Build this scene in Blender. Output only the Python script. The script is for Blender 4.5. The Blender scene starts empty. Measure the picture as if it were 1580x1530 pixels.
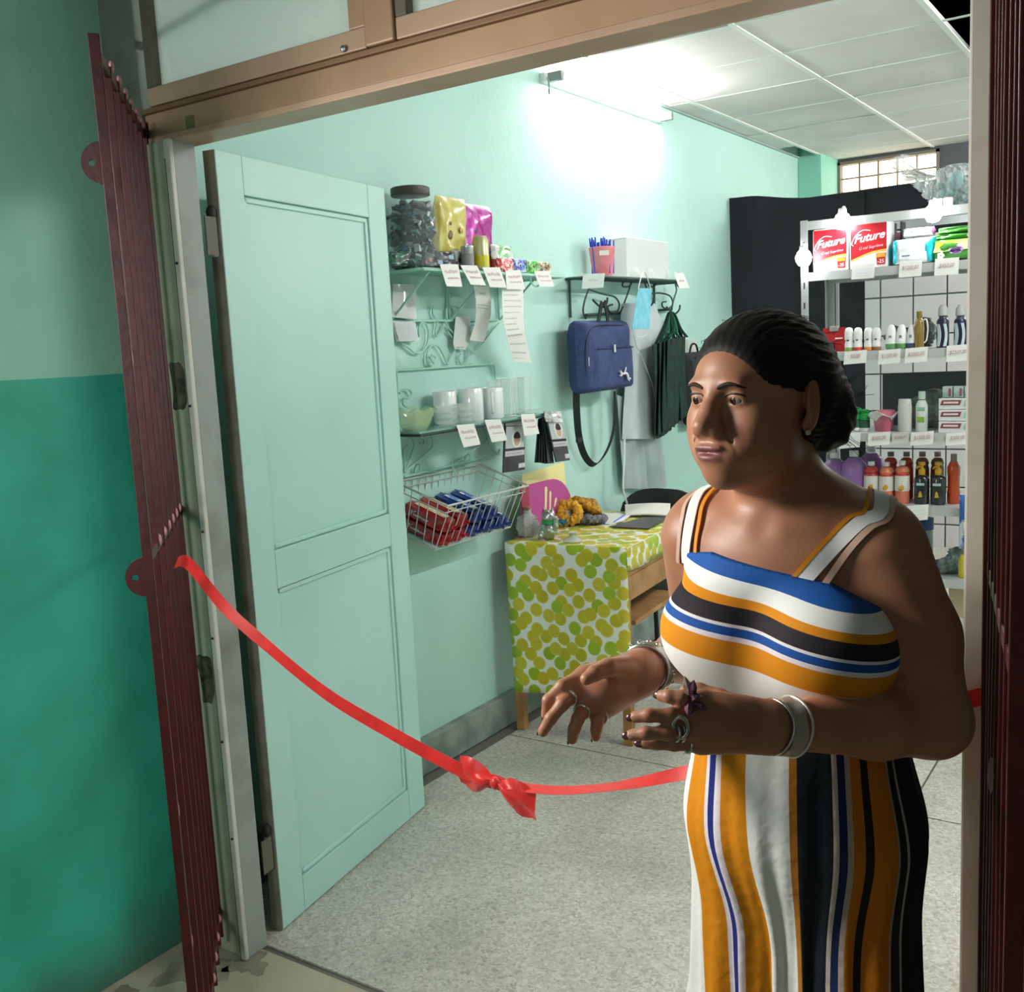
import bpy, bmesh, math, random
import numpy as np
from mathutils import Vector, Matrix, noise as mnoise

random.seed(7)
SC = bpy.context.scene
COL = SC.collection
PI = math.pi

# ------------------------------------------------------------------ camera
YAW, PITCH, ROLL = math.radians(34.04), math.radians(8.12), math.radians(-2.95)
FPX, CAMH = 1587.0, 1.6
_cy, _sy, _cp, _sp = math.cos(YAW), math.sin(YAW), math.cos(PITCH), math.sin(PITCH)
_f = Vector((-_sy*_cp, _cy*_cp, -_sp)); _r = Vector((_cy, _sy, 0)); _u = _r.cross(_f)
_c, _s = math.cos(ROLL), math.sin(ROLL)
_R, _U = _r*_c + _u*_s, _u*_c - _r*_s
cam = bpy.data.cameras.new('camera'); cam_o = bpy.data.objects.new('camera', cam); COL.objects.link(cam_o)
cam.sensor_fit = 'HORIZONTAL'; cam.sensor_width = 36.0; cam.lens = 36.0*FPX/1580.0
cam.clip_start = 0.05; cam.clip_end = 60
cam_o.matrix_world = Matrix(((_R.x, _U.x, -_f.x, 0), (_R.y, _U.y, -_f.y, 0), (_R.z, _U.z, -_f.z, CAMH), (0, 0, 0, 1)))
SC.camera = cam_o

# ------------------------------------------------------------------ light, exposure
SC.view_settings.view_transform = 'Standard'
SC.view_settings.look = 'None'
SC.view_settings.gamma = 1.0
SC.view_settings.use_curve_mapping = False
SC.view_settings.exposure = 0.0
SC.cycles.max_bounces = 7; SC.cycles.diffuse_bounces = 4; SC.cycles.glossy_bounces = 3; SC.cycles.transmission_bounces = 6; SC.cycles.caustics_reflective = False; SC.cycles.caustics_refractive = False
SC.cycles.transparent_max_bounces = 12; SC.cycles.adaptive_threshold = 0.02
world = bpy.data.worlds.new('world'); SC.world = world; world.use_nodes = True
_bg = world.node_tree.nodes['Background']
_bg.inputs['Color'].default_value = (0.95, 0.97, 1.0, 1)      # even daylight beyond the porch
_bg.inputs['Strength'].default_value = 0.2

def area_light(name, loc, target, size, power, color, size_y=None):
    l = bpy.data.lights.new(name, 'AREA'); l.energy = power; l.color = color; l.size = size
    if size_y: l.shape = 'RECTANGLE'; l.size_y = size_y
    o = bpy.data.objects.new(name, l); COL.objects.link(o); o.location = loc
    o.rotation_euler = (Vector(target)-Vector(loc)).to_track_quat('-Z', 'Y').to_euler()
    return o
# daylight reaching the porch from its open side
pl_ = area_light('porch_daylight', (-2.24, 0.55, 1.95), (-0.5, 1.3, 1.25), 0.55, 25, (1.0, 0.94, 0.88))
pl_.data.spread = math.radians(110)
pl2_ = area_light('side_wall_fill', (-0.35, -1.9, 2.0), (-2.33, 0.75, 1.25), 0.9, 8.5, (0.96, 1.0, 1.0))  # added fill light for the side wall, narrowed to miss the person
pl2_.data.spread = math.radians(58)

# ------------------------------------------------------------------ colour and materials
def lin(c):
    if isinstance(c, str):
        c = c.lstrip('#'); c = tuple(int(c[i:i+2], 16) for i in (0, 2, 4))
    out = []
    for v in c:
        v = v/255.0
        out.append(v/12.92 if v <= 0.04045 else ((v+0.055)/1.055)**2.4)
    return tuple(out)+(1.0,)

MATS = {}
def M(key, col='#808080', rough=0.5, metal=0.0, var=None, bump=None, trans=0.0, ior=1.45, alpha=1.0,
      emit=None, sss=0.0, coat=0.0, spec=0.5, sheen=0.0, coord='Object'):
    if key in MATS: return MATS[key]
    m = bpy.data.materials.new(key); MATS[key] = m; m.use_nodes = True
    nt = m.node_tree; b = nt.nodes['Principled BSDF']
    b.inputs['Base Color'].default_value = lin(col)
    b.inputs['Roughness'].default_value = rough; b.inputs['Metallic'].default_value = metal
    b.inputs['IOR'].default_value = ior; b.inputs['Specular IOR Level'].default_value = spec
    if trans: b.inputs['Transmission Weight'].default_value = trans
    if alpha < 1: b.inputs['Alpha'].default_value = alpha
    if sss:
        b.inputs['Subsurface Weight'].default_value = sss; b.inputs['Subsurface Radius'].default_value = (0.02, 0.008, 0.004)
        b.inputs['Subsurface Scale'].default_value = 0.5
    if coat: b.inputs['Coat Weight'].default_value = coat
    if sheen: b.inputs['Sheen Weight'].default_value = sheen
    if emit:
        b.inputs['Emission Color'].default_value = lin(emit[0]); b.inputs['Emission Strength'].default_value = emit[1]
    tc = None
    if var or bump:
        tc = nt.nodes.new('ShaderNodeTexCoord')
    if var:      # (colour 2, scale, lo, hi[, detail])
        n = nt.nodes.new('ShaderNodeTexNoise'); n.inputs['Scale'].default_value = var[1]
        n.inputs['Detail'].default_value = var[4] if len(var) > 4 else 4
        nt.links.new(tc.outputs[coord], n.inputs['Vector'])
        r = nt.nodes.new('ShaderNodeValToRGB'); r.color_ramp.elements[0].position = var[2]; r.color_ramp.elements[1].position = var[3]
        r.color_ramp.elements[0].color = lin(col); r.color_ramp.elements[1].color = lin(var[0])
        nt.links.new(n.outputs['Fac'], r.inputs['Fac']); nt.links.new(r.outputs['Color'], b.inputs['Base Color'])
    if bump:     # (scale, strength, distance)
        n = nt.nodes.new('ShaderNodeTexNoise'); n.inputs['Scale'].default_value = bump[0]; n.inputs['Detail'].default_value = 5
        nt.links.new(tc.outputs[coord], n.inputs['Vector'])
        bp = nt.nodes.new('ShaderNodeBump'); bp.inputs['Strength'].default_value = bump[1]
        bp.inputs['Distance'].default_value = bump[2] if len(bump) > 2 else 0.002
        nt.links.new(n.outputs['Fac'], bp.inputs['Height']); nt.links.new(bp.outputs['Normal'], b.inputs['Normal'])
    return m

def film(key, col, clear, rough=0.15):
    """thin clear plastic: part transparent, part glossy"""
    if key in MATS: return MATS[key]
    m = bpy.data.materials.new(key); MATS[key] = m; m.use_nodes = True
    nt = m.node_tree; b = nt.nodes['Principled BSDF']; out = nt.nodes['Material Output']
    b.inputs['Base Color'].default_value = lin(col); b.inputs['Roughness'].default_value = rough
    t = nt.nodes.new('ShaderNodeBsdfTransparent'); mx = nt.nodes.new('ShaderNodeMixShader'); mx.inputs['Fac'].default_value = clear
    nt.links.new(b.outputs[0], mx.inputs[1]); nt.links.new(t.outputs[0], mx.inputs[2]); nt.links.new(mx.outputs[0], out.inputs['Surface'])
    return m

def ramp_mat(key, attr, stops, rough=0.7, bump=None, wobble=None):
    """printed bands: a float attribute of the cloth picks the colour; stops = [(pos, colour)...]"""
    m = bpy.data.materials.new(key); MATS[key] = m; m.use_nodes = True
    nt = m.node_tree; b = nt.nodes['Principled BSDF']; b.inputs['Roughness'].default_value = rough
    b.inputs['Specular IOR Level'].default_value = 0.25
    a = nt.nodes.new('ShaderNodeAttribute'); a.attribute_name = attr
    r = nt.nodes.new('ShaderNodeValToRGB'); r.color_ramp.interpolation = 'CONSTANT'
    el = r.color_ramp.elements
    while len(el) > 1: el.remove(el[-1])
    el[0].position = stops[0][0]; el[0].color = lin(stops[0][1])
    for p, c in stops[1:]:
        e = el.new(p); e.color = lin(c)
    nt.links.new(a.outputs['Fac'], r.inputs['Fac']); nt.links.new(r.outputs['Color'], b.inputs['Base Color'])
    if bump:
        tc = nt.nodes.new('ShaderNodeTexCoord'); n = nt.nodes.new('ShaderNodeTexNoise'); n.inputs['Scale'].default_value = bump[0]
        nt.links.new(tc.outputs['Object'], n.inputs['Vector'])
        bp = nt.nodes.new('ShaderNodeBump'); bp.inputs['Strength'].default_value = bump[1]; bp.inputs['Distance'].default_value = bump[2]
        nt.links.new(n.outputs['Fac'], bp.inputs['Height']); nt.links.new(bp.outputs['Normal'], b.inputs['Normal'])
    return m

# ------------------------------------------------------------------ objects
def tag(o, label=None, cat=None, group=None, kind=None):
    if label: o['label'] = label
    if cat: o['category'] = cat
    if group: o['group'] = group
    if kind: o['kind'] = kind
    return o

def thing(name, label, cat, loc=(0, 0, 0), rz=0.0, group=None, rot=None, kind=None):
    o = bpy.data.objects.new(name, None); COL.objects.link(o); o.empty_display_size = 0.05
    o.location = loc; o.rotation_euler = rot if rot else (0, 0, rz)
    return tag(o, label, cat, group, kind)

def copy_tree(o, parent=None, **kw):
    c = o.copy(); COL.objects.link(c)
    if parent: c.parent = parent
    for ch in list(o.children): copy_tree(ch, c)
    if 'loc' in kw: c.location = kw['loc']
    if 'rz' in kw: c.rotation_euler = (0, 0, kw['rz'])
    tag(c, kw.get('label'), kw.get('cat'), kw.get('group'))
    return c

class MB:
    """collects shapes into one mesh"""
    def __init__(s): s.v = []; s.f = []; s.mi = []; s.sm = []
    def add(s, vs, fs, smooth=False, mi=0):
        n = len(s.v); s.v += [tuple(v) for v in vs]
        s.f += [tuple(i+n for i in f) for f in fs]; s.mi += [mi]*len(fs); s.sm += [smooth]*len(fs)
        return s
    def box(s, c, d, rz=0.0, m=None, mi=0):
        hx, hy, hz = d[0]/2, d[1]/2, d[2]/2
        p = [Vector((x*hx, y*hy, z*hz)) for z in (-1, 1) for y in (-1, 1) for x in (-1, 1)]
        R = Matrix.Rotation(rz, 3, 'Z') if m is None else m
        p = [R@q+Vector(c) for q in p]
        return s.add(p, [(0, 2, 3, 1), (4, 5, 7, 6), (0, 1, 5, 4), (2, 6, 7, 3), (0, 4, 6, 2), (1, 3, 7, 5)], mi=mi)
    def span(s, a, b, mi=0):
        return s.box([(a[i]+b[i])/2 for i in range(3)], [abs(b[i]-a[i]) for i in range(3)], mi=mi)
    def hexa(s, p, mi=0):
        return s.add(p, [(0, 2, 3, 1), (4, 5, 7, 6), (0, 1, 5, 4), (2, 6, 7, 3), (0, 4, 6, 2), (1, 3, 7, 5)], mi=mi)
    def lathe(s, prof, n=20, c=(0, 0, 0), m=None, sx=1.0, sy=1.0, smooth=True, mi=0, cap=True):
        vs = []; fs = []
        for r, z in prof:
            for k in range(n):
                a = 2*PI*k/n; q = Vector((r*math.cos(a)*sx, r*math.sin(a)*sy, z))
                if m is not None: q = m@q
                vs.append(q+Vector(c))
        for i in range(len(prof)-1):
            for k in range(n):
                a, b = i*n+k, i*n+(k+1) % n
                fs.append((a, b, b+n, a+n))
        if cap:
            fs.append(tuple(range(n-1, -1, -1))); fs.append(tuple((len(prof)-1)*n+k for k in range(n)))
        return s.add(vs, fs, smooth, mi)
    def cyl(s, p0, p1, r0, r1=None, n=10, smooth=True, mi=0):
        return s.tube([p0, p1], [r0, r0 if r1 is None else r1], n, smooth=smooth, mi=mi)
    def tube(s, pts, r, n=8, closed=False, smooth=True, mi=0, flat=None):
        """round tube along points; flat=(w,t): flat bar section with width direction kept by transport"""
        pts = [Vector(p) for p in pts]; N = len(pts)
        rs = r if isinstance(r, (list, tuple)) else [r]*N
        tan = []
        for i in range(N):
            a = pts[(i-1) % N] if (closed or i > 0) else pts[0]
            b = pts[(i+1) % N] if (closed or i < N-1) else pts[-1]
            t = (b-a); tan.append(t.normalized() if t.length > 1e-9 else Vector((0, 0, 1)))
        up = Vector((0, 0, 1)) if abs(tan[0].z) < 0.9 else Vector((1, 0, 0))
        nrm = (up-tan[0]*up.dot(tan[0])).normalized()
        vs = []
        for i in range(N):
            nrm = (nrm-tan[i]*nrm.dot(tan[i]))
            nrm = nrm.normalized() if nrm.length > 1e-6 else tan[i].orthogonal().normalized()
            bn = tan[i].cross(nrm)
            for k in range(n):
                a = 2*PI*k/n
                if flat:
                    kx = (1, -1, -1, 1)[k]; ky = (1, 1, -1, -1)[k]
                    vs.append(pts[i]+nrm*(kx*flat[0]/2)+bn*(ky*flat[1]/2))
                else:
                    vs.append(pts[i]+(nrm*math.cos(a)+bn*math.sin(a))*rs[i])
        fs = []
        for i in range(N if closed else N-1):
            for k in range(n):
                a, b = i*n+k, i*n+(k+1) % n; j = (i+1) % N
                fs.append((a, b, j*n+(k+1) % n, j*n+k))
        if not closed:
            fs.append(tuple(range(n-1, -1, -1))); fs.append(tuple((N-1)*n+k for k in range(n)))
        return s.add(vs, fs, smooth and not flat, mi)
    def sphere(s, c, r, n=14, m=8, sc=(1, 1, 1), rot=None, mi=0):
        vs = [Vector((0, 0, -1))]; fs = []
        for i in range(1, m):
            t = -PI/2+PI*i/m
            for k in range(n):
                a = 2*PI*k/n; vs.append(Vector((math.cos(t)*math.cos(a), math.cos(t)*math.sin(a), math.sin(t))))
        vs.append(Vector((0, 0, 1)))
        for k in range(n): fs.append((0, 1+(k+1) % n, 1+k))
        for i in range(m-2):
            for k in range(n):
                a = 1+i*n+k; b = 1+i*n+(k+1) % n; fs.append((a, b, b+n, a+n))
        L = len(vs)-1
        for k in range(n): fs.append((L, 1+(m-2)*n+k, 1+(m-2)*n+(k+1) % n))
        out = []
        for v in vs:
            q = Vector((v.x*r*sc[0], v.y*r*sc[1], v.z*r*sc[2]))
            if rot is not None: q = rot@q
            out.append(q+Vector(c))
        return s.add(out, fs, True, mi)
    def prism(s, poly, t, o=(0, 0, 0), u=(1, 0, 0), v=(0, 0, 1), mi=0, smooth=False):
        """extruded outline: poly in the u,v plane, thickness t along u x v, centred"""
        u = Vector(u); v = Vector(v); w = u.cross(v).normalized(); o = Vector(o); n = len(poly)
        vs = [o+u*a+v*b-w*t/2 for a, b in poly]+[o+u*a+v*b+w*t/2 for a, b in poly]
        fs = [tuple(range(n-1, -1, -1)), tuple(range(n, 2*n))]+[(i, (i+1) % n, (i+1) % n+n, i+n) for i in range(n)]
        return s.add(vs, fs, smooth, mi)
    def grid(s, P, closed_u=False, smooth=True, mi=0):
        """P[i][j] points -> quads"""
        nu, nv = len(P), len(P[0]); vs = [p for row in P for p in row]; fs = []
        for i in range(nu if closed_u else nu-1):
            for j in range(nv-1):
                a, b = i*nv+j, ((i+1) % nu)*nv+j
                fs.append((a, b, b+1, a+1))
        return s.add(vs, fs, smooth, mi)
    def sheet(s, P, t, smooth=True, mi=0):
        """a thin curved sheet with thickness t"""
        nu, nv = len(P), len(P[0]); P = [[Vector(p) for p in row] for row in P]; T = []; B = []
        for i in range(nu):
            for j in range(nv):
                du = P[min(i+1, nu-1)][j]-P[max(i-1, 0)][j]; dv = P[i][min(j+1, nv-1)]-P[i][max(j-1, 0)]
                w = du.cross(dv); w = w.normalized() if w.length > 1e-12 else Vector((0, 0, 1))
                T.append(P[i][j]+w*t/2); B.append(P[i][j]-w*t/2)
        n = nu*nv; fs = []
        for i in range(nu-1):
            for j in range(nv-1):
                a, b = i*nv+j, (i+1)*nv+j
                fs += [(a, b, b+1, a+1), (n+a, n+a+1, n+b+1, n+b)]
        for i in range(nu-1):
            a, b = i*nv, (i+1)*nv; fs.append((a, n+a, n+b, b))
            a, b = i*nv+nv-1, (i+1)*nv+nv-1; fs.append((a, b, n+b, n+a))
        for j in range(nv-1):
            fs.append((j, j+1, n+j+1, n+j)); a = (nu-1)*nv+j; fs.append((a, n+a, n+a+1, a+1))
        return s.add(T+B, fs, smooth, mi)
    def xf(s, m):
        s.v = [tuple(m@Vector(v)) for v in s.v]; return s
    def mesh(s, name='mesh', mats=()):
        me = bpy.data.meshes.new(name); me.from_pydata(s.v, [], s.f); me.update()
        me.polygons.foreach_set('material_index', s.mi); me.polygons.foreach_set('use_smooth', s.sm)
        for m in mats: me.materials.append(m)
        if any(s.sm): me.set_sharp_from_angle(angle=math.radians(48))
        return me
    def build(s, name, mat, parent=None, world=False, bevel=0.0, label=None, kind=None, loc=None, seg=2):
        mats = mat if isinstance(mat, (list, tuple)) else [mat]
        if world and parent is not None:
            par = parent
            mw = Matrix.Identity(4)
            while par is not None:
                mw = Matrix.LocRotScale(par.location, par.rotation_euler, par.scale)@mw; par = par.parent
            s.xf(mw.inverted())
        o = bpy.data.objects.new(name, s.mesh(name, mats)); COL.objects.link(o)
        if parent is not None: o.parent = parent
        if loc is not None: o.location = loc
        if bevel:
            b = o.modifiers.new('bevel', 'BEVEL'); b.width = bevel; b.segments = seg; b.limit_method = 'ANGLE'; b.angle_limit = 0.7
            b.harden_normals = False
        if label: o['label'] = label
        if kind: o['kind'] = kind
        return o

def struct(o): o['kind'] = 'structure'; return o

def catmull(pts, n=6, closed=False):
    pts = [Vector(p) for p in pts]; N = len(pts); out = []
    for i in range(N if closed else N-1):
        if closed: a, b, c, d = pts[(i-1) % N], pts[i], pts[(i+1) % N], pts[(i+2) % N]
        else: a, b, c, d = pts[max(i-1, 0)], pts[i], pts[i+1], pts[min(i+2, N-1)]
        for k in range(n):
            t = k/n
            out.append(0.5*((2*b)+(c-a)*t+(2*a-5*b+4*c-d)*t*t+(3*b-a-3*c+d)*t**3))
    if not closed: out.append(pts[-1])
    return out

def frame(o, u, v):
    """matrix with x=u, y=v, z=u x v at o"""
    u = Vector(u).normalized(); v = Vector(v); w = u.cross(v).normalized(); v = w.cross(u)
    return Matrix(((u.x, v.x, w.x, o[0]), (u.y, v.y, w.y, o[1]), (u.z, v.z, w.z, o[2]), (0, 0, 0, 1)))

_txt = {}
def text(name, body, size, mat, parent, mtx, shear=0.0, width=1.0, bold=0.0, depth=0.0004, label=None):
    """flat lettering as a mesh; mtx places its centre, x = reading direction, y = up"""
    key = (body, size, shear, width, bold, depth)
    if key not in _txt:
        cu = bpy.data.curves.new('t', 'FONT'); cu.body = body; cu.size = size; cu.align_x = 'CENTER'; cu.align_y = 'CENTER'
        cu.extrude = depth; cu.shear = shear; cu.offset = bold; cu.resolution_u = 3
        to = bpy.data.objects.new('t', cu); COL.objects.link(to)
        dg = bpy.context.evaluated_depsgraph_get()
        me = bpy.data.meshes.new_from_object(to.evaluated_get(dg)); me.name = 'lettering'
        bpy.data.objects.remove(to); bpy.data.curves.remove(cu)
        if width != 1.0:
            for v in me.vertices: v.co.x *= width
        _txt[key] = me
    me = _txt[key].copy(); me.materials.clear(); me.materials.append(mat)
    o = bpy.data.objects.new(name, me); COL.objects.link(o)
    if parent is not None: o.parent = parent
    o.matrix_local = mtx
    if label: o['label'] = label
    return o

# ------------------------------------------------------------------ smooth solids (signed distance field -> surface nets)
class SDF:
    def __init__(s, lo, hi, h):
        s.lo = np.array(lo, np.float32); s.h = h
        s.n = (np.ceil((np.array(hi)-np.array(lo))/h).astype(int)+1)
        s.F = np.full(s.n, 1.0, np.float32)
        s.ax = [s.lo[i]+h*np.arange(s.n[i], dtype=np.float32) for i in range(3)]
    def region(s, c0, c1):
        i0 = np.clip(np.floor((np.array(c0)-s.lo)/s.h).astype(int), 0, s.n); i1 = np.clip(np.ceil((np.array(c1)-s.lo)/s.h).astype(int)+1, 0, s.n)
        sl = tuple(slice(a, b) for a, b in zip(i0, i1))
        X, Y, Z = np.meshgrid(s.ax[0][sl[0]], s.ax[1][sl[1]], s.ax[2][sl[2]], indexing='ij', sparse=True)
        return sl, X, Y, Z
    def comb(s, sl, d, k, op):
        a = s.F[sl]
        if a.size == 0: return
        if op == 'add':
            if k <= 0: s.F[sl] = np.minimum(a, d)
            else:
                h = np.maximum(k-np.abs(a-d), 0)/k; s.F[sl] = np.minimum(a, d)-h*h*k*0.25
        else:
            b = -d
            if k <= 0: s.F[sl] = np.maximum(a, b)
            else:
                h = np.maximum(k-np.abs(a-b), 0)/k; s.F[sl] = np.maximum(a, b)+h*h*k*0.25
    def ell(s, c, r, k=0.02, op='add', rot=None):
        c = np.array(c, float); r = np.array(r, float); m = max(r)+k+0.02
        sl, X, Y, Z = s.region(c-m, c+m)
        x, y, z = X-c[0], Y-c[1], Z-c[2]
        if rot is not None:
            R = np.array(rot)                      # rows: local axes
            x, y, z = R[0, 0]*x+R[0, 1]*y+R[0, 2]*z, R[1, 0]*x+R[1, 1]*y+R[1, 2]*z, R[2, 0]*x+R[2, 1]*y+R[2, 2]*z
        k0 = np.sqrt((x/r[0])**2+(y/r[1])**2+(z/r[2])**2); k1 = np.sqrt((x/r[0]**2)**2+(y/r[1]**2)**2+(z/r[2]**2)**2)
        d = np.where(k1 > 1e-6, k0*(k0-1)/np.maximum(k1, 1e-6), -min(r))
        s.comb(sl, d.astype(np.float32), k, op); return s
    def cone(s, a, b, ra, rb, k=0.02, op='add', sq=None):
        """round cone (capsule with two radii)"""
        a = np.array(a, float); b = np.array(b, float); m = max(ra, rb)+k+0.02
        sl, X, Y, Z = s.region(np.minimum(a, b)-m, np.maximum(a, b)+m)
        ba = b-a; L2 = float(ba@ba)+1e-12
        px, py, pz = X-a[0], Y-a[1], Z-a[2]
        t = np.clip((px*ba[0]+py*ba[1]+pz*ba[2])/L2, 0, 1)
        d = np.sqrt((px-t*ba[0])**2+(py-t*ba[1])**2+(pz-t*ba[2])**2)-(ra+(rb-ra)*t)
        s.comb(sl, d.astype(np.float32), k, op); return s
    def chain(s, pts, rs, k=0.01, join=0.004):
        for i in range(len(pts)-1): s.cone(pts[i], pts[i+1], rs[i], rs[i+1], k if i == 0 else join)
        return s
    def half(s, p, n, k=0.0):
        """keep the side of the plane that n points away from"""
        X, Y, Z = np.meshgrid(*s.ax, indexing='ij', sparse=True)
        d = ((X-p[0])*n[0]+(Y-p[1])*n[1]+(Z-p[2])*n[2]).astype(np.float32)
        s.comb((slice(None),)*3, np.broadcast_to(-d, s.F.shape), k, 'sub'); return s
    def at(s, P):
        P = np.clip((np.atleast_2d(P)-s.lo)/s.h, 0, s.n-1.001); i = np.clip(np.floor(P).astype(int), 0, s.n-2); f = P-i; o = 0
        for dx in (0, 1):
            for dy in (0, 1):
                for dz in (0, 1):
                    w = (f[:, 0] if dx else 1-f[:, 0])*(f[:, 1] if dy else 1-f[:, 1])*(f[:, 2] if dz else 1-f[:, 2])
                    o = o+w*s.F[i[:, 0]+dx, i[:, 1]+dy, i[:, 2]+dz]
        return o
    def hit(s, p, d, off=0.0, far=0.6):
        """march from p along d to the surface"""
        p = np.array(p, float); d = np.array(d, float); d /= np.linalg.norm(d); t = 0.0
        while t < far:
            v = float(s.at(p+d*t)[0])-off
            if v < 0.0004: return p+d*t
            t += min(max(v*0.6, 0.0006), 0.004)
        return None
    def mesh(s):
        F = s.F; neg = F < 0
        c = np.zeros(tuple(k-1 for k in F.shape), np.int8)
        for dx in (0, 1):
            for dy in (0, 1):
                for dz in (0, 1):
                    c += neg[dx:F.shape[0]-1+dx, dy:F.shape[1]-1+dy, dz:F.shape[2]-1+dz]
        act = (c > 0) & (c < 8); idx = np.argwhere(act); N = len(idx)
        ids = np.full(act.shape, -1, np.int32); ids[act] = np.arange(N, dtype=np.int32)
        cor = np.stack([F[idx[:, 0]+dx, idx[:, 1]+dy, idx[:, 2]+dz] for dx in (0, 1) for dy in (0, 1) for dz in (0, 1)], 1)
        off = np.array([(dx, dy, dz) for dx in (0, 1) for dy in (0, 1) for dz in (0, 1)], np.float32)
        acc = np.zeros((N, 3), np.float32); cnt = np.zeros((N, 1), np.float32)
        for a in range(8):
            for b in range(a+1, 8):
                if np.abs(off[a]-off[b]).sum() != 1: continue
                va, vb = cor[:, a], cor[:, b]; cr = (va < 0) != (vb < 0)
                t = np.where(cr, va/np.where(cr, va-vb, 1), 0)[:, None]
                acc += np.where(cr[:, None], off[a]+(off[b]-off[a])*t, 0); cnt += cr[:, None]
        V = (idx+acc/np.maximum(cnt, 1))*s.h+s.lo
        quads = []
        for ax in range(3):
            o1, o2 = [(1, 2), (2, 0), (0, 1)][ax]
            sa = [slice(None)]*3; sb = [slice(None)]*3; sa[ax] = slice(0, -1); sb[ax] = slice(1, None)
            A, B = neg[tuple(sa)], neg[tuple(sb)]; e = np.argwhere(A != B)
            if len(e) == 0: continue
            lim = np.array(ids.shape); ok = (e[:, o1] > 0) & (e[:, o2] > 0) & (e[:, o1] < lim[o1]) & (e[:, o2] < lim[o2]) & (e[:, ax] < lim[ax])
            e = e[ok]; inside = A[e[:, 0], e[:, 1], e[:, 2]]
            def g(d1, d2):
                q = e.copy(); q[:, o1] -= d1; q[:, o2] -= d2; return ids[q[:, 0], q[:, 1], q[:, 2]]
            q = np.stack([g(0, 0), g(1, 0), g(1, 1), g(0, 1)], 1)
            q[~inside] = q[~inside][:, ::-1]
            quads.append(q[(q >= 0).all(1)])
        return V.astype(np.float32), np.concatenate(quads)
    def build(s, name, mat, parent=None, attr=None, label=None, warp=None):
        V, Q = s.mesh()
        if warp is not None: V = warp(V)
        if parent is not None:
            mw = Matrix.LocRotScale(parent.location, parent.rotation_euler, parent.scale).inverted()
            A = np.array(mw); VL = V@A[:3, :3].T+A[:3, 3]
        else: VL = V
        me = bpy.data.meshes.new(name); me.vertices.add(len(VL)); me.vertices.foreach_set('co', VL.astype(np.float32).ravel())
        me.loops.add(len(Q)*4); me.loops.foreach_set('vertex_index', Q.astype(np.int32).ravel())
        me.polygons.add(len(Q)); me.polygons.foreach_set('loop_start', np.arange(0, len(Q)*4, 4, dtype=np.int32))
        me.polygons.foreach_set('use_smooth', np.ones(len(Q), bool))
        me.update(calc_edges=True); me.validate()
        for m in (mat if isinstance(mat, (list, tuple)) else [mat]): me.materials.append(m)
        for k, fn in (attr or {}).items():
            val = fn(V); a = me.attributes.new(k, 'FLOAT', 'POINT'); a.data.foreach_set('value', np.asarray(val, np.float32))
        o = bpy.data.objects.new(name, me); COL.objects.link(o)
        if parent is not None: o.parent = parent
        if label: o['label'] = label
        return o
# ================================================================== materials of the place
mint = M('mint_plaster', '#b8dfd6', 0.6, var=('#b0d8ce', 1.6, 0.35, 0.7), bump=(55, 0.25, 0.004))
mint_door = M('mint_door_paint', '#b6ded5', 0.42, var=('#afd8ce', 2.5, 0.35, 0.7), bump=(30, 0.08, 0.002))
mint_iron = M('mint_iron', '#a3d3c4', 0.45)
pillar_m = M('pillar_paint', '#8fd0ba', 0.6)
dark_void = M('dark_void', '#1c2a28', 0.9)
ceil_m = M('ceiling_board', '#e4dfdc', 0.75, var=('#dad5d1', 3.0, 0.4, 0.7), bump=(220, 0.15, 0.001))
tbar_m = M('ceiling_bar', '#eef0ec', 0.5)
tan_metal = M('tan_anodised', '#c4a184', 0.36, 0.1, var=('#b59274', 3, 0.4, 0.65))
tan_metal2 = M('tan_anodised_pale', '#ccab92', 0.4, 0.1, var=('#bd9c82', 4, 0.4, 0.65))
jamb_m = M('jamb_paint', '#a8aa92', 0.55, var=('#7d7a5e', 7, 0.5, 0.8), bump=(40, 0.2, 0.002))
jamb_w = M('jamb_pale_edge', '#cfcfc4', 0.5, var=('#b9b6a8', 9, 0.5, 0.75))
jamb_in = M('jamb_inner_grey', '#9aa09a', 0.5, var=('#7c7d72', 6, 0.5, 0.8))
white_m = M('white_paint', '#c4c0b4', 0.5, var=('#b0ab9c', 8, 0.5, 0.75))
edge_m = M('door_edge_bare', '#8b8b80', 0.6, var=('#6c685c', 9, 0.45, 0.75))
rust_dark = M('grease_dark', '#2a2622', 0.7)
steel_m = M('steel', '#b9bcbb', 0.35, 0.9)
def frosted():
    m = M('frosted_pane', '#dfece6', 0.3, bump=(95, 0.8, 0.004)); nt = m.node_tree; b = nt.nodes['Principled BSDF']; out = nt.nodes['Material Output']
    t = nt.nodes.new('ShaderNodeBsdfTranslucent'); t.inputs['Color'].default_value = lin('#eef6f2'); mx = nt.nodes.new('ShaderNodeMixShader'); mx.inputs['Fac'].default_value = 0.62
    nt.links.new(b.inputs['Normal'].links[0].from_socket, t.inputs['Normal'])
    t2 = nt.nodes.new('ShaderNodeBsdfTransparent'); m2 = nt.nodes.new('ShaderNodeMixShader'); m2.inputs['Fac'].default_value = 0.10
    nt.links.new(b.outputs[0], mx.inputs[1]); nt.links.new(t.outputs[0], mx.inputs[2]); nt.links.new(mx.outputs[0], m2.inputs[1]); nt.links.new(t2.outputs[0], m2.inputs[2]); nt.links.new(m2.outputs[0], out.inputs['Surface'])
    return m
frost = frosted()

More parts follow.
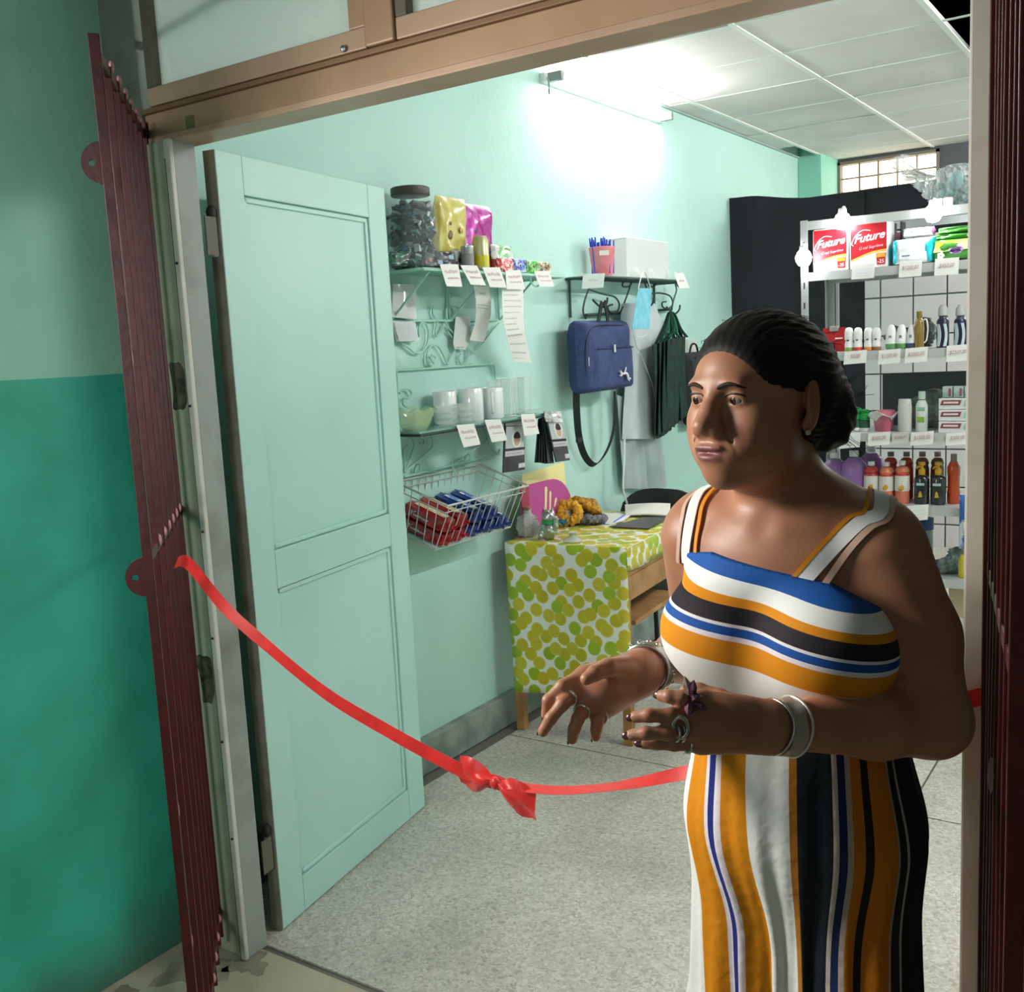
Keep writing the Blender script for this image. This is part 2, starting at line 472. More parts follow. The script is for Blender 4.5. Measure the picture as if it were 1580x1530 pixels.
def terrazzo():
    m = bpy.data.materials.new('terrazzo'); m.use_nodes = True; nt = m.node_tree; b = nt.nodes['Principled BSDF']
    tc = nt.nodes.new('ShaderNodeTexCoord')
    v = nt.nodes.new('ShaderNodeTexVoronoi'); v.inputs['Scale'].default_value = 125; v.inputs['Randomness'].default_value = 1
    nw = nt.nodes.new('ShaderNodeTexNoise'); nw.inputs['Scale'].default_value = 60
    mw = nt.nodes.new('ShaderNodeMix'); mw.data_type = 'RGBA'; mw.inputs[0].default_value = 0.025
    nt.links.new(tc.outputs['Object'], nw.inputs['Vector']); nt.links.new(tc.outputs['Object'], mw.inputs[6]); nt.links.new(nw.outputs['Color'], mw.inputs[7])
    nt.links.new(mw.outputs[2], v.inputs['Vector'])
    sp = nt.nodes.new('ShaderNodeSeparateColor'); nt.links.new(v.outputs['Color'], sp.inputs[0])
    r = nt.nodes.new('ShaderNodeValToRGB'); el = r.color_ramp.elements
    el[0].position = 0.0; el[0].color = lin('#a8a59a'); el[1].position = 1.0; el[1].color = lin('#dedad0')
    for p, c in ((0.25, '#bfbcb1'), (0.6, '#cbc8bd'), (0.85, '#d6d3c9')):
        e = el.new(p); e.color = lin(c)
    nt.links.new(sp.outputs[0], r.inputs['Fac'])
    n2 = nt.nodes.new('ShaderNodeTexNoise'); n2.inputs['Scale'].default_value = 2.2; nt.links.new(tc.outputs['Object'], n2.inputs['Vector'])
    r2 = nt.nodes.new('ShaderNodeValToRGB'); r2.color_ramp.elements[0].color = (0.78, 0.78, 0.76, 1); r2.color_ramp.elements[1].color = (1, 1, 1, 1)
    r2.color_ramp.elements[0].position = 0.35; r2.color_ramp.elements[1].position = 0.62
    nt.links.new(n2.outputs['Fac'], r2.inputs['Fac'])
    mx = nt.nodes.new('ShaderNodeMix'); mx.data_type = 'RGBA'; mx.blend_type = 'MULTIPLY'; mx.inputs[0].default_value = 1
    nt.links.new(r.outputs['Color'], mx.inputs[6]); nt.links.new(r2.outputs['Color'], mx.inputs[7])
    nt.links.new(mx.outputs[2], b.inputs['Base Color']); b.inputs['Roughness'].default_value = 0.38
    return m
terr = terrazzo()

def two_tone():
    m = bpy.data.materials.new('two_tone_wall'); m.use_nodes = True; nt = m.node_tree; b = nt.nodes['Principled BSDF']
    tc = nt.nodes.new('ShaderNodeTexCoord'); sx = nt.nodes.new('ShaderNodeSeparateXYZ'); nt.links.new(tc.outputs['Object'], sx.inputs[0])
    n = nt.nodes.new('ShaderNodeTexNoise'); n.inputs['Scale'].default_value = 5; nt.links.new(tc.outputs['Object'], n.inputs['Vector'])
    ma = nt.nodes.new('ShaderNodeMath'); ma.operation = 'MULTIPLY_ADD'; ma.inputs[1].default_value = 0.012
    nt.links.new(n.outputs['Fac'], ma.inputs[0]); nt.links.new(sx.outputs['Z'], ma.inputs[2])
    dv = nt.nodes.new('ShaderNodeMath'); dv.operation = 'GREATER_THAN'; dv.inputs[1].default_value = 1.594; nt.links.new(ma.outputs[0], dv.inputs[0])
    n2 = nt.nodes.new('ShaderNodeTexNoise'); n2.inputs['Scale'].default_value = 3.0; n2.inputs['Detail'].default_value = 6; nt.links.new(tc.outputs['Object'], n2.inputs['Vector'])
    def rp(a, c):
        r = nt.nodes.new('ShaderNodeValToRGB'); r.color_ramp.elements[0].color = lin(a); r.color_ramp.elements[1].color = lin(c)
        r.color_ramp.elements[0].position = 0.3; r.color_ramp.elements[1].position = 0.7; nt.links.new(n2.outputs['Fac'], r.inputs['Fac']); return r
    lo = rp('#37b398', '#229077'); hi = rp('#8fc9b3', '#85bda7')
    mx = nt.nodes.new('ShaderNodeMix'); mx.data_type = 'RGBA'; nt.links.new(dv.outputs[0], mx.inputs[0])
    nt.links.new(lo.outputs[0], mx.inputs[6]); nt.links.new(hi.outputs[0], mx.inputs[7])
    # splashed dirt along the foot of the wall
    d = nt.nodes.new('ShaderNodeMath'); d.operation = 'MULTIPLY_ADD'; d.inputs[1].default_value = -0.22; nt.links.new(n2.outputs['Fac'], d.inputs[0]); nt.links.new(sx.outputs['Z'], d.inputs[2])
    mr = nt.nodes.new('ShaderNodeMapRange'); mr.inputs[1].default_value = -0.10; mr.inputs[2].default_value = 0.10; mr.inputs[3].default_value = 0.75; mr.inputs[4].default_value = 0
    nt.links.new(d.outputs[0], mr.inputs[0])
    m2 = nt.nodes.new('ShaderNodeMix'); m2.data_type = 'RGBA'; nt.links.new(mr.outputs[0], m2.inputs[0]); nt.links.new(mx.outputs[2], m2.inputs[6])
    m2.inputs[7].default_value = lin('#4a5a50'); nt.links.new(m2.outputs[2], b.inputs['Base Color']); b.inputs['Roughness'].default_value = 0.5
    bn = nt.nodes.new('ShaderNodeTexNoise'); bn.inputs['Scale'].default_value = 45; nt.links.new(tc.outputs['Object'], bn.inputs['Vector'])
    bp = nt.nodes.new('ShaderNodeBump'); bp.inputs['Strength'].default_value = 0.25; bp.inputs['Distance'].default_value = 0.003
    nt.links.new(bn.outputs['Fac'], bp.inputs['Height']); nt.links.new(bp.outputs['Normal'], b.inputs['Normal'])
    return m

# ================================================================== shell of the shop
XL, XR, YF, YB, ZC = -2.46, 1.2, 1.77, 7.9, 2.85
concrete = M('porch_concrete', '#b3ae97', 0.7, var=('#948f7c', 3.2, 0.42, 0.66, 8), bump=(60, 0.3, 0.003))
fl = struct(MB().span((XL-0.1, YF, -0.10), (XR, YB+0.1, -0.006)).build('floor', M('floor_joint', '#6d6e66', 0.8)))
slab = MB().box((0, 0, -0.0045), (1.592, 1.602, 0.009)).mesh('floor_slab', [terr])
for ix in range(3):
    for iy in range(4):
        o = bpy.data.objects.new('floor_slab', slab); COL.objects.link(o); o.parent = fl
        o.location = (-1.57+1.6*ix, 2.587+1.61*iy, 0)
struct(MB().span((-2.6, -2.6, -0.10), (2.2, YF-0.004, -0.002)).build('floor_porch', concrete))
fp_ = [o for o in COL.objects if o.name == 'floor_porch'][0]
for gx_, gy_, gr_, sd in ((-2.20, 1.62, 0.085, 1), (-2.08, 1.70, 0.05, 2), (-2.27, 1.40, 0.06, 3), (-2.12, 1.50, 0.035, 4)):
    MB().prism([(gr_*(1+.35*math.sin(3*a+sd)+.2*math.sin(7*a+2*sd))*math.cos(a), gr_*(1+.35*math.sin(3*a+sd)+.2*math.sin(7*a+2*sd))*math.sin(a)) for a in [2*PI*k/30 for k in range(30)]], 0.0012, (gx_, gy_, -0.0016), (1, 0, 0), (0, 1, 0)).build('grime_patch', M('grime', '#7f7a68', 0.8, var=('#989280', 14, .4, .6)), fp_)
struct(MB().span((XL-0.12, YF+0.02, 0), (XL, YB+0.1, 3.35)).build('wall_left', mint))
struct(MB().span((XR, YF, 0), (XR+0.12, YB+0.1, 3.35)).build('wall_right', mint))
wb = struct(MB().span((XL-0.12, YB, 0), (XR+0.12, YB+0.12, 2.50)).span((XL-0.12, YB, 2.50), (-2.30, YB+0.12, 3.35)).span((-1.585, YB, 2.50), (XR+0.12, YB+0.12, 3.35))
            .span((-2.30, YB, 2.83), (-1.585, YB+0.12, 3.35)).build('wall_back', M('tile_grout', '#55585a', 0.8)))
struct(MB().span((XL, 7.5, 0), (-2.29, YB, 3.3)).build('wall_pillar', pillar_m, bevel=0.008))
tile_m = M('wall_tile', '#d3cecf', 0.25, var=('#c9c4c4', 1.2, 0.4, 0.7))
tw, th = 0.2295, 0.2770
tile = MB().box((0, 0, 0), (tw-0.011, 0.010, th-0.011)).mesh('wall_tile', [tile_m])
for i in range(14):
    for j in range(10):
        cx, cz = -1.985+tw*(i-0.5), 0.724-2*th+th*(j-0.5)
        if cz < 0.02 or cx-tw/2 < -2.28 or cx > XR-0.1: continue
        if cz > 2.35 and cx < -1.47: continue
        o = bpy.data.objects.new('wall_tile', tile); COL.objects.link(o); o.parent = wb; o.location = (cx, YB-0.004, cz)
# skirting of cast terrazzo along the mint wall
bb = struct(MB().span((XL-0.005, YF+0.1, 0), (XL+0.035, YB-0.4, 0.135)).build('baseboard_left', M('skirting_terrazzo', '#8f9a92', 0.6, var=('#6f7d76', 9, 0.4, 0.65, 8), bump=(60, 0.3, 0.003)), bevel=0.004))

# suspended ceiling: bars and loose boards, some boards missing
ce = struct(MB().span((XL-0.1, YF, 3.30), (XR+0.1, YB+0.1, 3.40)).build('ceiling', dark_void))
gx = [XL+0.002, -2.31, -1.63, -0.957, -0.28, 0.40, 1.08, XR-0.002]
gy = [YF+0.13, 2.47, 3.04, 3.61, 4.18, 4.75, 5.32, 5.89, 6.46, 7.03, 7.60, YB-0.002]
for i in range(len(gx)-1):
    for j in range(len(gy)-1):
        if (i, j) in ((3, 4), (3, 5), (0, 9)): continue
        x0, x1, y0, y1 = gx[i], gx[i+1], gy[j], gy[j+1]
        dz = random.uniform(-0.0015, 0.0015)
        if i == 0 and 7.4 < y0: x0 = gx[0]
        MB().span((x0+0.009, y0+0.009, ZC+dz), (x1-0.009, y1-0.009, ZC+0.012+dz)).build('ceiling_board', ceil_m, ce)
for k, x in enumerate(gx[1:-1]):
    b_ = MB().span((x-0.012, YF+0.13, ZC-0.006), (x+0.012, YB-0.002, ZC-0.001)).span((x-0.0015, YF+0.13, ZC-0.001), (x+0.0015, YB, ZC+0.03))
    b_.build('grid_bar', tbar_m, ce)
for j, y in enumerate(gy[1:-1]):
    for i in range(len(gx)-1):
        MB().span((gx[i]+0.012, y-0.010, ZC-0.004), (gx[i+1]-0.012, y+0.010, ZC+0.0)).build('grid_bar', M('ceiling_cross_bar', '#d9ddd8', 0.5), ce)
MB().span((XL, YF+0.13, ZC-0.012), (XL+0.018, YB, ZC-0.002)).build('edge_angle', M('edge_angle', '#9fb0a8', 0.5), ce)

# back window: barred panes, glaring daylight behind
w2 = struct(MB().span((-2.30, YB-0.02, 2.50), (-2.27, YB+0.10, 2.83)).span((-1.605, YB-0.02, 2.50), (-1.585, YB+0.10, 2.83))
            .span((-2.30, YB-0.02, 2.81), (-1.585, YB+0.10, 2.83)).span((-2.30, YB-0.02, 2.495), (-1.585, YB+0.1, 2.515)).build('window_2', M('window_steel', '#7c7468', 0.6)))
nx, nz = 5, 3
sky_pane = M('daylit_pane', '#fff6e6', 0.4, emit=('#fff3de', 3.0)); sky_pane2 = M('daylit_pane_warm', '#fbe6d0', 0.4, emit=('#f8e2c8', 2.2))
for i in range(nx):
    for j in range(nz):
        x0 = -2.27+0.133*i; z0 = 2.515+0.0983*j
        MB().span((x0+0.002, YB+0.05, z0+0.002), (x0+0.131, YB+0.056, z0+0.0963)).build('pane', sky_pane if (i*3+j) % 4 else sky_pane2, w2)
for i in range(1, nx): MB().span((-2.27+0.133*i-0.005, YB+0.0, 2.515), (-2.27+0.133*i+0.005, YB+0.02, 2.81)).build('window_bar', M('window_bar', '#8d7e68', 0.6), w2)
for j in range(1, nz): MB().span((-2.27, YB+0.001, 2.515+0.0983*j-0.004), (-1.605, YB+0.019, 2.515+0.0983*j+0.004)).build('window_bar', M('window_bar'), w2)

# fluorescent tube high on the mint wall
tl = thing('tube_lamp', 'glowing fluorescent tube lamp high on the mint wall under the ceiling', 'lamp', (XL, 4.62, 2.765))
MB().span((0.0, -0.60, -0.02), (0.030, 0.60, 0.02)).build('batten', M('lamp_white', '#e9ece8', 0.4), tl, bevel=0.004)
MB().cyl((0.075, -0.545, 0), (0.075, 0.545, 0), 0.0155, n=16).build('tube', M('tube_glow', '#ffffff', 0.3, emit=('#fff8f8', 120.0)), tl)
for sgn in (-1, 1):
    MB().span((0.02, sgn*0.56-0.016, -0.018), (0.098, sgn*0.56+0.016, 0.022)).build('socket', M('lamp_socket', '#8a918d', 0.5), tl, bevel=0.003)
MB().tube(catmull([(0.03, -0.58, 0.0), (0.06, -0.62, -0.03), (0.05, -0.60, -0.075), (0.035, -0.585, -0.05)], 5), 0.004, 6).build('lead', M('lamp_socket'), tl)

t2l = thing('tube_lamp', 'second fluorescent tube lamp on the ceiling deep right of the doorway', 'lamp', (0.35, 3.4, ZC-0.008))
MB().span((-0.03, -0.60, -0.03), (0.03, 0.60, 0.0)).build('batten', M('lamp_white'), t2l, bevel=0.004)
MB().cyl((0, -0.545, -0.07), (0, 0.545, -0.07), 0.0155, n=16).build('tube', M('tube_glow_strong', '#ffffff', 0.3, emit=('#fff6f6', 270.0)), t2l)
for sgn in (-1, 1):
    MB().span((-0.018, sgn*0.56-0.016, -0.09), (0.018, sgn*0.56+0.016, -0.02)).build('socket', M('lamp_socket'), t2l, bevel=0.003)

t3l = copy_tree(t2l, loc=(0.35, 6.5, ZC-0.008), label='third fluorescent tube lamp on the ceiling near the back wall')
for c_ in t3l.children:
    if c_.name.startswith('tube'):
        c_.data = c_.data.copy(); c_.data.materials[0] = M('tube_glow_back', '#ffffff', 0.3, emit=('#fff4f4', 500.0))

# ================================================================== entrance
sw = struct(MB().span((-2.45, -2.6, 0), (-2.33, 1.72, 3.6)).build('wall_side', two_tone()))
wall_fr = M('front_wall', '#8f948a', 0.7, var=('#7d8278', 3, 0.4, 0.7), bump=(40, 0.3, 0.003))
struct(MB().span((-0.255, 1.755, 0), (2.2, 1.90, 3.6)).span((-2.33, 1.755, 2.90), (-0.255, 1.90, 3.6)).span((-2.45, 1.80, 0), (-2.25, 1.88, 2.9)).build('wall_front', wall_fr))
struct(MB().span((0.80, -2.6, 0), (0.92, 1.75, 3.6)).build('wall_light_block', M('light_block_dark', '#5f6f66', 0.7)))  # unseen dark wall, put in to block sky light from the right
struct(MB().span((-2.45, -2.6, 3.45), (0.92, 1.9, 3.6)).build('ceiling_light_block', M('light_block_pale', '#c9cfca', 0.8)))  # unseen slab, put in to keep sky light off the entrance from above
# left door post: painted face, pale stop strip, grey reveal
t1 = struct(MB().span((-2.335, 1.715, 0), (-2.205, 1.80, 2.90)).build('trim_1', M('post_dark', '#6f7d70', 0.6, var=('#4a4f44', 6, 0.45, 0.7), bump=(40, 0.3, 0.003)), bevel=0.004))
MB().span((-2.204, 1.708, 0), (-2.118, 1.775, 2.145)).build('post_face', jamb_m, t1, bevel=0.004)
MB().span((-2.117, 1.700, 0), (-2.094, 1.714, 2.145)).build('stop_strip', jamb_w, t1, bevel=0.003)
MB().span((-2.117, 1.715, 0), (-2.098, 1.782, 2.145)).build('reveal', jamb_in, t1, bevel=0.002)
MB().span((-2.112, 1.701, 0), (-2.1115, 1.6985, 2.1)).build('gap_line', rust_dark, t1)
for z in (0.35, 0.62, 0.9, 1.18, 1.5, 1.85):
    MB().cyl((-2.103+random.uniform(-.004, .004), 1.702, z), (-2.103, 1.697, z), 0.0035, n=8).build('screw_hole', rust_dark, t1)
# smears of grease where the gate bolts in
for z, s in ((1.55, 0.055), (0.78, 0.06)):
    mb = MB(); pts = [(0.030*math.cos(a)*(1+0.35*math.sin(3*a+z)), s*1.5*math.sin(a)*(1+0.3*math.cos(2*a))) for a in [2*PI*k/18 for k in range(18)]]
    mb.prism(pts, 0.0012, (-2.155, 1.7075, z)).build('grease_smear', M('grease_smear', '#5f5846', 0.7, var=('#3b352c', 40, .45, .6)), t1)
# right door post
t2 = struct(MB().span((-0.302, 1.705, 0), (-0.257, 1.83, 2.145)).build('trim_2', white_m, bevel=0.004))
MB().span((-0.256, 1.715, 0), (-0.20, 1.754, 2.9)).build('post_face', jamb_m, t2, bevel=0.003)
# beam over the opening, stepped tan profile
t3 = struct(MB().span((-2.20, 1.722, 2.160), (-0.20, 1.80, 2.216)).build('trim_3', tan_metal, bevel=0.002))
MB().span((-2.20, 1.716, 2.143), (-0.20, 1.81, 2.160)).build('lower_lip', tan_metal2, t3, bevel=0.003)
MB().span((-2.20, 1.712, 2.216), (-0.20, 1.80, 2.228)).build('groove_ledge', M('groove', '#8e6c50', 0.5, 0.2), t3, bevel=0.002)
MB().span((-2.05, 1.7195, 2.158), (-2.02, 1.7225, 2.19)).build('stain', M('stain', '#7f7a58', 0.7), t3, bevel=0.001)
# transom lights above the beam
def transom(name, x0, x1, label=None):
    w = struct(MB().span((x0, 1.708, 2.229), (x1, 1.748, 2.272)).build(name, tan_metal2, bevel=0.003))
    MB().span((x0, 1.708, 2.84), (x1, 1.748, 2.90)).build('sash_rail', tan_metal2, w, bevel=0.003)
    MB().span((x0, 1.708, 2.272), (x0+0.03, 1.748, 2.84)).build('sash_stile', M('stile_dark', '#6e6a58', 0.6), w, bevel=0.003)
    MB().span((x1-0.045, 1.708, 2.272), (x1, 1.748, 2.84)).build('sash_stile', tan_metal, w, bevel=0.003)
    MB().span((x0+0.03, 1.730, 2.272), (x1-0.045, 1.736, 2.84)).build('pane', frost, w)
    MB().lathe([(0.007, 0), (0.007, 0.004), (0.003, 0.007)], 10, (x1-0.06, 1.706, 2.238), Matrix.Rotation(PI/2, 3, 'X')).build('screw_head', steel_m, w)
    return w
transom('window_1', -2.165, -1.458)
transom('window_3', -1.378, -0.80)
transom('window_4', -0.72, -0.26)
for k, x in enumerate((-1.418, -0.76)):
    struct(MB().span((x-0.038, 1.702, 2.229), (x+0.038, 1.80, 2.90)).build('trim_%d' % (4+k), tan_metal, bevel=0.004))
    struct(MB().span((x-0.0395, 1.709, 2.229), (x-0.0385, 1.7095, 2.9)).build('trim_%d' % (6+k), rust_dark))
struct(MB().cyl((-2.2, 1.768, 2.385), (-1.45, 1.768, 2.50), 0.010, n=10).build('trim_8', M('conduit', '#55605a', 0.5)))

# open door leaf, hinged on the left post, folded back into the shop
HD, FD = Vector((-2.113, 1.858, 0)), Vector((-2.253, 2.68, 0))
dlen = (FD-HD).length; dang = math.atan2(FD.y-HD.y, FD.x-HD.x)
dr = thing('door_1', 'mint panelled wooden door leaf standing open beside the entrance', 'door', (HD.x, HD.y, 0.004), dang, kind='structure')
def dspan(a, b): return MB().span(a, b)
DZ0, DZ1, T = 0.0, 2.138, 0.038        # local x along the leaf, local -y faces the opening (thickness towards +y)
st = 0.105
dspan((0, 0, DZ0), (st, T, DZ1)).build('stile', mint_door, dr, bevel=0.0025)
dspan((dlen-st, 0, DZ0), (dlen, T, DZ1)).build('stile', mint_door, dr, bevel=0.0025)
for z0, z1 in ((0.0, 0.105), (0.965, 1.075), (2.035, 2.138)):
    dspan((st+0.0006, 0.0004, z0), (dlen-st-0.0006, T-0.0004, z1)).build('rail', mint_door, dr, bevel=0.0025)
for z0, z1 in ((0.105, 0.965), (1.075, 2.035)):
    dspan((st-0.004, 0.013, z0-0.004), (dlen-st+0.004, T-0.012, z1+0.004)).build('panel', mint_door, dr)
    m_ = MB(); w_ = 0.020
    for a, b in (((st, z0), (st+w_, z1)), ((dlen-st-w_, z0), (dlen-st, z1)), ((st, z0), (dlen-st, z0+w_)), ((st, z1-w_), (dlen-st, z1))):
        m_.span((a[0]+0.003, 0.006, a[1]+0.003), (b[0]-0.003, 0.014, b[1]-0.003))
    m_.build('moulding', mint_door, dr, bevel=0.002)
dspan((-0.0025, 0.0008, 0.0), (0.0, T-0.0008, DZ1-0.001)).build('bare_edge', edge_m, dr)
for z in (0.24, 1.92):
    h = MB().cyl((-0.012, T*0.5, z-0.05), (-0.012, T*0.5, z+0.05), 0.008, n=12).build('hinge', M('hinge_paint', '#c4cdc2', 0.5), dr)
    MB().span((-0.055, T*0.5-0.014, z-0.048), (-0.012, T*0.5-0.011, z+0.048)).build('hinge_leaf', M('hinge_dark', '#5d5a4c', 0.6), dr)
    MB().sphere((-0.012, T*0.5, z+0.06), 0.014, 10, 6, (1, 1, 1.4)).build('hinge_knuckle', rust_dark, h)

# folding security gates of flat red bars
gate_m = M('oxide_red_paint', '#470f0d', 0.42, var=('#360a09', 14, 0.4, 0.7), bump=(40, 0.25, 0.003), coat=0.05)
gate_p = M('worn_red_paint', '#b98084', 0.45)
def gate(name, label, hinge, free, z0, z1, n, rails, hasps, hs, chips, side=-1, spots=(.12, .25, .38, .51, .65, .80)):
    g = thing(name, label, 'gate', (hinge[0], hinge[1], 0), math.atan2(free[1]-hinge[1], free[0]-hinge[0]))
    L = math.hypot(free[0]-hinge[0], free[1]-hinge[1]); rnd = random.Random(n)
    def bar(x, w, d, a, b, nm):
        # slightly wavy hand-brushed flat bar, broad side across the gate
        mb = MB(); P = 14; vs = []; fs = []
        for i in range(P):
            z = a+(b-a)*i/(P-1); e = rnd.uniform(-0.0007, 0.0007)
            for sx_, sy_ in ((-1, -1), (1, -1), (1, 1), (-1, 1)): vs.append((x+sx_*(w/2), sy_*(d/2+e), z))
        for i in range(P-1):
            for k in range(4): fs.append((i*4+k, i*4+(k+1) % 4, i*4+4+(k+1) % 4, i*4+4+k))
        fs += [(3, 2, 1, 0), tuple((P-1)*4+k for k in range(4))]
        return mb.add(vs, fs).build(nm, gate_m, g, bevel=0.0012)
    bar(L, 0.010, 0.019, z0, z1, 'stile'); bar(0, 0.024, 0.022, z0, z1, 'stile')
    XB = [L*q_ for q_ in spots]
    for xb in XB:
        bar(xb, 0.007, 0.0145, z0+0.02, z1-0.02, 'bar')
    for z in rails:
        MB().span((0.01, -0.006, z-0.011), (L-0.01, 0.006, z+0.011)).build('rail', gate_m, g, bevel=0.002)
        for xb in XB:
            MB().sphere((xb-0.007, 0.008, z+0.012), 0.009, 8, 5, (0.8, 0.6, 1.4)).build('weld', gate_p, g)
    for z, s in hasps:
        o = MB(); outer = [(hs*math.cos(a), hs*1.05*math.sin(a)) for a in [-PI/2+PI*k/14 for k in range(15)]]
        # half disc with a bolt hole
        hole = [(hs*0.48+hs*0.17*math.cos(-a), hs*0.17*math.sin(-a)) for a in [2*PI*k/16 for k in range(16)]]
        me = bmesh.new(); 
        vo = [me.verts.new((L, side*(0.008+x), z+y)) for x, y in outer]; vh = [me.verts.new((L, side*(0.008+x), z+y)) for x, y in hole]
        ed = [me.edges.new((vo[i], vo[(i+1) % len(vo)])) for i in range(len(vo))]+[me.edges.new((vh[i], vh[(i+1) % 16])) for i in range(16)]
        bmesh.ops.triangle_fill(me, use_beauty=True, use_dissolve=False, edges=ed)
        mm = bpy.data.meshes.new('hasp'); me.to_mesh(mm); me.free(); mm.materials.append(gate_m)
        ho = bpy.data.objects.new('hasp', mm); COL.objects.link(ho); ho.parent = g
        so = ho.modifiers.new('t', 'SOLIDIFY'); so.thickness = 0.008; so.offset = 0
        if s: ho.location.y = s
    for x, z in chips:
        MB().sphere((x*L/0.71, -0.0075, z), 0.012, 8, 5, (0.45, 0.3, 2.2)).build('paint_chip', gate_p, g)
    return g
gate('security_gate', 'red flat-bar security gate swung open beside the teal side wall', (-2.20, 1.71), (-1.685, 1.225), 0.04, 2.2, 7, (2.17, 1.235, 0.12), ((1.975, 0), (1.20, 0)), 0.036,
     ((0.568, 1.62), (0.46, 1.50), (0.362, 1.7), (0.568, 0.66), (0.46, 0.95), (0.568, 0.36), (0.362, 1.3)))
gate('security_gate', 'dark red security gate at the right edge behind the person', (-0.258, 1.675), (-0.145, 1.12), 0.04, 2.2, 6, (2.17, 1.235, 0.12), ((1.10, 0),), 0.036, ((0.3, 1.0), (0.2, 0.6)), side=1)

# opening-day ribbon with its knotted bow
rib_m = M('red_satin', '#e02a24', 0.38, sheen=0.3, var=('#c81f1e', 30, 0.4, 0.7))
RP = [(-1.965, 1.505, 1.150), (-1.956, 1.533, 1.141), (-1.858, 1.541, 1.048), (-1.756, 1.548, 0.98), (-1.579, 1.562, 0.876), (-1.41, 1.574, 0.811), (-1.282, 1.584, 0.768), (-1.212, 1.589, 0.748),
      (-1.152, 1.594, 0.741), (-1.092, 1.598, 0.741), (-0.999, 1.605, 0.751), (-0.889, 1.613, 0.779), (-0.76, 1.623, 0.825), (-0.52, 1.645, 0.92), (-0.277, 1.67, 1.025), (-0.255, 1.655, 1.03)]
rb = thing('ribbon', 'red satin ribbon with a knotted bow stretched across the doorway', 'ribbon', (-1.15, 1.594, 0.741))
pts = catmull(RP, 6); rows = []
for i, p in enumerate(pts):
    x = p.x; tw_ = 0.25+0.2*math.sin(4*x)
    if -1.14 < x < -0.9: tw_ = 1.35
    elif x >= -0.9: tw_ = 1.35-1.2*min(1, (x+0.9)/0.3)
    elif x < -1.14: tw_ = 0.2+0.5*math.exp(-((x+1.9)/0.12)**2)
    w = 0.0145
    d = Vector((0, math.sin(tw_), math.cos(tw_)))
    rows.append([p-d*w, p, p+d*w])
MB().sheet(rows, 0.0008).build('band', rib_m, rb, world=True)
def bow_lobe(sgn):
    R_ = []
    for i in range(9):
        t = i/8; x = sgn*(0.006+0.085*t); hw = 0.008+0.026*math.sin(min(1, t*1.15)*PI*0.62)
        col = []
        for j in range(9):
            s_ = j/8*2-1
            col.append(Vector((x, -0.016*math.cos(s_*PI/2)*math.sin(PI*min(1, t+0.1))-0.004*math.sin(9*t+3*s_), -0.35*abs(x)*(1 if sgn > 0 else -0.35)+hw*s_+0.004*math.sin(5*s_+6*t))))
        R_.append(col)
    return MB().sheet(R_, 0.0012)
bow_lobe(-1).build('bow_loop', rib_m, rb); bow_lobe(1).build('bow_loop', rib_m, rb)
MB().sphere((0, -0.004, 0.0), 0.011, 12, 8, (1.1, 1.0, 1.2)).build('knot', rib_m, rb)
# ribbon tails tied round the gates
MB().sheet([[(-0.150+0.012*t, 1.235+0.006*t, 1.135+0.05*s_-0.004*t) for s_ in (-0.3, 0.1, 0.5)] for t in (0, 1, 2, 3)], 0.001).build('tail', rib_m, rb, world=True)
MB().sheet([[(-1.79+0.004*s_, 1.31-0.01*s_, 1.055-0.02*t) for s_ in (0, 1, 2)] for t in (0, 1, 2)], 0.001).build('tail', rib_m, rb, world=True)
# ================================================================== goods on the mint wall
def _ray(px, py): return (_R*((px-790)/FPX) - _U*((py-765)/FPX) + _f)
def rx(px, py, x): d = _ray(px, py); return Vector((0, 0, CAMH))+d*(x/d.x)
def ry(px, py, y): d = _ray(px, py); return Vector((0, 0, CAMH))+d*(y/d.y)
def rz_(px, py, z): d = _ray(px, py); return Vector((0, 0, CAMH))+d*((z-CAMH)/d.z)
def wl(px, py, off): return rx(px, py, XL+off)          # a spot on a plane parallel to the mint wall
def zz(o, s, ox, oy): return (ox+o[0]/s, oy+o[1]/s)

paper = M('paper', '#f1f1ee', 0.7); card_m = M('card', '#ecebe6', 0.6); red_ink = M('red_ink', '#cc7a80', 0.7); grey_ink = M('grey_ink', '#7d8083', 0.7)
black_m = M('black_plastic', '#151619', 0.4); white_pl = M('white_plastic', '#eceeec', 0.35)
clear = film('clear_glass', '#eaf6f2', 0.82, 0.04)
greenglass = film('green_glass', '#cfe6b8', 0.66, 0.06)
plasticfilm = film('clear_film', '#eef4f2', 0.62, 0.12)

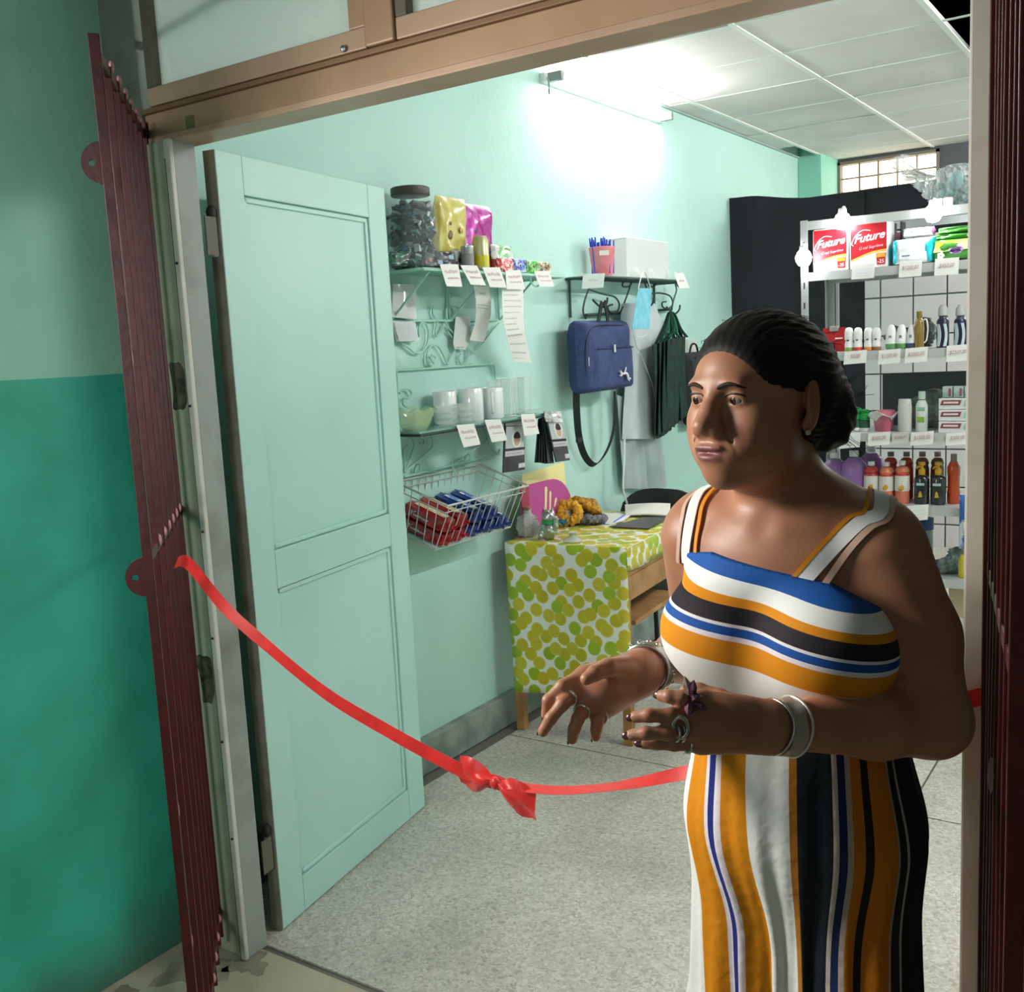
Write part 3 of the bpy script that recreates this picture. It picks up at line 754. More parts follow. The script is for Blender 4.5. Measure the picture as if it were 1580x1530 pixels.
def pillow(mb, w, h, d, nu=14, nv=14, p=4.0, q=0.5, wr=0.0, seed=0, m=None, crimp=0.0, mi=0):
    """soft pouch: outline w x h (x,z), bulging to +-d/2 along y"""
    rnd = random.Random(seed); a0 = rnd.uniform(0, 9)
    F = []; B = []
    for i in range(nu+1):
        u = -1+2*i/nu; fr = []; br = []
        for j in range(nv+1):
            v = -1+2*j/nv
            uu = math.copysign(abs(u)**0.8, u); vv = math.copysign(abs(v)**0.8, v)
            t = max(0.0, (1-abs(uu)**p)*(1-abs(vv)**p))**q
            if crimp and abs(vv) > 1-crimp: t *= max(0.0, (1-abs(vv))/crimp)**0.8
            n_ = wr*(math.sin(5*u+3.1*v+a0)+math.sin(3.3*u-6*v+2*a0)+0.6*math.sin(11*u+9*v))
            x = w/2*uu; z = h/2*vv
            fr.append(Vector((x, -d/2*t*(1+0.15*n_)-n_*0.002*t-0.0006, z))); br.append(Vector((x, d/2*t*(1-0.15*n_)+0.0006, z)))
        F.append(fr); B.append(br)
    if m is not None:
        F = [[m@p_ for p_ in r] for r in F]; B = [[m@p_ for p_ in r] for r in B]
    mb.grid(F, mi=mi); mb.grid([r[::-1] for r in B], mi=mi)
    n = nu+1; rim = [F[i][0] for i in range(nu+1)]+[F[nu][j] for j in range(1, nv+1)]+[F[i][nv] for i in range(nu-1, -1, -1)]+[F[0][j] for j in range(nv-1, 0, -1)]
    rib = [B[i][0] for i in range(nu+1)]+[B[nu][j] for j in range(1, nv+1)]+[B[i][nv] for i in range(nu-1, -1, -1)]+[B[0][j] for j in range(nv-1, 0, -1)]
    k = len(rim); mb.add(rim+rib, [(a, a+k, (a+1) % k+k, (a+1) % k) for a in range(k)], True, mi)
    return mb

def quad_sheet(name, label, rows, mat, cat='paper', t=0.0008, group=None):
    """a hanging paper from rows of corner points (world)"""
    c = rows[0][0]
    o = thing(name, label, cat, tuple(c), group=group)
    P = []
    for a, b in rows: P.append([a.lerp(b, k/4) for k in range(5)])
    MB().sheet(P, t).build('sheet', mat, o, world=True)
    return o

def scribble(parent, rows, lines, mat, name='handwriting', off=Vector((0.0012, 0, 0)), seed=1, amp=0.16):
    """handwritten strokes on a paper given by rows of corner points (world)"""
    rnd = random.Random(seed); mb = MB()
    def at(s, t):
        k = t*(len(rows)-1); i = min(int(k), len(rows)-2); f = k-i
        a = rows[i][0].lerp(rows[i+1][0], f); b = rows[i][1].lerp(rows[i+1][1], f); return a.lerp(b, s)+off
    for t, s0, s1, h in lines:
        n = int((s1-s0)*26); pts = []
        for k in range(n):
            s = s0+(s1-s0)*k/(n-1); pts.append(at(s+rnd.uniform(-.012, .012), t+(h if k % 2 else -h)*rnd.uniform(.4, 1)))
        if len(pts) > 1: mb.tube(pts, 0.00045, 4)
    return mb.build(name, mat, parent, world=True)

def price_tag(label, quad, off, seed, group=None):
    q = [wl(x, y, off) for x, y in quad]
    rows = [(q[0], q[1]), (q[3], q[2])]
    o = quad_sheet('price_tag', label, rows, paper, 'price tag', group=group)
    scribble(o, rows, ((0.34, 0.12, 0.88, 0.10), (0.62, 0.2, 0.9, 0.06)), red_ink, seed=seed)
    return o

# ---------------------------------------------- upper shelf of mint iron
ZS = 1.900; Y0, Y1 = 2.86, 3.80
sh = thing('wall_shelf', 'upper mint iron shelf with scrollwork holding the jar and snacks', 'shelf', (XL, 3.33, ZS))
MB().span((XL+0.004, Y0, ZS-0.010), (XL+0.205, Y1, ZS-0.004)).build('shelf_board', M('mint_board', '#8fc9b6', 0.5), sh, world=True)
fr = MB(); rr = 0.0055
fr.tube([(XL+0.006, Y0, ZS-0.012), (XL+0.206, Y0, ZS-0.012), (XL+0.206, Y1, ZS-0.012), (XL+0.006, Y1, ZS-0.012)], rr, 8)
fr.build('shelf_frame', mint_iron, sh, world=True)
zr = 1.722
MB().tube([(XL+0.012, 2.87, zr), (XL+0.012, 3.58, zr)], rr, 8).build('wall_rail', mint_iron, sh, world=True)
for y in (2.90, 3.26, 3.60):
    MB().tube([(XL+0.012, y, zr), (XL+0.202, y, ZS-0.016)], 0.0045, 8).build('strut', mint_iron, sh, world=True)
    MB().tube([(XL+0.010, y, zr), (XL+0.010, y, ZS-0.014)], 0.005, 8).build('upright', mint_iron, sh, world=True)
def curl(px_pts, off, r, parent, mat, name='scroll', s=4.78, ox=580, oy=260):
    p = [wl(*zz(q, s, ox, oy), off) for q in px_pts]
    return MB().tube(catmull(p, 5), r, 7).build(name, mat, parent, world=True)
for c in ([(320, 1240), (315, 1190), (330, 1140), (370, 1150), (388, 1220), (370, 1310), (310, 1365), (240, 1320), (180, 1270), (130, 1150)],
          [(440, 1395), (415, 1375), (405, 1405), (430, 1440), (385, 1440), (375, 1380), (395, 1320), (440, 1300), (480, 1340), (530, 1445)],
          [(530, 1445), (570, 1360), (610, 1300), (655, 1300), (680, 1360), (665, 1420), (630, 1440), (612, 1400), (630, 1365)],
          [(910, 1140), (840, 1220), (780, 1300), (720, 1355), (670, 1310), (665, 1230), (690, 1160), (730, 1160), (735, 1230), (705, 1260)],
          [(425, 1015), (420, 1070), (450, 1130), (440, 1200), (450, 1235), (480, 1200), (500, 1150)],
          [(525, 1110), (520, 1040), (560, 1015), (610, 1030), (605, 1070)],
          [(500, 1110), (540, 1180), (590, 1230), (560, 1240), (530, 1200)]):
    curl(c, 0.016, 0.0042, sh, mint_iron)
MB().tube([wl(*zz((525, 880), 4.78, 580, 260), .012), wl(*zz((525, 1120), 4.78, 580, 260), .012)], 0.0035, 6).build('upright', mint_iron, sh, world=True)
# end hook
MB().tube(catmull([wl(818, 424, .2), wl(820, 436, .2), wl(828, 442, .2), wl(834, 436, .2), wl(831, 430, .2)], 5), 0.0035, 7).build('hook', mint_iron, sh, world=True)

Z4 = lambda *a: [zz(q, 4.78, 580, 260) for q in a]
price_tag('leftmost white price tag on the upper mint shelf edge', Z4((470, 705), (605, 705), (637, 872), (522, 868)), 0.213, 1)
price_tag('price tag on the upper shelf edge just below the silver tin', Z4((622, 712), (745, 715), (812, 862), (700, 855)), 0.213, 2)
price_tag('price tag on the upper shelf edge below the yellow can', Z4((785, 728), (912, 728), (965, 878), (842, 875)), 0.213, 3)
price_tag('price tag on the upper shelf edge above the long paper list', Z4((955, 752), (1065, 748), (1100, 890), (965, 890)), 0.213, 4)
price_tag('rightmost price tag at the far end of the upper mint shelf', Z4((1165, 755), (1275, 755), (1318, 870), (1205, 870)), 0.213, 5)

rows = [(wl(*zz(a, 4.78, 580, 260), f), wl(*zz(b, 4.78, 580, 260), f)) for a, b, f in (((930, 885), (1085, 885), .195), ((930, 1000), (1090, 1000), .19), ((938, 1120), (1090, 1110), .18), ((960, 1230), (1098, 1215), .165), ((1000, 1390), (1140, 1400), .13), ((1015, 1422), (1150, 1432), .125))]
o = quad_sheet('paper_list', 'long curling white paper list hanging from the upper shelf', rows, paper)
scribble(o, rows, [(0.08+0.075*k, 0.08, 0.75+0.15*math.sin(k), 0.012) for k in range(11)], grey_ink, 'written_lines', seed=9)
rows = [(wl(*zz(a, 4.78, 580, 260), f), wl(*zz(b, 4.78, 580, 260), f)) for a, b, f in (((722, 866), (835, 870), .16), ((738, 970), (850, 985), .13), ((738, 1060), (848, 1070), .10), ((732, 1140), (832, 1150), .07), ((690, 1265), (795, 1278), .05))]
o = quad_sheet('paper_strip', 'curled white paper strip hanging behind the second price tag', rows, paper)
scribble(o, rows, [(0.12, 0.3, 0.7, 0.03), (0.34, 0.1, 0.8, 0.015), (0.4, 0.1, 0.8, 0.015)], grey_ink, 'printed_lines', seed=4)
rows = [(wl(*zz(a, 4.78, 580, 260), f), wl(*zz(b, 4.78, 580, 260), f)) for a, b, f in (((588, 1092), (698, 1092), .03), ((570, 1292), (688, 1280), .03), ((580, 1330), (660, 1335), .028))]
o = quad_sheet('paper_card', 'small white printed card on the scrollwork of the upper shelf', rows, M('grey_card', '#d8dcd8', 0.6))
scribble(o, rows, [(0.85, 0.15, 0.75, 0.05)], grey_ink, 'printed_lines', seed=6)
# two clear zip bags hung by the door
for (lab, rr_, seed, tint) in (('clear zip bag of pinkish trinkets hanging beside the open door', [((125, 850), (295, 855)), ((122, 960), (298, 970)), ((118, 1095), (300, 1112))], 3, '#d9b3a4'),
                               ('lower clear zip bag with grey trinkets under the pinkish one', [((132, 1128), (290, 1128)), ((150, 1200), (300, 1205)), ((172, 1274), (318, 1272))], 5, '#a9b4bd')):
    rows = [(wl(*zz(a, 4.78, 580, 260), .035), wl(*zz(b, 4.78, 580, 260), .035)) for a, b in rr_]
    o = thing('zip_bag', lab, 'bag', tuple(rows[0][0]))
    P = [[a.lerp(b, k/4)+Vector((0.006*math.sin(PI*k/4), 0, 0)) for k in range(5)] for a, b in rows]
    MB().sheet(P, 0.0012).build('film_front', film('zip_film', '#e9eef0', 0.45, 0.1), o, world=True)
    P2 = [[p_-Vector((0.012, 0, 0)) for p_ in r] for r in P]
    MB().sheet(P2, 0.001).build('film_back', M('zip_back', '#dfe3e2', 0.4), o, world=True)
    mb = MB(); rnd = random.Random(seed)
    for k in range(16):
        t = rnd.uniform(.35, .95); s_ = rnd.uniform(.1, .9); i = min(int(t*2), 1); a = rows[i][0].lerp(rows[i+1][0], t*2-i); b = rows[i][1].lerp(rows[i+1][1], t*2-i)
        mb.sphere(a.lerp(b, s_)+Vector((-0.003, 0, 0)), rnd.uniform(.005, .009), 8, 5, (0.5, 1, 1))
    mb.build('trinkets', M('trinket_'+tint, tint, 0.35, var=('#f0f0f0', 40, .4, .6)), o, world=True, kind='stuff')

# candy jar
jc = Vector((XL+0.105, 2.942, ZS-0.003))
jar = thing('sweet_jar', 'big clear jar with a brown lid full of dark wrapped sweets', 'jar', tuple(jc))
JS = 1.13
prof = [(r_*JS, z_*JS) for r_, z_ in [(0.070, 0.0), (0.079, 0.006), (0.081, 0.03), (0.081, 0.165), (0.078, 0.19), (0.066, 0.212), (0.055, 0.222), (0.055, 0.235)]]
MB().lathe(prof+[(r-0.0025, z) for r, z in reversed(prof[1:])], 32, cap=False).build('glass', film('jar_film', '#dfeeee', 0.92, 0.05), jar)
MB().lathe([(r_*JS, z_*JS) for r_, z_ in [(0.060, 0.226), (0.0615, 0.229), (0.0615, 0.249), (0.058, 0.252)]], 28).build('lid', M('lid_brown', '#4a4542', 0.45), jar)
mb = MB(); rnd = random.Random(3); cols = ['#131b26', '#1b262e', '#6f948f', '#a9bab8', '#22566c', '#163029', '#0e1317']
for k in range(210):
    a = rnd.uniform(0, 2*PI); r_ = 0.076*rnd.random()**.4; z = rnd.uniform(0.014, 0.225)
    if z > 0.19: r_ *= 0.75
    R3 = Matrix.Rotation(rnd.uniform(0, 6), 3, 'X')@Matrix.Rotation(rnd.uniform(0, 6), 3, 'Z')
    mb.box((r_*math.cos(a), r_*math.sin(a), z), (0.040, 0.022, 0.008), m=R3, mi=k % len(cols))
mb.build('wrapped_sweets', [M('sweet%d' % i, c, 0.3) for i, c in enumerate(cols)], jar, kind='stuff')

def bag_on(name, label, cat, px0, px1, base, d, off, mats, seed, prints=(), lean=0.1, rz=PI/2):
    """upright snack pouch on a shelf; px0,px1 = image box corners used for its real width and height"""
    a = wl(px0[0], base, off); b = wl(px1[0], base, off); w = abs(b.y-a.y); h = wl((px0[0]+px1[0])/2, px0[1], off).z-(ZS-0.003)
    o = thing(name, label, cat, (XL+off, (a.y+b.y)/2, ZS-0.003), rz)
    m = Matrix.Translation((0, 0, h/2+0.001))@Matrix.Rotation(lean, 4, 'X')
    pillow(MB(), w, h, d, 16, 18, 5, 0.5, 0.5, seed, m, crimp=0.12).build('pouch', mats[0], o)
    for nm, u, v, rw, rh, mt in prints:
        q = m@Vector((u*w/2, -d/2*0.97-0.002, v*h/2))
        mb = MB(); mb.sphere((0, 0, 0), 1, 14, 6, (rw, 0.0035, rh)); mb.xf(Matrix.Translation(q)); mb.build(nm, mt, o)
    return o, w, h, m
ybag = M('yellow_pouch', '#d8d07a', 0.25, var=('#c3b64a', 18, .45, .65), coat=0.6)
bag_on('snack_bag', 'pale yellow crinkled snack bag between the jar and the magenta bag', 'snack', (672, 306), (717, 380), 396, 0.05, 0.09, [ybag], 2,
       [('print_spot', -0.35, 0.35, .013, .016, M('print_brown', '#6d5a42', .5)), ('print_spot', -0.3, 0.0, .016, .018, M('print_brown')), ('print_spot', 0.45, 0.15, .012, .012, M('print_tan', '#c9a05c', .5)),
        ('print_spot', 0.1, -0.6, .02, .028, M('print_white', '#e6e8e6', .4)), ('print_spot', -0.4, -0.75, .018, .02, M('print_olive', '#a9a52e', .4))])
sb = bag_on('snack_bag', 'magenta foil snack bag behind the yellow drink can', 'snack', (710, 318), (757, 380), 398, 0.05, 0.075, [M('magenta_foil', '#b01f92', 0.22, 0.3, var=('#d46fc0', 25, .5, .62), coat=0.5)], 4,
            [('print_spot', -0.3, 0.3, .014, .017, M('print_dark', '#4a4148', .5)), ('print_spot', 0.2, -0.3, .022, .02, M('print_silver', '#cfc2d4', .3)), ('print_spot', 0.55, -0.1, .012, .018, M('print_brown'))])
# clear cellophane tops behind the bags
o = thing('cellophane_wrap', 'crumpled clear cellophane sticking up above the yellow snack bag', 'wrapper', (XL+0.06, 3.13, 2.10))
mb = MB(); rnd = random.Random(5)
for k in range(7):
    y = 3.05+0.03*k; P = [[Vector((XL+0.05+0.02*rnd.random(), y+0.022*i+rnd.uniform(-.006, .006), 2.06+0.035*j+(0.03*rnd.random() if j == 2 else 0))) for i in range(3)] for j in range(3)]
    mb.sheet(P, 0.0006)
mb.build('film', plasticfilm, o, world=True)
# silver tin, small dark boxes, can, sweets along the front of the shelf
def shelf_spot(px, off, z=None): p = wl(px[0], px[1], off); return (p.x, p.y, ZS-0.003 if z is None else z)
t_ = thing('tin', 'small silver tin beside the yellow can on the upper shelf', 'tin', shelf_spot((722, 408), .16))
MB().lathe([(0.022, 0), (0.0235, 0.002), (0.0235, 0.080), (0.0245, 0.082), (0.0245, 0.090), (0.022, 0.092)], 22).build('body', M('tin_silver', '#c8ccd0', 0.3, 0.7), t_)
MB().lathe([(0.0239, 0.018), (0.0239, 0.062)], 22, cap=False).build('paper_band', M('tin_band', '#8d8f94', 0.6), t_)
cn = thing('drink_can', 'yellow and grey drink can with slanted blue lettering on upper shelf', 'can', shelf_spot((743, 410), .165), PI/2+0.5)
MB().lathe([(r_*1.22, z_*1.22) for r_, z_ in [(0.019, 0), (0.024, 0.004), (0.0255, 0.012), (0.0255, 0.092), (0.021, 0.104), (0.0205, 0.107), (0.018, 0.105)]], 26).build('body', M('can_grey', '#c9c49a', 0.3, 0.3, var=('#b7b48a', 14, .4, .6)), cn)
MB().lathe([(0.0314, 0.018), (0.0315, 0.036), (0.0314, 0.058)], 26, cap=False).build('yellow_band', M('can_yellow', '#c9c01c', 0.35), cn)
text('lettering', 'imto', 0.026, M('can_blue', '#2f56a5', 0.5), cn, Matrix.Rotation(PI+.9, 4, 'Z')@frame((0.0, 0.0322, 0.076), (-1, 0, 0.45), (0.2, 0, 1)), bold=0.0006)
rnd = random.Random(11)
def wrap(label, px0, px1, base, mats, off=0.17, d=0.03, cat='sweet', h=None, marks=True, name='sweet_pack'):
    a = wl(px0[0], base, off); b = wl(px1, base, off); w = abs(b.y-a.y)-0.001; h = h or (wl(px0[0], px0[1], off).z-(ZS-0.003))
    o = thing(name, label, cat, (XL+off, (a.y+b.y)/2, ZS-0.003), PI/2)
    pillow(MB(), w, h, d, 10, 10, 8, 0.4, 0.3, int(px1), Matrix.Translation((0, 0, h/2))).build('wrapper', mats[0], o)
    if marks:
        mb = MB()
        for k in range(3): mb.box((w*(-.3+.3*k), -d/2-0.0006, h*(.35+.15*((k*7) % 3))), (w*.24, 0.0016, h*.2))
        mb.build('print', mats[1], o)
    return o
wh = M('print_white'); 
wrap('black and blue box of sweets in front of the candy jar', (668, 386), 697, 404, (M('blackblue', '#14181f', .3), M('print_blue', '#7fb0cf', .4)), .17, .03)
wrap('small dark pack tucked against the foot of the candy jar', (650, 388), 668, 402, (black_m, M('print_red', '#c04a52', .4)), .17, .03)
wrap('white and grey label box above the black sweets box', (697, 385), 711, 404, (M('labelgrey', '#aab0b0', .5), M('print_dark')), .12, .03)
wrap('dark red sweet pack right of the drink can', (759, 399), 767, 412, (M('darkred', '#8c1f2a', .35), wh), .15, .03)
wrap('red and white sweet pack on the upper shelf edge', (767, 398), 789, 414, (M('redwhite', '#d8434b', .35, var=('#f0d5d2', 60, .5, .55)), wh), .17, .03)
wrap('blue and white sweet pack on the upper shelf edge', (790, 399), 809, 416, (M('bluewhite', '#4a68c4', .35, var=('#c9d6f0', 60, .5, .56)), M('navy', '#1d2f7a', .4)), .17, .03)
wrap('bright green sweet pack on the upper shelf edge', (811, 401), 827, 417, (M('limegreen', '#46c43a', .35, var=('#c9e8b0', 60, .52, .58)), M('print_brown')), .17, .03)
wrap('brown and cream sweet pack at the far end of the shelf', (828, 403), 847, 419, (M('browncream', '#8d7f55', .35, var=('#e5dccb', 50, .5, .55)), M('maroon', '#5c2c3c', .4)), .17, .03)
wrap('green and clear pack standing behind the red sweet pack', (758, 377), 789, 402, (M('greenclear', '#5db44d', .25, var=('#e2ebe2', 14, .45, .55), coat=.5), wh), .10, .03)
wrap('dark green bottle-shaped pack half hidden at the left foot of the jar', (603, 388), 628, 405, (M('deepgreen', '#1f6a54', .25, var=('#16382f', 30, .4, .6)), M('print_dark')), .19, .03)

# ---------------------------------------------- second shelf with mugs and glasses
ZT = 1.330; Yt0, Yt1 = 2.80, 3.66
s2 = thing('wall_shelf', 'second mint wall shelf holding the white mugs and glassware', 'shelf', (XL, 3.24, ZT))
MB().span((XL+0.004, Yt0, ZT-0.007), (XL+0.192, Yt1, ZT)).build('shelf_board', M('shelf_glass', '#9fcfc2', 0.15, trans=0.3), s2, world=True)
MB().tube([(XL+0.006, Yt0, ZT-0.012), (XL+0.194, Yt0, ZT-0.012), (XL+0.194, Yt1, ZT-0.012), (XL+0.006, Yt1, ZT-0.012)], 0.005, 8).build('shelf_frame', M('dark_green_iron', '#274038', .5), s2, world=True)
Z5 = lambda q: zz(q, 4.5, 600, 540)
for c in ([(52, 130), (60, 300), (78, 540)], [(60, 140), (300, 125), (720, 95)], [(722, 95), (735, 120), (742, 200)]):
    MB().tube([wl(*Z5(q), .012) for q in c], 0.005, 8).build('back_frame', mint_iron, s2, world=True)
for c in ([(125, 395), (100, 375), (105, 335), (140, 330), (158, 300), (140, 275), (105, 275), (72, 300)],
          [(85, 580), (140, 590), (175, 650), (150, 740), (110, 850), (110, 780), (100, 700), (130, 660)],
          [(215, 640), (235, 655), (245, 620), (215, 600), (250, 570), (295, 600), (300, 670), (230, 740), (110, 850)],
          [(640, 515), (680, 590), (660, 640), (560, 715), (450, 795)], [(680, 610), (710, 680), (755, 715), (770, 690)],
          [(110, 880), (300, 835), (450, 795), (765, 722)], [(430, 775), (450, 830), (470, 870)]):
    MB().tube(catmull([wl(*Z5(q), .018) for q in c], 5), 0.0042, 7).build('scroll', mint_iron, s2, world=True)
Z5l = lambda *a: [Z5(q) for q in a]
price_tag('leftmost price tag under the white mugs', Z5l((468, 520), (590, 510), (637, 655), (520, 675)), 0.202, 21)
price_tag('middle price tag on the mug shelf edge', Z5l((663, 485), (775, 480), (822, 625), (715, 640)), 0.202, 22)
price_tag('price tag between the two hanging hair packets', Z5l((915, 445), (1010, 440), (1045, 580), (940, 595)), 0.202, 23)

mug_m = M('mug_glaze', '#e8ecec', 0.18, coat=0.4)
def mug(label, px, off, r, h, hang):
    p = wl(px, 650, off); o = thing('mug', label, 'mug', (p.x, p.y, ZT), 0)
    MB().lathe([(r*0.93, 0), (r, 0.004), (r, h-0.002), (r-0.0015, h), (r-0.004, h-0.002), (r-0.004, 0.008), (0.002, 0.006)], 30).build('cup', mug_m, o)
    c, s_ = math.cos(hang), math.sin(hang)
    pts = [(r-0.002, h*.80), (r+0.020, h*.82), (r+0.030, h*.62), (r+0.028, h*.40), (r+0.014, h*.24), (r-0.002, h*.20)]
    MB().tube(catmull([(x*c, x*s_, z) for x, z in pts], 5), 0.0055, 9).build('handle', mug_m, o)
    return o
mug('white mug at the back left behind the bubbled tumblers', 688, .075, .045, .125, 2.6)
mug('white mug in the middle of the second shelf', 728, .085, .049, .128, 2.5)
mug('white mug with its handle turned to the doorway beside the glasses', 762, .10, .043, .122, -1.0)
def tumbler(label, px, off, r, h, mat, knob=True, py=652, name='tumbler', cat='glass'):
    p = wl(px, py, off); o = thing(name, label, cat, (p.x, p.y, ZT))
    MB().lathe([(r*.86, 0), (r*.9, .003), (r, h), (r-.003, h), (r*.9-.004, .008), (.001, .007)], 24).build('vessel', mat, o)
    if knob:
        mb = MB()
        for j in range(3):
            for k in range(12):
                a = 2*PI*(k+.5*(j % 2))/12; z = h*(.2+.27*j); q = r*(.9+.1*z/h)
                mb.sphere((q*math.cos(a), q*math.sin(a), z), .007, 8, 5)
        mb.build('bubble_relief', mat, o)
    return o
tumbler('bubbled clear tumbler in front of the left mug', 689, .155, .036, .078, clear)
tumbler('second bubbled clear tumbler in front of the middle mug', 715, .155, .036, .078, clear)
# green glass dish with petal rim
p = wl(640, 660, .12); o = thing('glass_bowl', 'pale green petal-edged glass bowl at the near end of the mug shelf', 'bowl', (p.x, p.y, ZT))
P = []
for k in range(48):
    a = 2*PI*k/48; row = []
    for i in range(7):
        t = i/6; r_ = (.045+.032*t**.7)*(1+.07*t*math.cos(8*a)); row.append(Vector((r_*math.cos(a), r_*math.sin(a), .004+.072*t+.006*t*math.cos(8*a))))
    P.append(row)
mb = MB(); mb.grid(P, closed_u=True); mb.lathe([(.045, .0), (.045, .004)], 24); bo = mb.build('bowl', greenglass, o)
so = bo.modifiers.new('t', 'SOLIDIFY'); so.thickness = .003
def sqglass(label, px, off, w, h, rz):
    p = wl(px, 642, off); o = thing('square_glass', label, 'glass', (p.x, p.y, ZT), rz)
    n = 32; sec = [(math.copysign(abs(math.cos(a))**.45, math.cos(a)), math.copysign(abs(math.sin(a))**.45, math.sin(a))) for a in [2*PI*k/n for k in range(n)]]
    prof = [(w*.40, 0), (w*.42, .003), (w*.5, h), (w*.5-.003, h), (w*.42-.003, .012), (.002, .012)]
    vs = [(x*r_, y*r_, z) for r_, z in prof for x, y in sec]; fs = []
    for i in range(len(prof)-1):
        for k in range(n): fs.append((i*n+k, i*n+(k+1) % n, (i+1)*n+(k+1) % n, (i+1)*n+k))
    fs.append(tuple(range(n-1, -1, -1))); fs.append(tuple((len(prof)-1)*n+k for k in range(n)))
    MB().add(vs, fs, True).build('vessel', clear, o)
    MB().tube([(x*w*.497, y*w*.497, h) for x, y in sec], .0018, 6, closed=True).build('rim', film('glass_edge', '#f4fbf8', .35, .05), o)
    for sx_, sy_ in ((1, 1), (1, -1), (-1, 1), (-1, -1)): MB().tube([(sx_*w*.355, sy_*w*.355, .004), (sx_*w*.425, sy_*w*.425, h)], .0016, 5).build('corner_edge', film('glass_edge', '#f4fbf8', .35, .05), o)
    MB().tube([(x*w*.42, y*w*.42, .004) for x, y in sec], .0022, 6, closed=True).build('foot', film('glass_edge', '#f4fbf8', .35, .05), o); return o
sqglass('tall square clear glass next to the handled mug', 783, .12, .075, .152, .2)
sqglass('rightmost tall square clear glass on the second shelf', 806, .10, .072, .150, .1)
tumbler('small clear glass at the back between mug and square glasses', 762, .05, .026, .15, clear, False)
p = wl(823, 634, .13); o = thing('glass_dish', 'flat clear glass dish at the far end of the mug shelf', 'dish', (p.x, p.y-.03, ZT))
MB().lathe([(.028, 0), (.03, .002), (.052, .022), (.05, .023), (.028, .006), (.001, .005)], 26).build('dish', clear, o)

# hair packets hanging from the shelf end
def packet(name, label, quad, off, tilt, front=True, thick=.006):
    q = [wl(x, y, off) for x, y in quad]; o = thing(name, label, 'packet', tuple(q[0]))
    u = (q[1]-q[0]); v = (q[3]-q[0]); n = Vector((1, 0, 0))
    def pt(a, b, d=0.0): return q[0]+u*a+(v+(q[2]-q[1]-v)*a)*b+n*d
    def slab_(a0, a1, b0, b1, d0, d1):
        c = [(a0, b0), (a1, b0), (a0, b1), (a1, b1)]
        return MB().hexa([pt(a, b, d0) for a, b in c]+[pt(a, b, d1) for a, b in c])
    slab_(0, 1, 0, 1, 0, thick).build('sleeve', M('packet_dark', '#22272b', .25, coat=.5), o, world=True, bevel=.001)
    if front:
        slab_(.02, .98, .0, .12, thick, thick+.001).build('clear_top', film('packet_clear', '#eaf0f0', .3, .1), o, world=True)
        slab_(.06, .97, .13, .55, thick, thick+.0008).build('picture_card', M('packet_grey', '#b9c3c6', .35), o, world=True)
        ov = [pt(.60+.26*math.cos(a), .35+.19*math.sin(a), thick+.0012) for a in [2*PI*k/24 for k in range(24)]]
        MB().add(ov, [tuple(range(24))]).build('portrait_oval', M('packet_oval', '#e3e6e4', .4), o, world=True)
        fc = [pt(.60+.15*math.cos(a), .40+.115*math.sin(a), thick+.0016) for a in [2*PI*k/20 for k in range(20)]]
        MB().add(fc, [tuple(range(20))]).build('portrait_face', M('packet_face', '#c9a48f', .5), o, world=True)
        hr = [pt(.60+.17*math.cos(a), .345+.105*math.sin(a)*(1 if math.sin(a) < 0 else .25), thick+.002) for a in [2*PI*k/20 for k in range(20)]]
        MB().add(hr, [tuple(range(20))]).build('portrait_hair', M('packet_hair', '#1e1c1e', .5), o, world=True)
        slab_(0, 1, .55, .585, thick, thick+.001).build('black_strip', black_m, o, world=True)
        slab_(.06, .97, .60, .70, thick, thick+.001).build('title_band', M('packet_band', '#c6c3cf', .4), o, world=True)
        mb = MB()
        for k in range(9): mb.tube([pt(.12+.085*k, .67, thick+.0016), pt(.16+.085*k, .63, thick+.0016)], .0008, 4)
        mb.build('title_lettering', M('packet_ink', '#56485e', .6), o, world=True)
        slab_(.70, 1.0, .86, .95, thick, thick+.001).build('corner_label', M('packet_band'), o, world=True)
    return o
Zp = lambda *a: [zz(q, 13.17, 770, 630) for q in a]
packet('hair_packet', 'black and silver hair packet with a portrait under the mug shelf', Zp((100, 230), (490, 215), (500, 1240), (60, 1310)), .150, 0)
fan = [Zp((790, 210), (900, 170), (850, 1090), (715, 1105)), Zp((830, 195), (930, 165), (930, 1100), (790, 1105)), Zp((860, 185), (950, 165), (990, 1110), (850, 1115)), Zp((880, 175), (970, 165), (1040, 1115), (910, 1125)), Zp((900, 170), (985, 165), (1100, 1110), (970, 1120))]
for k, q in enumerate(fan):
    packet('hair_packet', ['leftmost black packet in the fan of hanging hair packets', 'second black packet from the left in the hanging fan', 'middle black packet of the hanging hair packet fan', 'black packet right of the middle one in the hanging fan', 'black packet directly behind the portrait front packet of the fan'][k], q, .145+.009*k, 0, False, .005)
packet('hair_packet', 'front packet of the hanging fan with crinkled silver top and portrait', Zp((900, 60), (1230, 60), (1420, 1050), (1140, 1090)), .195, 0, True, .006)
mb = MB(); a = wl(*Zp((900, 70))[0], .203); rnd = random.Random(2)
P = [[wl(*Zp((890+340*i/6+40*j/4, 45+230*j/4))[0], .205)+Vector((rnd.uniform(0, .008), 0, rnd.uniform(-.003, .003))) for i in range(7)] for j in range(5)]
o = thing('silver_foil', 'crinkled silver foil top above the front hair packet', 'foil', tuple(a)); MB().sheet(P, .001, smooth=False).build('foil', M('foil', '#dfe5e6', .2, .85), o, world=True)

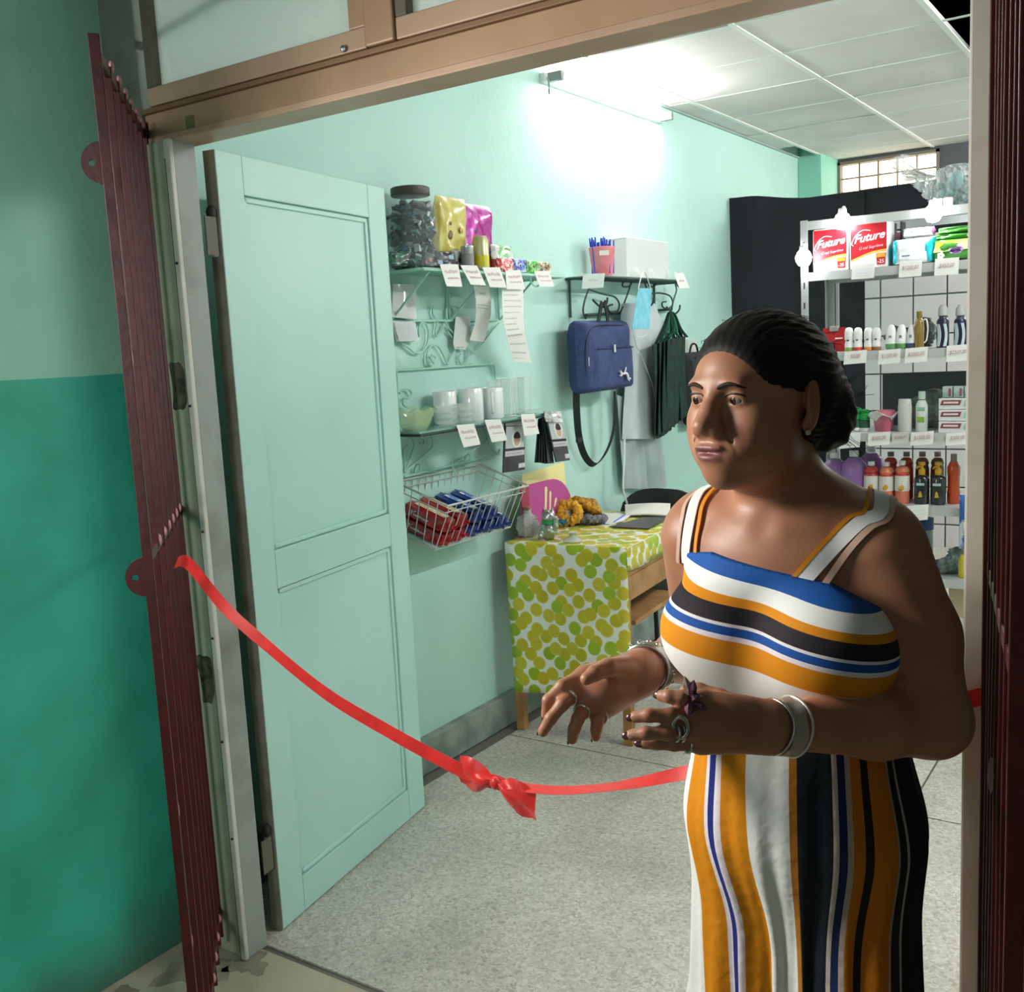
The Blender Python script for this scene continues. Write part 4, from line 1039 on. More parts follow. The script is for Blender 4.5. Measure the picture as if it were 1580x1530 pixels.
# ---------------------------------------------- wire basket with biscuit packs
BT = math.atan2(.08, .23); BY0, BY1, BD, BH = 2.865, 3.40, .245, .185
bm = Matrix.Translation((XL+.012, 0, 1.14))@Matrix.Rotation(BT, 4, 'Y')      # local x out of the wall, z up, y along
bk = thing('wire_basket', 'white wire basket hung on the mint wall with biscuit packs', 'basket', (XL+.012, 3.13, .95))
def bp_(x, y, z): return bm@Vector((x, y, z))
wire_m = M('white_wire', '#c9cfcb', .4, .2)
def rim_pts(z, ins): return [bp_(ins, BY0+ins, z), bp_(BD-ins, BY0+ins, z), bp_(BD-ins, BY1-ins, z), bp_(ins, BY1-ins, z)]
MB().tube(rim_pts(0, 0), .0042, 8, closed=True).build('rim', wire_m, bk, world=True)
MB().tube(rim_pts(-.028, .004), .0022, 6, closed=True).build('wire', wire_m, bk, world=True)
MB().tube(rim_pts(-BH, .022), .003, 6, closed=True).build('bottom_ring', wire_m, bk, world=True)
for k in range(13):
    y = BY0+.02+(BY1-BY0-.04)*k/12
    MB().tube([bp_(0, y, 0), bp_(.022, y, -BH-.003), bp_(BD-.022, y, -BH-.003), bp_(BD, y, 0)], .0021, 6).build('wire', wire_m, bk, world=True)
for k in range(1, 6):
    x = BD*k/6
    MB().tube([bp_(x, BY0, 0), bp_(x, BY0+.022, -BH), bp_(x, BY1-.022, -BH), bp_(x, BY1, 0)], .0021, 6).build('wire', wire_m, bk, world=True)
for y in (2.98, 3.3):
    MB().tube(catmull([bp_(.0, y, 0), bp_(-.01, y, .02), bp_(-.006, y, .05), bp_(.01, y, .055), bp_(.012, y, .035)], 5), .003, 7).build('hanger', mint_iron, bk, world=True)
tray = MB().hexa([bp_(x, y, z) for z in (-BH+.001, -BH+.004) for y in (BY0+.03, BY1-.03) for x in (.03, BD-.03)]).build('liner', M('liner', '#cfe0d8', .6), bk, world=True)
red_p = M('red_wrapper', '#b3161f', .22, .15, var=('#8d0f18', 18, .4, .65), coat=.6); blue_p = M('blue_wrapper', '#1d3f8f', .22, .15, var=('#152c6b', 18, .4, .65), coat=.6)
def biscuit(label, y, k, mat, x0=.125, dx=0, group=None, strip='#d9b98a', rot=0.0):
    w, h, L = .072, .052, .205
    c = bp_(x0+dx, y, -BH+.006+h/2+k*(h+.001))
    R4 = Matrix.Rotation(BT, 4, 'Y')@Matrix.Rotation(rot, 4, 'Z')
    o = thing('biscuit_pack', label, 'biscuits', tuple(c), rot=R4.to_euler(), group=group)
    # pillow local: width along x=length, thickness y -> pack width, height z
    pillow(MB(), L, h, w, 22, 8, 10, .32, .25, int(y*100)+k).build('wrapper', mat, o)
    for e in (-1, 1):
        mb = MB(); P = [[Vector((e*(L/2-.002+.018*i/2), -w*.34+w*.68*j/8, .004*math.sin(j*2.6+k)*i)) for j in range(9)] for i in range(3)]
        mb.sheet(P, .0012).build('crimp', mat, o)
    MB().box((0, 0, h/2+.0004), (L*.7, w*.42, .002)).build('top_print', M('bis_'+strip, strip, .4, var=('#f0ece4', 30, .5, .55)), o, bevel=.0008)
    return o, w, h, L
rows_b = []
for i, y in enumerate((2.945, 3.035)):
    for k in range(2):
        lab = [['lower red biscuit pack nearest the open door in the basket', 'upper red biscuit pack with white letters nearest the open door'], ['lower red biscuit pack beside the blue packs', 'upper red biscuit pack beside the blue packs']][i][k]
        o, w, h, L = biscuit(lab, y, k, red_p, .128 if i == 0 else .120, group='red biscuit packs in the wire basket')
        if i == 0:
            text('lettering', 'NIBBLES', .026, M('print_white'), o, frame((-.02, -w/2-.0015, 0), (1, 0, 0), (0, 0, 1)), width=.9, bold=.0008)
for i, y in enumerate((3.135, 3.225, 3.315)):
    for k in range(1 if i == 2 else 2):
        lab = [['lower blue biscuit pack next to the red packs', 'upper blue biscuit pack next to the red packs'], ['lower blue biscuit pack in the middle of the blue ones', 'upper blue biscuit pack in the middle of the blue ones'], ['blue biscuit pack at the far end of the basket']][i][k]
        biscuit(lab, y, k, blue_p, .122, .004*i, 'blue biscuit packs in the wire basket', '#5f83c9')
# ================================================================== hallstand rack with hung clothes and bags
iron_g = M('dark_iron', '#2c4a42', .5)
hs = thing('coat_rack', 'dark green iron wall rack with scrolls and hooks above the table', 'rack', (XL, 4.66, 1.93))
zt = 1.905
MB().tube([(XL+.004, 4.17, zt), (XL+.165, 4.17, zt), (XL+.165, 5.12, zt), (XL+.004, 5.12, zt)], .007, 8).build('top_frame', iron_g, hs, world=True)
for k in range(4): MB().tube([(XL+.03+.035*k, 4.17, zt), (XL+.03+.035*k, 5.12, zt)], .004, 6).build('top_slat', iron_g, hs, world=True)
Z6 = lambda q: zz(q, 3.4, 860, 330)
MB().tube([wl(*Z6(q), .03) for q in ((150, 530), (300, 522), (600, 500))], .007, 8).build('lower_rail', iron_g, hs, world=True)
for c in ([(165, 395), (145, 450), (135, 510), (150, 550)], [(165, 395), (240, 420), (300, 435), (325, 475), (310, 515), (275, 515), (265, 485), (290, 475)],
          [(395, 320), (375, 345), (345, 360), (345, 380), (375, 380), (390, 360)], [(395, 325), (375, 400), (350, 470), (330, 520)],
          [(440, 330), (490, 345), (515, 360), (505, 382), (480, 375), (485, 358)], [(455, 345), (480, 410), (540, 415), (590, 430), (605, 470), (585, 495), (555, 490), (550, 465), (570, 460)],
          [(640, 385), (620, 365), (625, 400), (610, 450), (600, 500)]):
    MB().tube(catmull([wl(*Z6(q), .06) for q in c], 5), .0045, 7).build('scroll', iron_g, hs, world=True)
for px in ((205, 470), (450, 470), (590, 505)):
    a = wl(*Z6(px), .05); MB().tube(catmull([a+Vector((-.02, 0, .02)), a, a+Vector((.03, 0, -.02)), a+Vector((.055, 0, .0)), a+Vector((.06, 0, .025))], 5), .005, 7).build('hook', iron_g, hs, world=True)
for y in (4.19, 5.08): MB().tube([(XL+.01, y, 1.73), (XL+.01, y, zt)], .006, 8).build('upright', iron_g, hs, world=True)
MB().span((XL+.004, 4.18, zt+.004), (XL+.162, 5.10, zt+.009)).build('glass_top', film('rack_top', '#cfe3da', .4, .1), hs, world=True)
ZH = zt+.010
q = [wl(*Z6(p), .172) for p in ((135, 315), (250, 310), (240, 385), (128, 392))]
o = quad_sheet('price_tag', 'grey laminated price card at the near end of the iron rack', [(q[0], q[1]), (q[3], q[2])], M('laminated', '#b9c9c2', .3), 'price tag'); scribble(o, [(q[0], q[1]), (q[3], q[2])], ((.45, .25, .7, .1),), red_ink, seed=31)
q = [wl(*Z6(p), .172) for p in ((612, 312), (660, 308), (695, 388), (640, 390))]
o = quad_sheet('price_tag', 'white price tag at the far end of the iron rack', [(q[0], q[1]), (q[3], q[2])], paper, 'price tag'); scribble(o, [(q[0], q[1]), (q[3], q[2])], ((.5, .25, .75, .1),), red_ink, seed=32)
# pink tumbler of blue-topped sticks
p = wl(930, 420, .09); o = thing('pencil_cup', 'pink plastic cup bristling with blue sticks on the iron rack', 'cup', (p.x, p.y, ZH))
MB().lathe([(.045, 0), (.047, .003), (.062, .135), (.060, .136), (.045, .006)], 26).build('cup', M('pink_plastic', '#e08a94', .4, var=('#d4767f', 12, .4, .6)), o)
mb = MB(); rnd = random.Random(8)
for k in range(34):
    a = rnd.uniform(0, 6.28); r_ = .052*math.sqrt(rnd.random()); h = rnd.uniform(.145, .185)
    mb.tube([(r_*math.cos(a), r_*math.sin(a), .012), (r_*1.15*math.cos(a)+rnd.uniform(-.008, .008), r_*1.15*math.sin(a)+rnd.uniform(-.008, .008), h)], .0035, 5)
mb.build('sticks', M('blue_sticks', '#1c33b8', .4), o, kind='stuff')
a_ = -.9; MB().box((.0585*math.cos(a_), .0585*math.sin(a_), .105), (.002, .045, .022), rz=a_).build('sticker', card_m, o)
p0, p1 = wl(948, 420, .08), wl(1023, 420, .08); o = thing('carton', 'plain white carton standing on the iron rack behind glass cups', 'box', (XL+.075, (p0.y+p1.y)/2, ZH))
MB().box((0, 0, .093), (.11, (p1.y-p0.y)*.9-.02, .186)).build('box', M('white_carton', '#d5dcd9', .6), o, bevel=.004)
MB().box((0, 0, .1875), (.112, (p1.y-p0.y)*.9-.016, .006)).build('lid', M('white_carton_lid', '#eef3f0', .6), o, bevel=.002)
for lab, px, w in (('clear glass cup upside down near the white carton', 978, .036), ('second clear glass cup in front of the white carton', 1000, .036), ('small clear glass at the far end of the iron rack', 1030, .026), ('smallest clear glass next to the far price tag', 1042, .022)):
    p = wl(px, 420, .135); o = thing('glass_cup', lab, 'glass', (p.x, p.y, ZH))
    MB().lathe([(w, 0), (w, .01), (w*.8, .032), (w*.5, .045), (.003, .048)], 22).build('cup', clear, o)
# blue face mask
mk = thing('face_mask', 'light blue disposable face mask hanging from the iron rack', 'mask', tuple(wl(988, 445, .17)))
P = []
for i in range(9):
    t = i/8; a = wl(*Z6((425-35*t, 390+215*t)), .175); b = wl(*Z6((492-12*t, 390+215*t)), .175)
    P.append([a.lerp(b, j/6)+Vector((.012*math.sin(PI*j/6)+.003*math.sin(14*j/6), 0, 0)) for j in range(7)])
MB().sheet(P, .0015).build('cloth', M('mask_blue', '#6fc0d8', .7, var=('#88cde0', 30, .4, .6)), mk, world=True)
for c in ([(425, 392), (440, 330), (458, 300), (475, 345), (490, 392)], [(392, 602), (400, 630), (430, 645), (465, 635), (478, 605)]):
    MB().tube(catmull([wl(*Z6(q), .178) for q in c], 5), .0022, 6).build('ear_loop', white_pl, mk, world=True)
# navy shoulder bag
navy = M('navy_canvas', '#31426f', .75, var=('#283760', 40, .4, .6), bump=(300, .3, .001)); strap_m = M('dark_strap', '#1e2a2c', .7)
bc = wl(*Z6((225, 745)), .11)
bg = thing('shoulder_bag', 'navy blue shoulder bag with a white emblem hanging on the iron rack', 'bag', tuple(bc), PI/2+.05)
q0, q1 = wl(*Z6((55, 745)), .11), wl(*Z6((372, 745)), .11); bw = (q1.y-q0.y)*.86; bh = wl(*Z6((225, 575)), .11).z-wl(*Z6((225, 945)), .11).z
pillow(MB(), bw, bh, .13, 22, 22, 7, .38, .2, 3).build('body', navy, bg)
mb = MB(); pillow(mb, bw*.86, bh*.60, .05, 16, 16, 8, .4, .15, 5, Matrix.Translation((.012, -.052, -bh*.17))).build('front_pocket', navy, bg)
MB().tube(catmull([(-bw*.46, -.035, -bh*.35), (-bw*.46, -.045, bh*.2), (-bw*.36, -.055, bh*.40), (0, -.06, bh*.43), (bw*.36, -.055, bh*.40), (bw*.46, -.045, bh*.2)], 6), .004, 6).build('piping', M('navy_dark', '#1d2748', .7), bg)
MB().box((-.015, -.083, bh*.10), (.014, .006, .035)).build('zip_pull', M('zip_pull', '#c9cfd4', .4), bg, bevel=.001)
MB().box((-bw*.44, -.05, -.02), (.012, .006, .04)).build('zip_pull', M('zip_pull'), bg, bevel=.001)
MB().tube([(-bw*.36, -.078, bh*.105), (bw*.40, -.078, bh*.105)], .003, 6).build('pocket_zip', M('navy_dark'), bg)
# leaping-animal emblem, built as strokes
em = MB()
for c, r0 in (([(.055, -.004), (.035, .012), (.010, .010), (-.018, .014), (-.028, .024)], .0055), ([(.012, .010), (.030, .030), (.034, .040)], .0035), ([(.040, .008), (.058, -.012), (.078, -.016)], .005), ([(-.010, .012), (-.024, .002), (-.040, .006)], .0035), ([(.045, .004), (.050, -.014), (.066, -.026)], .003)):
    em.tube(catmull([(x+.055, -.089, z-bh*.30) for x, z in c], 4), r0, 6)
em.build('emblem', M('emblem_white', '#e9eef0', .5), bg)
for s_ in (-1, 1):
    MB().tube(catmull([Vector((s_*.055+.0, -.02, bh*.44)), Vector((s_*.035, -.025, bh*.44+.06)), Vector((s_*.012-.01, -.03, bh*.44+.105))], 5), .004, 4, flat=(.026, .005)).build('carry_handle', M('black_web', '#15181b', .7), bg)
MB().tube(catmull([wl(*Z6(q), f) for q, f in (((100, 930), .10), ((100, 1010), .08), ((112, 1160), .06), ((140, 1260), .05), ((180, 1312), .05), ((215, 1305), .05), ((260, 1240), .06), ((290, 1150), .08), ((300, 1040), .10), ((300, 930), .10))], 5), .004, 4, flat=(.004, .032)).build('long_strap', strap_m, bg, world=True)
MB().box(tuple(wl(*Z6((113, 1185)), .072)), (.012, .042, .022)).build('strap_buckle', black_m, bg, world=True, bevel=.003)

# pale tunic over grey trousers
def cloth_rows(rows, off, fold, n=15, seed=0):
    P = []
    for i, (a, b) in enumerate(rows):
        A, B = wl(*Z6(a), off), wl(*Z6(b), off); row = []
        for j in range(n):
            s_ = j/(n-1); row.append(A.lerp(B, s_)+Vector((fold*math.sin(s_*7+seed+.35*i)+.5*fold*math.sin(s_*15+2*seed-.2*i)+.03*math.sin(PI*s_), 0, 0)))
        P.append(row)
    return P
tn = thing('tunic', 'pale grey sleeveless tunic hanging between the navy and green bags', 'clothing', tuple(wl(*Z6((430, 470)), .06)))
P = cloth_rows([((335, 470), (500, 470)), ((330, 560), (530, 560)), ((345, 650), (535, 660)), ((360, 760), (500, 770)), ((350, 860), (510, 860)), ((345, 950), (512, 950)), ((340, 1050), (513, 1060)), ((338, 1180), (513, 1180))], .055, .012, 17)
MB().sheet(P, .003).build('cloth', M('pale_grey_cloth', '#c6d2d4', .8, var=('#b7c5c8', 6, .4, .6), sheen=.2), tn, world=True)
ed = [wl(*Z6(q), .098) for q in ((395, 600), (410, 680), (440, 740), (475, 830), (505, 915), (512, 960))]
MB().tube(catmull(ed, 5), .0025, 6).build('edge_fold', M('fold_light', '#c9d6d8', .8), tn, world=True)
pt = thing('trousers', 'grey trousers hanging below the pale tunic', 'clothing', tuple(wl(*Z6((430, 1180)), .04)))
for nm, rows_, sd in (('leg', [((300, 950), (440, 1000)), ((310, 1100), (445, 1100)), ((320, 1250), (455, 1250)), ((340, 1440), (465, 1440))], 1), ('leg', [((435, 1000), (530, 1000)), ((440, 1180), (545, 1190)), ((450, 1300), (560, 1300)), ((460, 1440), (572, 1430))], 2.5)):
    MB().sheet(cloth_rows(rows_, .028, .010, 13, sd), .003).build(nm, M('grey_cloth', '#a9b8b9', .8, var=('#98a8a9', 6, .4, .6)), pt, world=True)
MB().tube(catmull([wl(*Z6(q), .085) for q in ((352, 1180), (350, 1300), (345, 1430), (360, 1500), (372, 1535))], 5), .004, 4, flat=(.004, .014)).build('drawcord', M('cord_white', '#dfe5e4', .7), pt, world=True)
# green tote bags in a bunch
green_t = M('green_nonwoven', '#12382f', .8, var=('#0d2b25', 30, .4, .6))
for k in range(6):
    a, b = (505+27*k, 690-6*k), (560+24*k, 1185-14*k)
    x0, x1 = 500+26*k, 545+26*k
    o = thing('tote_bag', ['leftmost dark green tote bag in the hanging bunch', 'second dark green tote bag from the left of the bunch', 'third dark green tote bag from the left of the bunch', 'fourth dark green tote bag from the left of the bunch', 'fifth dark green tote bag from the left of the bunch', 'rightmost dark green tote bag in the hanging bunch'][k], 'bag', tuple(wl(*Z6((x0, 680)), .09)))
    P = []
    for i in range(8):
        t = i/7; A = wl(*Z6((x0+8*t, 685-8*k+t*(500-12*k))), .135-.008*k); B = wl(*Z6((x1+6*t, 670-6*k+t*(495-14*k))), .06+.008*k)
        P.append([A.lerp(B, j/6)+Vector((.010*math.sin(5*j/6+3*t+k), 0, .004*math.sin(9*j/6) if i == 7 else 0)) for j in range(7)])
    MB().sheet(P, .004).build('body', green_t, o, world=True)
    MB().tube(catmull([wl(*Z6(q), .09) for q in ((x0+12, 690-8*k), (560+8*k, 590), (585+2*k, 520), (595+4*k, 530), (600+9*k, 600), (x1+4, 675-6*k))], 5), .003, 4, flat=(.004, .018)).build('handle', M('green_handle', '#1d6a52', .8) if k % 2 else green_t, o, world=True)
# wall switch and a dark pouch below
p = wl(1067, 540, .006); o = thing('wall_socket', 'white wall switch plate right of the hanging green bags', 'switch', tuple(p))
MB().box((0, 0, 0), (.012, .13, .12)).build('plate', M('switch_white', '#dfe2dd', .4), o, bevel=.003)
for k in (-1, 1): MB().box((.008, .03*k, 0), (.006, .035, .05)).build('rocker', white_pl, o, bevel=.001)
p = wl(1072, 600, .05); o = thing('dark_pouch', 'dark grey pouch hanging on the wall under the switch plate', 'bag', tuple(p), PI/2)
pillow(MB(), .24, .42, .08, 12, 14, 7, .4, .2, 9).build('body', M('dark_grey_cloth', '#2d3335', .8), o)
MB().tube(catmull([(-.06, 0, .2), (-.03, 0, .25), (.03, 0, .25), (.06, 0, .2)], 5), .006, 6).build('loop', black_m, o)

# ================================================================== work table with lemon-print oilcloth
TA = math.radians(5.0); TO = Vector((-2.375, 3.452, 0)); TW, TL, TH = .535, .82, .806
tb = thing('work_table', 'rough wooden work table under the lemon-print cloth by the mint wall', 'table', tuple(TO), TA)
wood = M('pine', '#b08350', .6, var=('#94683a', 9, .4, .65, 8), bump=(30, .2, .002)); wood2 = M('pine_pale', '#b98d5c', .6, var=('#9f7443', 12, .4, .65))
MB().span((0, 0, TH-.022), (TW, TL, TH-.002)).build('tabletop', wood, tb, bevel=.003)
for x, y in ((.004, .004), (TW-.042, .004), (.004, TL-.042), (TW-.042, TL-.042)):
    MB().span((x, y, 0), (x+.038, y+.038, TH-.022)).build('leg', wood, tb, bevel=.003)
for z0, z1 in ((TH-.115, TH-.024), (TH-.215, TH-.118)):
    MB().span((TW-.030, .043, z0), (TW-.006, TL-.043, z1)).build('side_board', wood2, tb, bevel=.002)
MB().span((.006, .043, TH-.215), (.030, TL-.043, TH-.024)).build('side_board', wood, tb, bevel=.002)
MB().span((.043, .006, TH-.13), (TW-.043, .026, TH-.024)).build('front_board', wood, tb, bevel=.002)
MB().span((.02, .10, .475), (TW-.01, TL-.2, .495)).build('lower_shelf', wood2, tb, bevel=.003)

def lemon_mat():
    m = bpy.data.materials.new('lemon_oilcloth'); m.use_nodes = True; nt = m.node_tree; b = nt.nodes['Principled BSDF']
    b.inputs['Roughness'].default_value = .28
    a = nt.nodes.new('ShaderNodeAttribute'); a.attribute_name = 'cuv'
    def layer(scale, off, rad, cols, base):
        mp = nt.nodes.new('ShaderNodeMapping'); mp.inputs['Location'].default_value = off; nt.links.new(a.outputs['Vector'], mp.inputs['Vector'])
        v = nt.nodes.new('ShaderNodeTexVoronoi'); v.voronoi_dimensions = '2D'; v.inputs['Scale'].default_value = scale; v.inputs['Randomness'].default_value = .42
        nt.links.new(mp.outputs[0], v.inputs['Vector'])
        sp = nt.nodes.new('ShaderNodeSeparateColor'); nt.links.new(v.outputs['Color'], sp.inputs[0])
        r = nt.nodes.new('ShaderNodeValToRGB'); r.color_ramp.interpolation = 'CONSTANT'; e = r.color_ramp.elements
        e[0].position = 0; e[0].color = lin(cols[0]); e[1].position = .40; e[1].color = lin(cols[1]); x = e.new(.70); x.color = lin(cols[2])
        nt.links.new(sp.outputs[0], r.inputs['Fac'])
        # rind ring, pith, flesh
        rr = nt.nodes.new('ShaderNodeValToRGB'); q = rr.color_ramp.elements; q[0].position = 0; q[0].color = (1.3, 1.3, 1.6, 1); q[1].position = rad*.86; q[1].color = (.95, .95, .9, 1)
        y = q.new(rad*.9); y.color = (1.25, 1.25, 2.6, 1); z = q.new(rad*.96); z.color = (.86, .9, .6, 1); w_ = q.new(.12*rad); w_.color = (.92, .95, .9, 1)
        nt.links.new(v.outputs['Distance'], rr.inputs['Fac'])
        mu = nt.nodes.new('ShaderNodeMix'); mu.data_type = 'RGBA'; mu.blend_type = 'MULTIPLY'; mu.inputs[0].default_value = 1
        nt.links.new(r.outputs[0], mu.inputs[6]); nt.links.new(rr.outputs[0], mu.inputs[7])
        lt = nt.nodes.new('ShaderNodeMath'); lt.operation = 'LESS_THAN'; lt.inputs[1].default_value = rad; nt.links.new(v.outputs['Distance'], lt.inputs[0])
        mx = nt.nodes.new('ShaderNodeMix'); mx.data_type = 'RGBA'; nt.links.new(lt.outputs[0], mx.inputs[0])
        if isinstance(base, tuple): mx.inputs[6].default_value = base
        else: nt.links.new(base, mx.inputs[6])
        nt.links.new(mu.outputs[2], mx.inputs[7]); return mx.outputs[2]
    l1 = layer(12.6, (0, 0, 0), .355, ('#cabf2c', '#a3bd28', '#d2c534'), lin('#eef0e8'))
    l2 = layer(12.6, (.0397*11, .0397*11, 0), .355, ('#d2c636', '#cdbf2e', '#a8c22e'), l1)
    nt.links.new(l2, b.inputs['Base Color']); return m
cl = thing('tablecloth', 'white oilcloth printed with lemon and lime slices hanging over the table', 'tablecloth', (TO.x, TO.y, TH), TA)
vs, cu, fs = [], [], []
def patch(fn, n, m):
    b0 = len(vs)
    for i in range(n+1):
        for j in range(m+1):
            p_, c_ = fn(i/n, j/m); vs.append(tuple(p_)); cu.append(c_)
    for i in range(n):
        for j in range(m): a = b0+i*(m+1)+j; fs.append((a, a+m+1, a+m+2, a+1))
e_ = .004; DR = .635
patch(lambda s, t: (Vector((-e_+(TW+2*e_)*s, -e_+(TL+2*e_)*t, .003)), ((TW+2*e_)*s, (TL+2*e_)*t, 0)), 10, 14)
def front(s, t):
    d = DR*t*(1-.02*math.sin(3*s)); fl = .010*t*math.sin(9*s+1.5)+.012*t*math.sin(4*s); return Vector((-e_+(TW+2*e_)*s+.02*t*(1-s), -e_-fl-.004*t, .003-d)), ((TW+2*e_)*s, -d, 0)
patch(front, 16, 20)
patch(lambda s, t: (Vector((TW+e_+.003*t+.004*t*math.sin(14*s), -e_+(TL+2*e_)*s, .003-(.088+.012*math.sin(5*s))*t)), (TW+2*e_+.1*t, (TL+2*e_)*s, 0)), 16, 4)
me = bpy.data.meshes.new('cloth'); me.from_pydata(vs, [], fs); at_ = me.attributes.new('cuv', 'FLOAT_VECTOR', 'POINT'); at_.data.foreach_set('vector', [c for t in cu for c in t])
me.materials.append(lemon_mat()); me.polygons.foreach_set('use_smooth', [True]*len(fs)); co = bpy.data.objects.new('cloth', me); COL.objects.link(co); co.parent = cl
so = co.modifiers.new('t', 'SOLIDIFY'); so.thickness = .0015; so.offset = 1
# white hem line of the fold along the right edge
MB().tube([(TW+.004, 0, .004), (TW+.005, TL, .004)], .0022, 6).build('folded_edge', M('oilcloth_edge', '#eef2e2', .3), cl)
TZ = TH+.006
def tt(px, py, z=None): p = rz_(px, py, TZ); return (p.x, p.y, TZ)

# napkin holder: magenta fan with yellow card
a, b = wl(797, 800, .05), wl(868, 800, .05)
o = thing('napkin_holder', 'magenta fan-shaped napkin holder with slots against the wall', 'holder', (XL+.075, (a.y+b.y)/2, TZ), PI/2)
W2 = (b.y-a.y)/2+.03; Hh = .215
outl = [(-W2, 0), (W2, 0)]+[(W2*math.cos(t_*PI/2*1.0)**.8 if math.cos(t_*PI/2) > 0 else 0, Hh*math.sin(t_*PI/2)) for t_ in [k/10 for k in range(1, 11)]]+[(-W2*.55, Hh), (-W2, Hh)]
MB().prism(outl, .004, (0, -.02, 0)).build('front_plate', M('magenta_card', '#b34a92', .5), o)
MB().prism([(-W2, .0), (-W2+.06, 0), (-W2+.06, Hh), (-W2, Hh)], .003, (0, -.0245, 0)).build('maroon_panel', M('maroon_card', '#9c3a50', .5), o)
for k, (x, z0, z1, w_) in enumerate(((-.035, .05, .19, .014), (.0, .03, .165, .010), (.045, .09, .13, .010))):
    MB().prism([(x-.4*w_, z0), (x+.3*w_, z0), (x+w_+.012, z1-.01), (x+.5*w_+.01, z1), (x-w_*.3+.01, z1-.006)], .0025, (0, -.0235, 0)).build('slot', M('slot_cream', '#f0dfb0', .5), o)
MB().prism([(-W2+.05, 0), (W2+.0, 0), (W2-.02, Hh+.055), (-W2+.07, Hh+.04)], .004, (0, .012, 0)).build('yellow_card', M('yellow_card', '#efe6a2', .6), o)
MB().span((-W2, -.022, 0), (W2, .016, .004)).build('base', M('magenta_card'), o)
# crumpled silver drink can with green band
p = tt(848, 831); o = thing('ornament_can', 'shiny silver cat-shaped ornament with a green collar on the table', 'ornament', p)
g = SDF((-.06, -.06, -.005), (.06, .06, .15), .0022)
g.ell((0, 0, .036), (.036, .03, .042), .01).ell((0, -.004, .095), (.030, .027, .027), .012).cone((-.018, 0, .112), (-.022, 0, .132), .010, .003, .006).cone((.018, 0, .112), (.022, 0, .132), .010, .003, .006)
g.cone((-.03, -.012, .05), (-.026, -.03, .012), .012, .013, .01).cone((.034, -.004, .05), (.04, -.008, .086), .011, .011, .01).half((0, 0, 0), (0, 0, -1))
def gw(V): V = V.copy(); V[:, :2] *= (1+.05*np.sin(V[:, 2:3]*160+V[:, :1]*120)); return V
go = g.build('body', M('silver_glaze', '#b9bcb8', .22, .85, bump=(60, .5, .006)), None, warp=gw); go.parent = o
MB().lathe([(.026, .066), (.033, .068), (.034, .078), (.028, .082)], 22, sy=.9).build('collar', M('green_band', '#2f9f55', .35), o)
for s_ in (-1, 1): MB().cyl((s_*.018, -.006, .113), (s_*.021, -.006, .127), .006, .002, n=8).build('ear_inside', M('ear_brown', '#7d4a3a', .5), o)
MB().sphere((.040, -.010, .088), .011, 10, 6, (1, .8, 1.1)).build('raised_paw', M('paw_grey', '#d5d8d6', .4), o)
# clear crinkled bag beside it
p = tt(815, 828); o = thing('clear_bag', 'clear crumpled plastic bag with a brown knot left of the silver ornament', 'bag', p)
g = SDF((-.07, -.06, -.003), (.07, .06, .15), .0035); g.ell((0, 0, .045), (.05, .04, .048), .02).cone((0, 0, .085), (.004, 0, .118), .022, .008, .02).half((0, 0, 0), (0, 0, -1))
def cw(V): V = V.copy(); n = .006*np.sin(V[:, 2]*130+9*np.sin(V[:, 0]*80))+.004*np.sin(V[:, 0]*210+V[:, 1]*160); V[:, 0] += n; V[:, 1] += n*.7; return V
go = g.build('film', film('crinkle_film', '#cfd6d2', .45, .12), None, warp=cw); go.parent = o
MB().sphere((.002, 0, .122), .014, 10, 6, (1.2, 1, .7)).build('knot', M('knot_brown', '#9c6a4a', .5), o)
p = tt(800, 812); o = thing('clear_bag', 'larger clear crumpled bag half under the wire basket end', 'bag', (p[0]+.06, p[1]-.02, TZ))
go = SDF((-.06, -.05, -.003), (.06, .05, .12), .004); go.ell((0, 0, .04), (.042, .035, .045), .02).cone((0, 0, .07), (-.005, 0, .1), .02, .010, .02).half((0, 0, 0), (0, 0, -1))
go = go.build('film', M('film_grey', '#a9b3ae', .25, var=('#8a948f', 30, .4, .6), coat=.5), None, warp=cw); go.parent = o
# hair scrunchies piled up
scr_cols = [('#c9921c', '#a8741a'), ('#d8a32a', '#b07f22'), ('#bfae8c', '#a08f92'), ('#c9921c', '#8f7a2e'), ('#d09a20', '#a9752a'), ('#c58f22', '#9a7030'), ('#1f86a8', '#176a88'), ('#7d8084', '#55595c'), ('#8a8d90', '#606467')]
def scrunchie(label, c, R, r, cols, tilt, k):
    o = thing('scrunchie', label, 'scrunchie', c, rot=(tilt[0], tilt[1], .4*k), group='scrunchies heaped on the table')
    P = []; nu, nv = 40, 10
    for i in range(nu):
        a = 2*PI*i/nu; row = []
        for j in range(nv+1):
            b_ = 2*PI*j/nv; rr_ = r*(1+.22*math.sin(13*a+2*math.sin(3*b_))+.12*math.sin(29*a+b_)); row.append(Vector(((R+rr_*math.cos(b_))*math.cos(a), (R+rr_*math.cos(b_))*math.sin(a), rr_*.9*math.sin(b_)+r*.9)))
        P.append(row)
    MB().grid(P, closed_u=True).build('ruffle', M('scr'+cols[0]+cols[1], cols[0], .7, var=(cols[1], 45, .45, .6)), o)
    return o
base = Vector(tt(884, 808))
ux, uy = Vector((.83, .56, 0)), Vector((-.56, .83, 0))
def sp_(u, v, z): q = base+ux*u+uy*v; return (q.x, q.y, TZ+z)
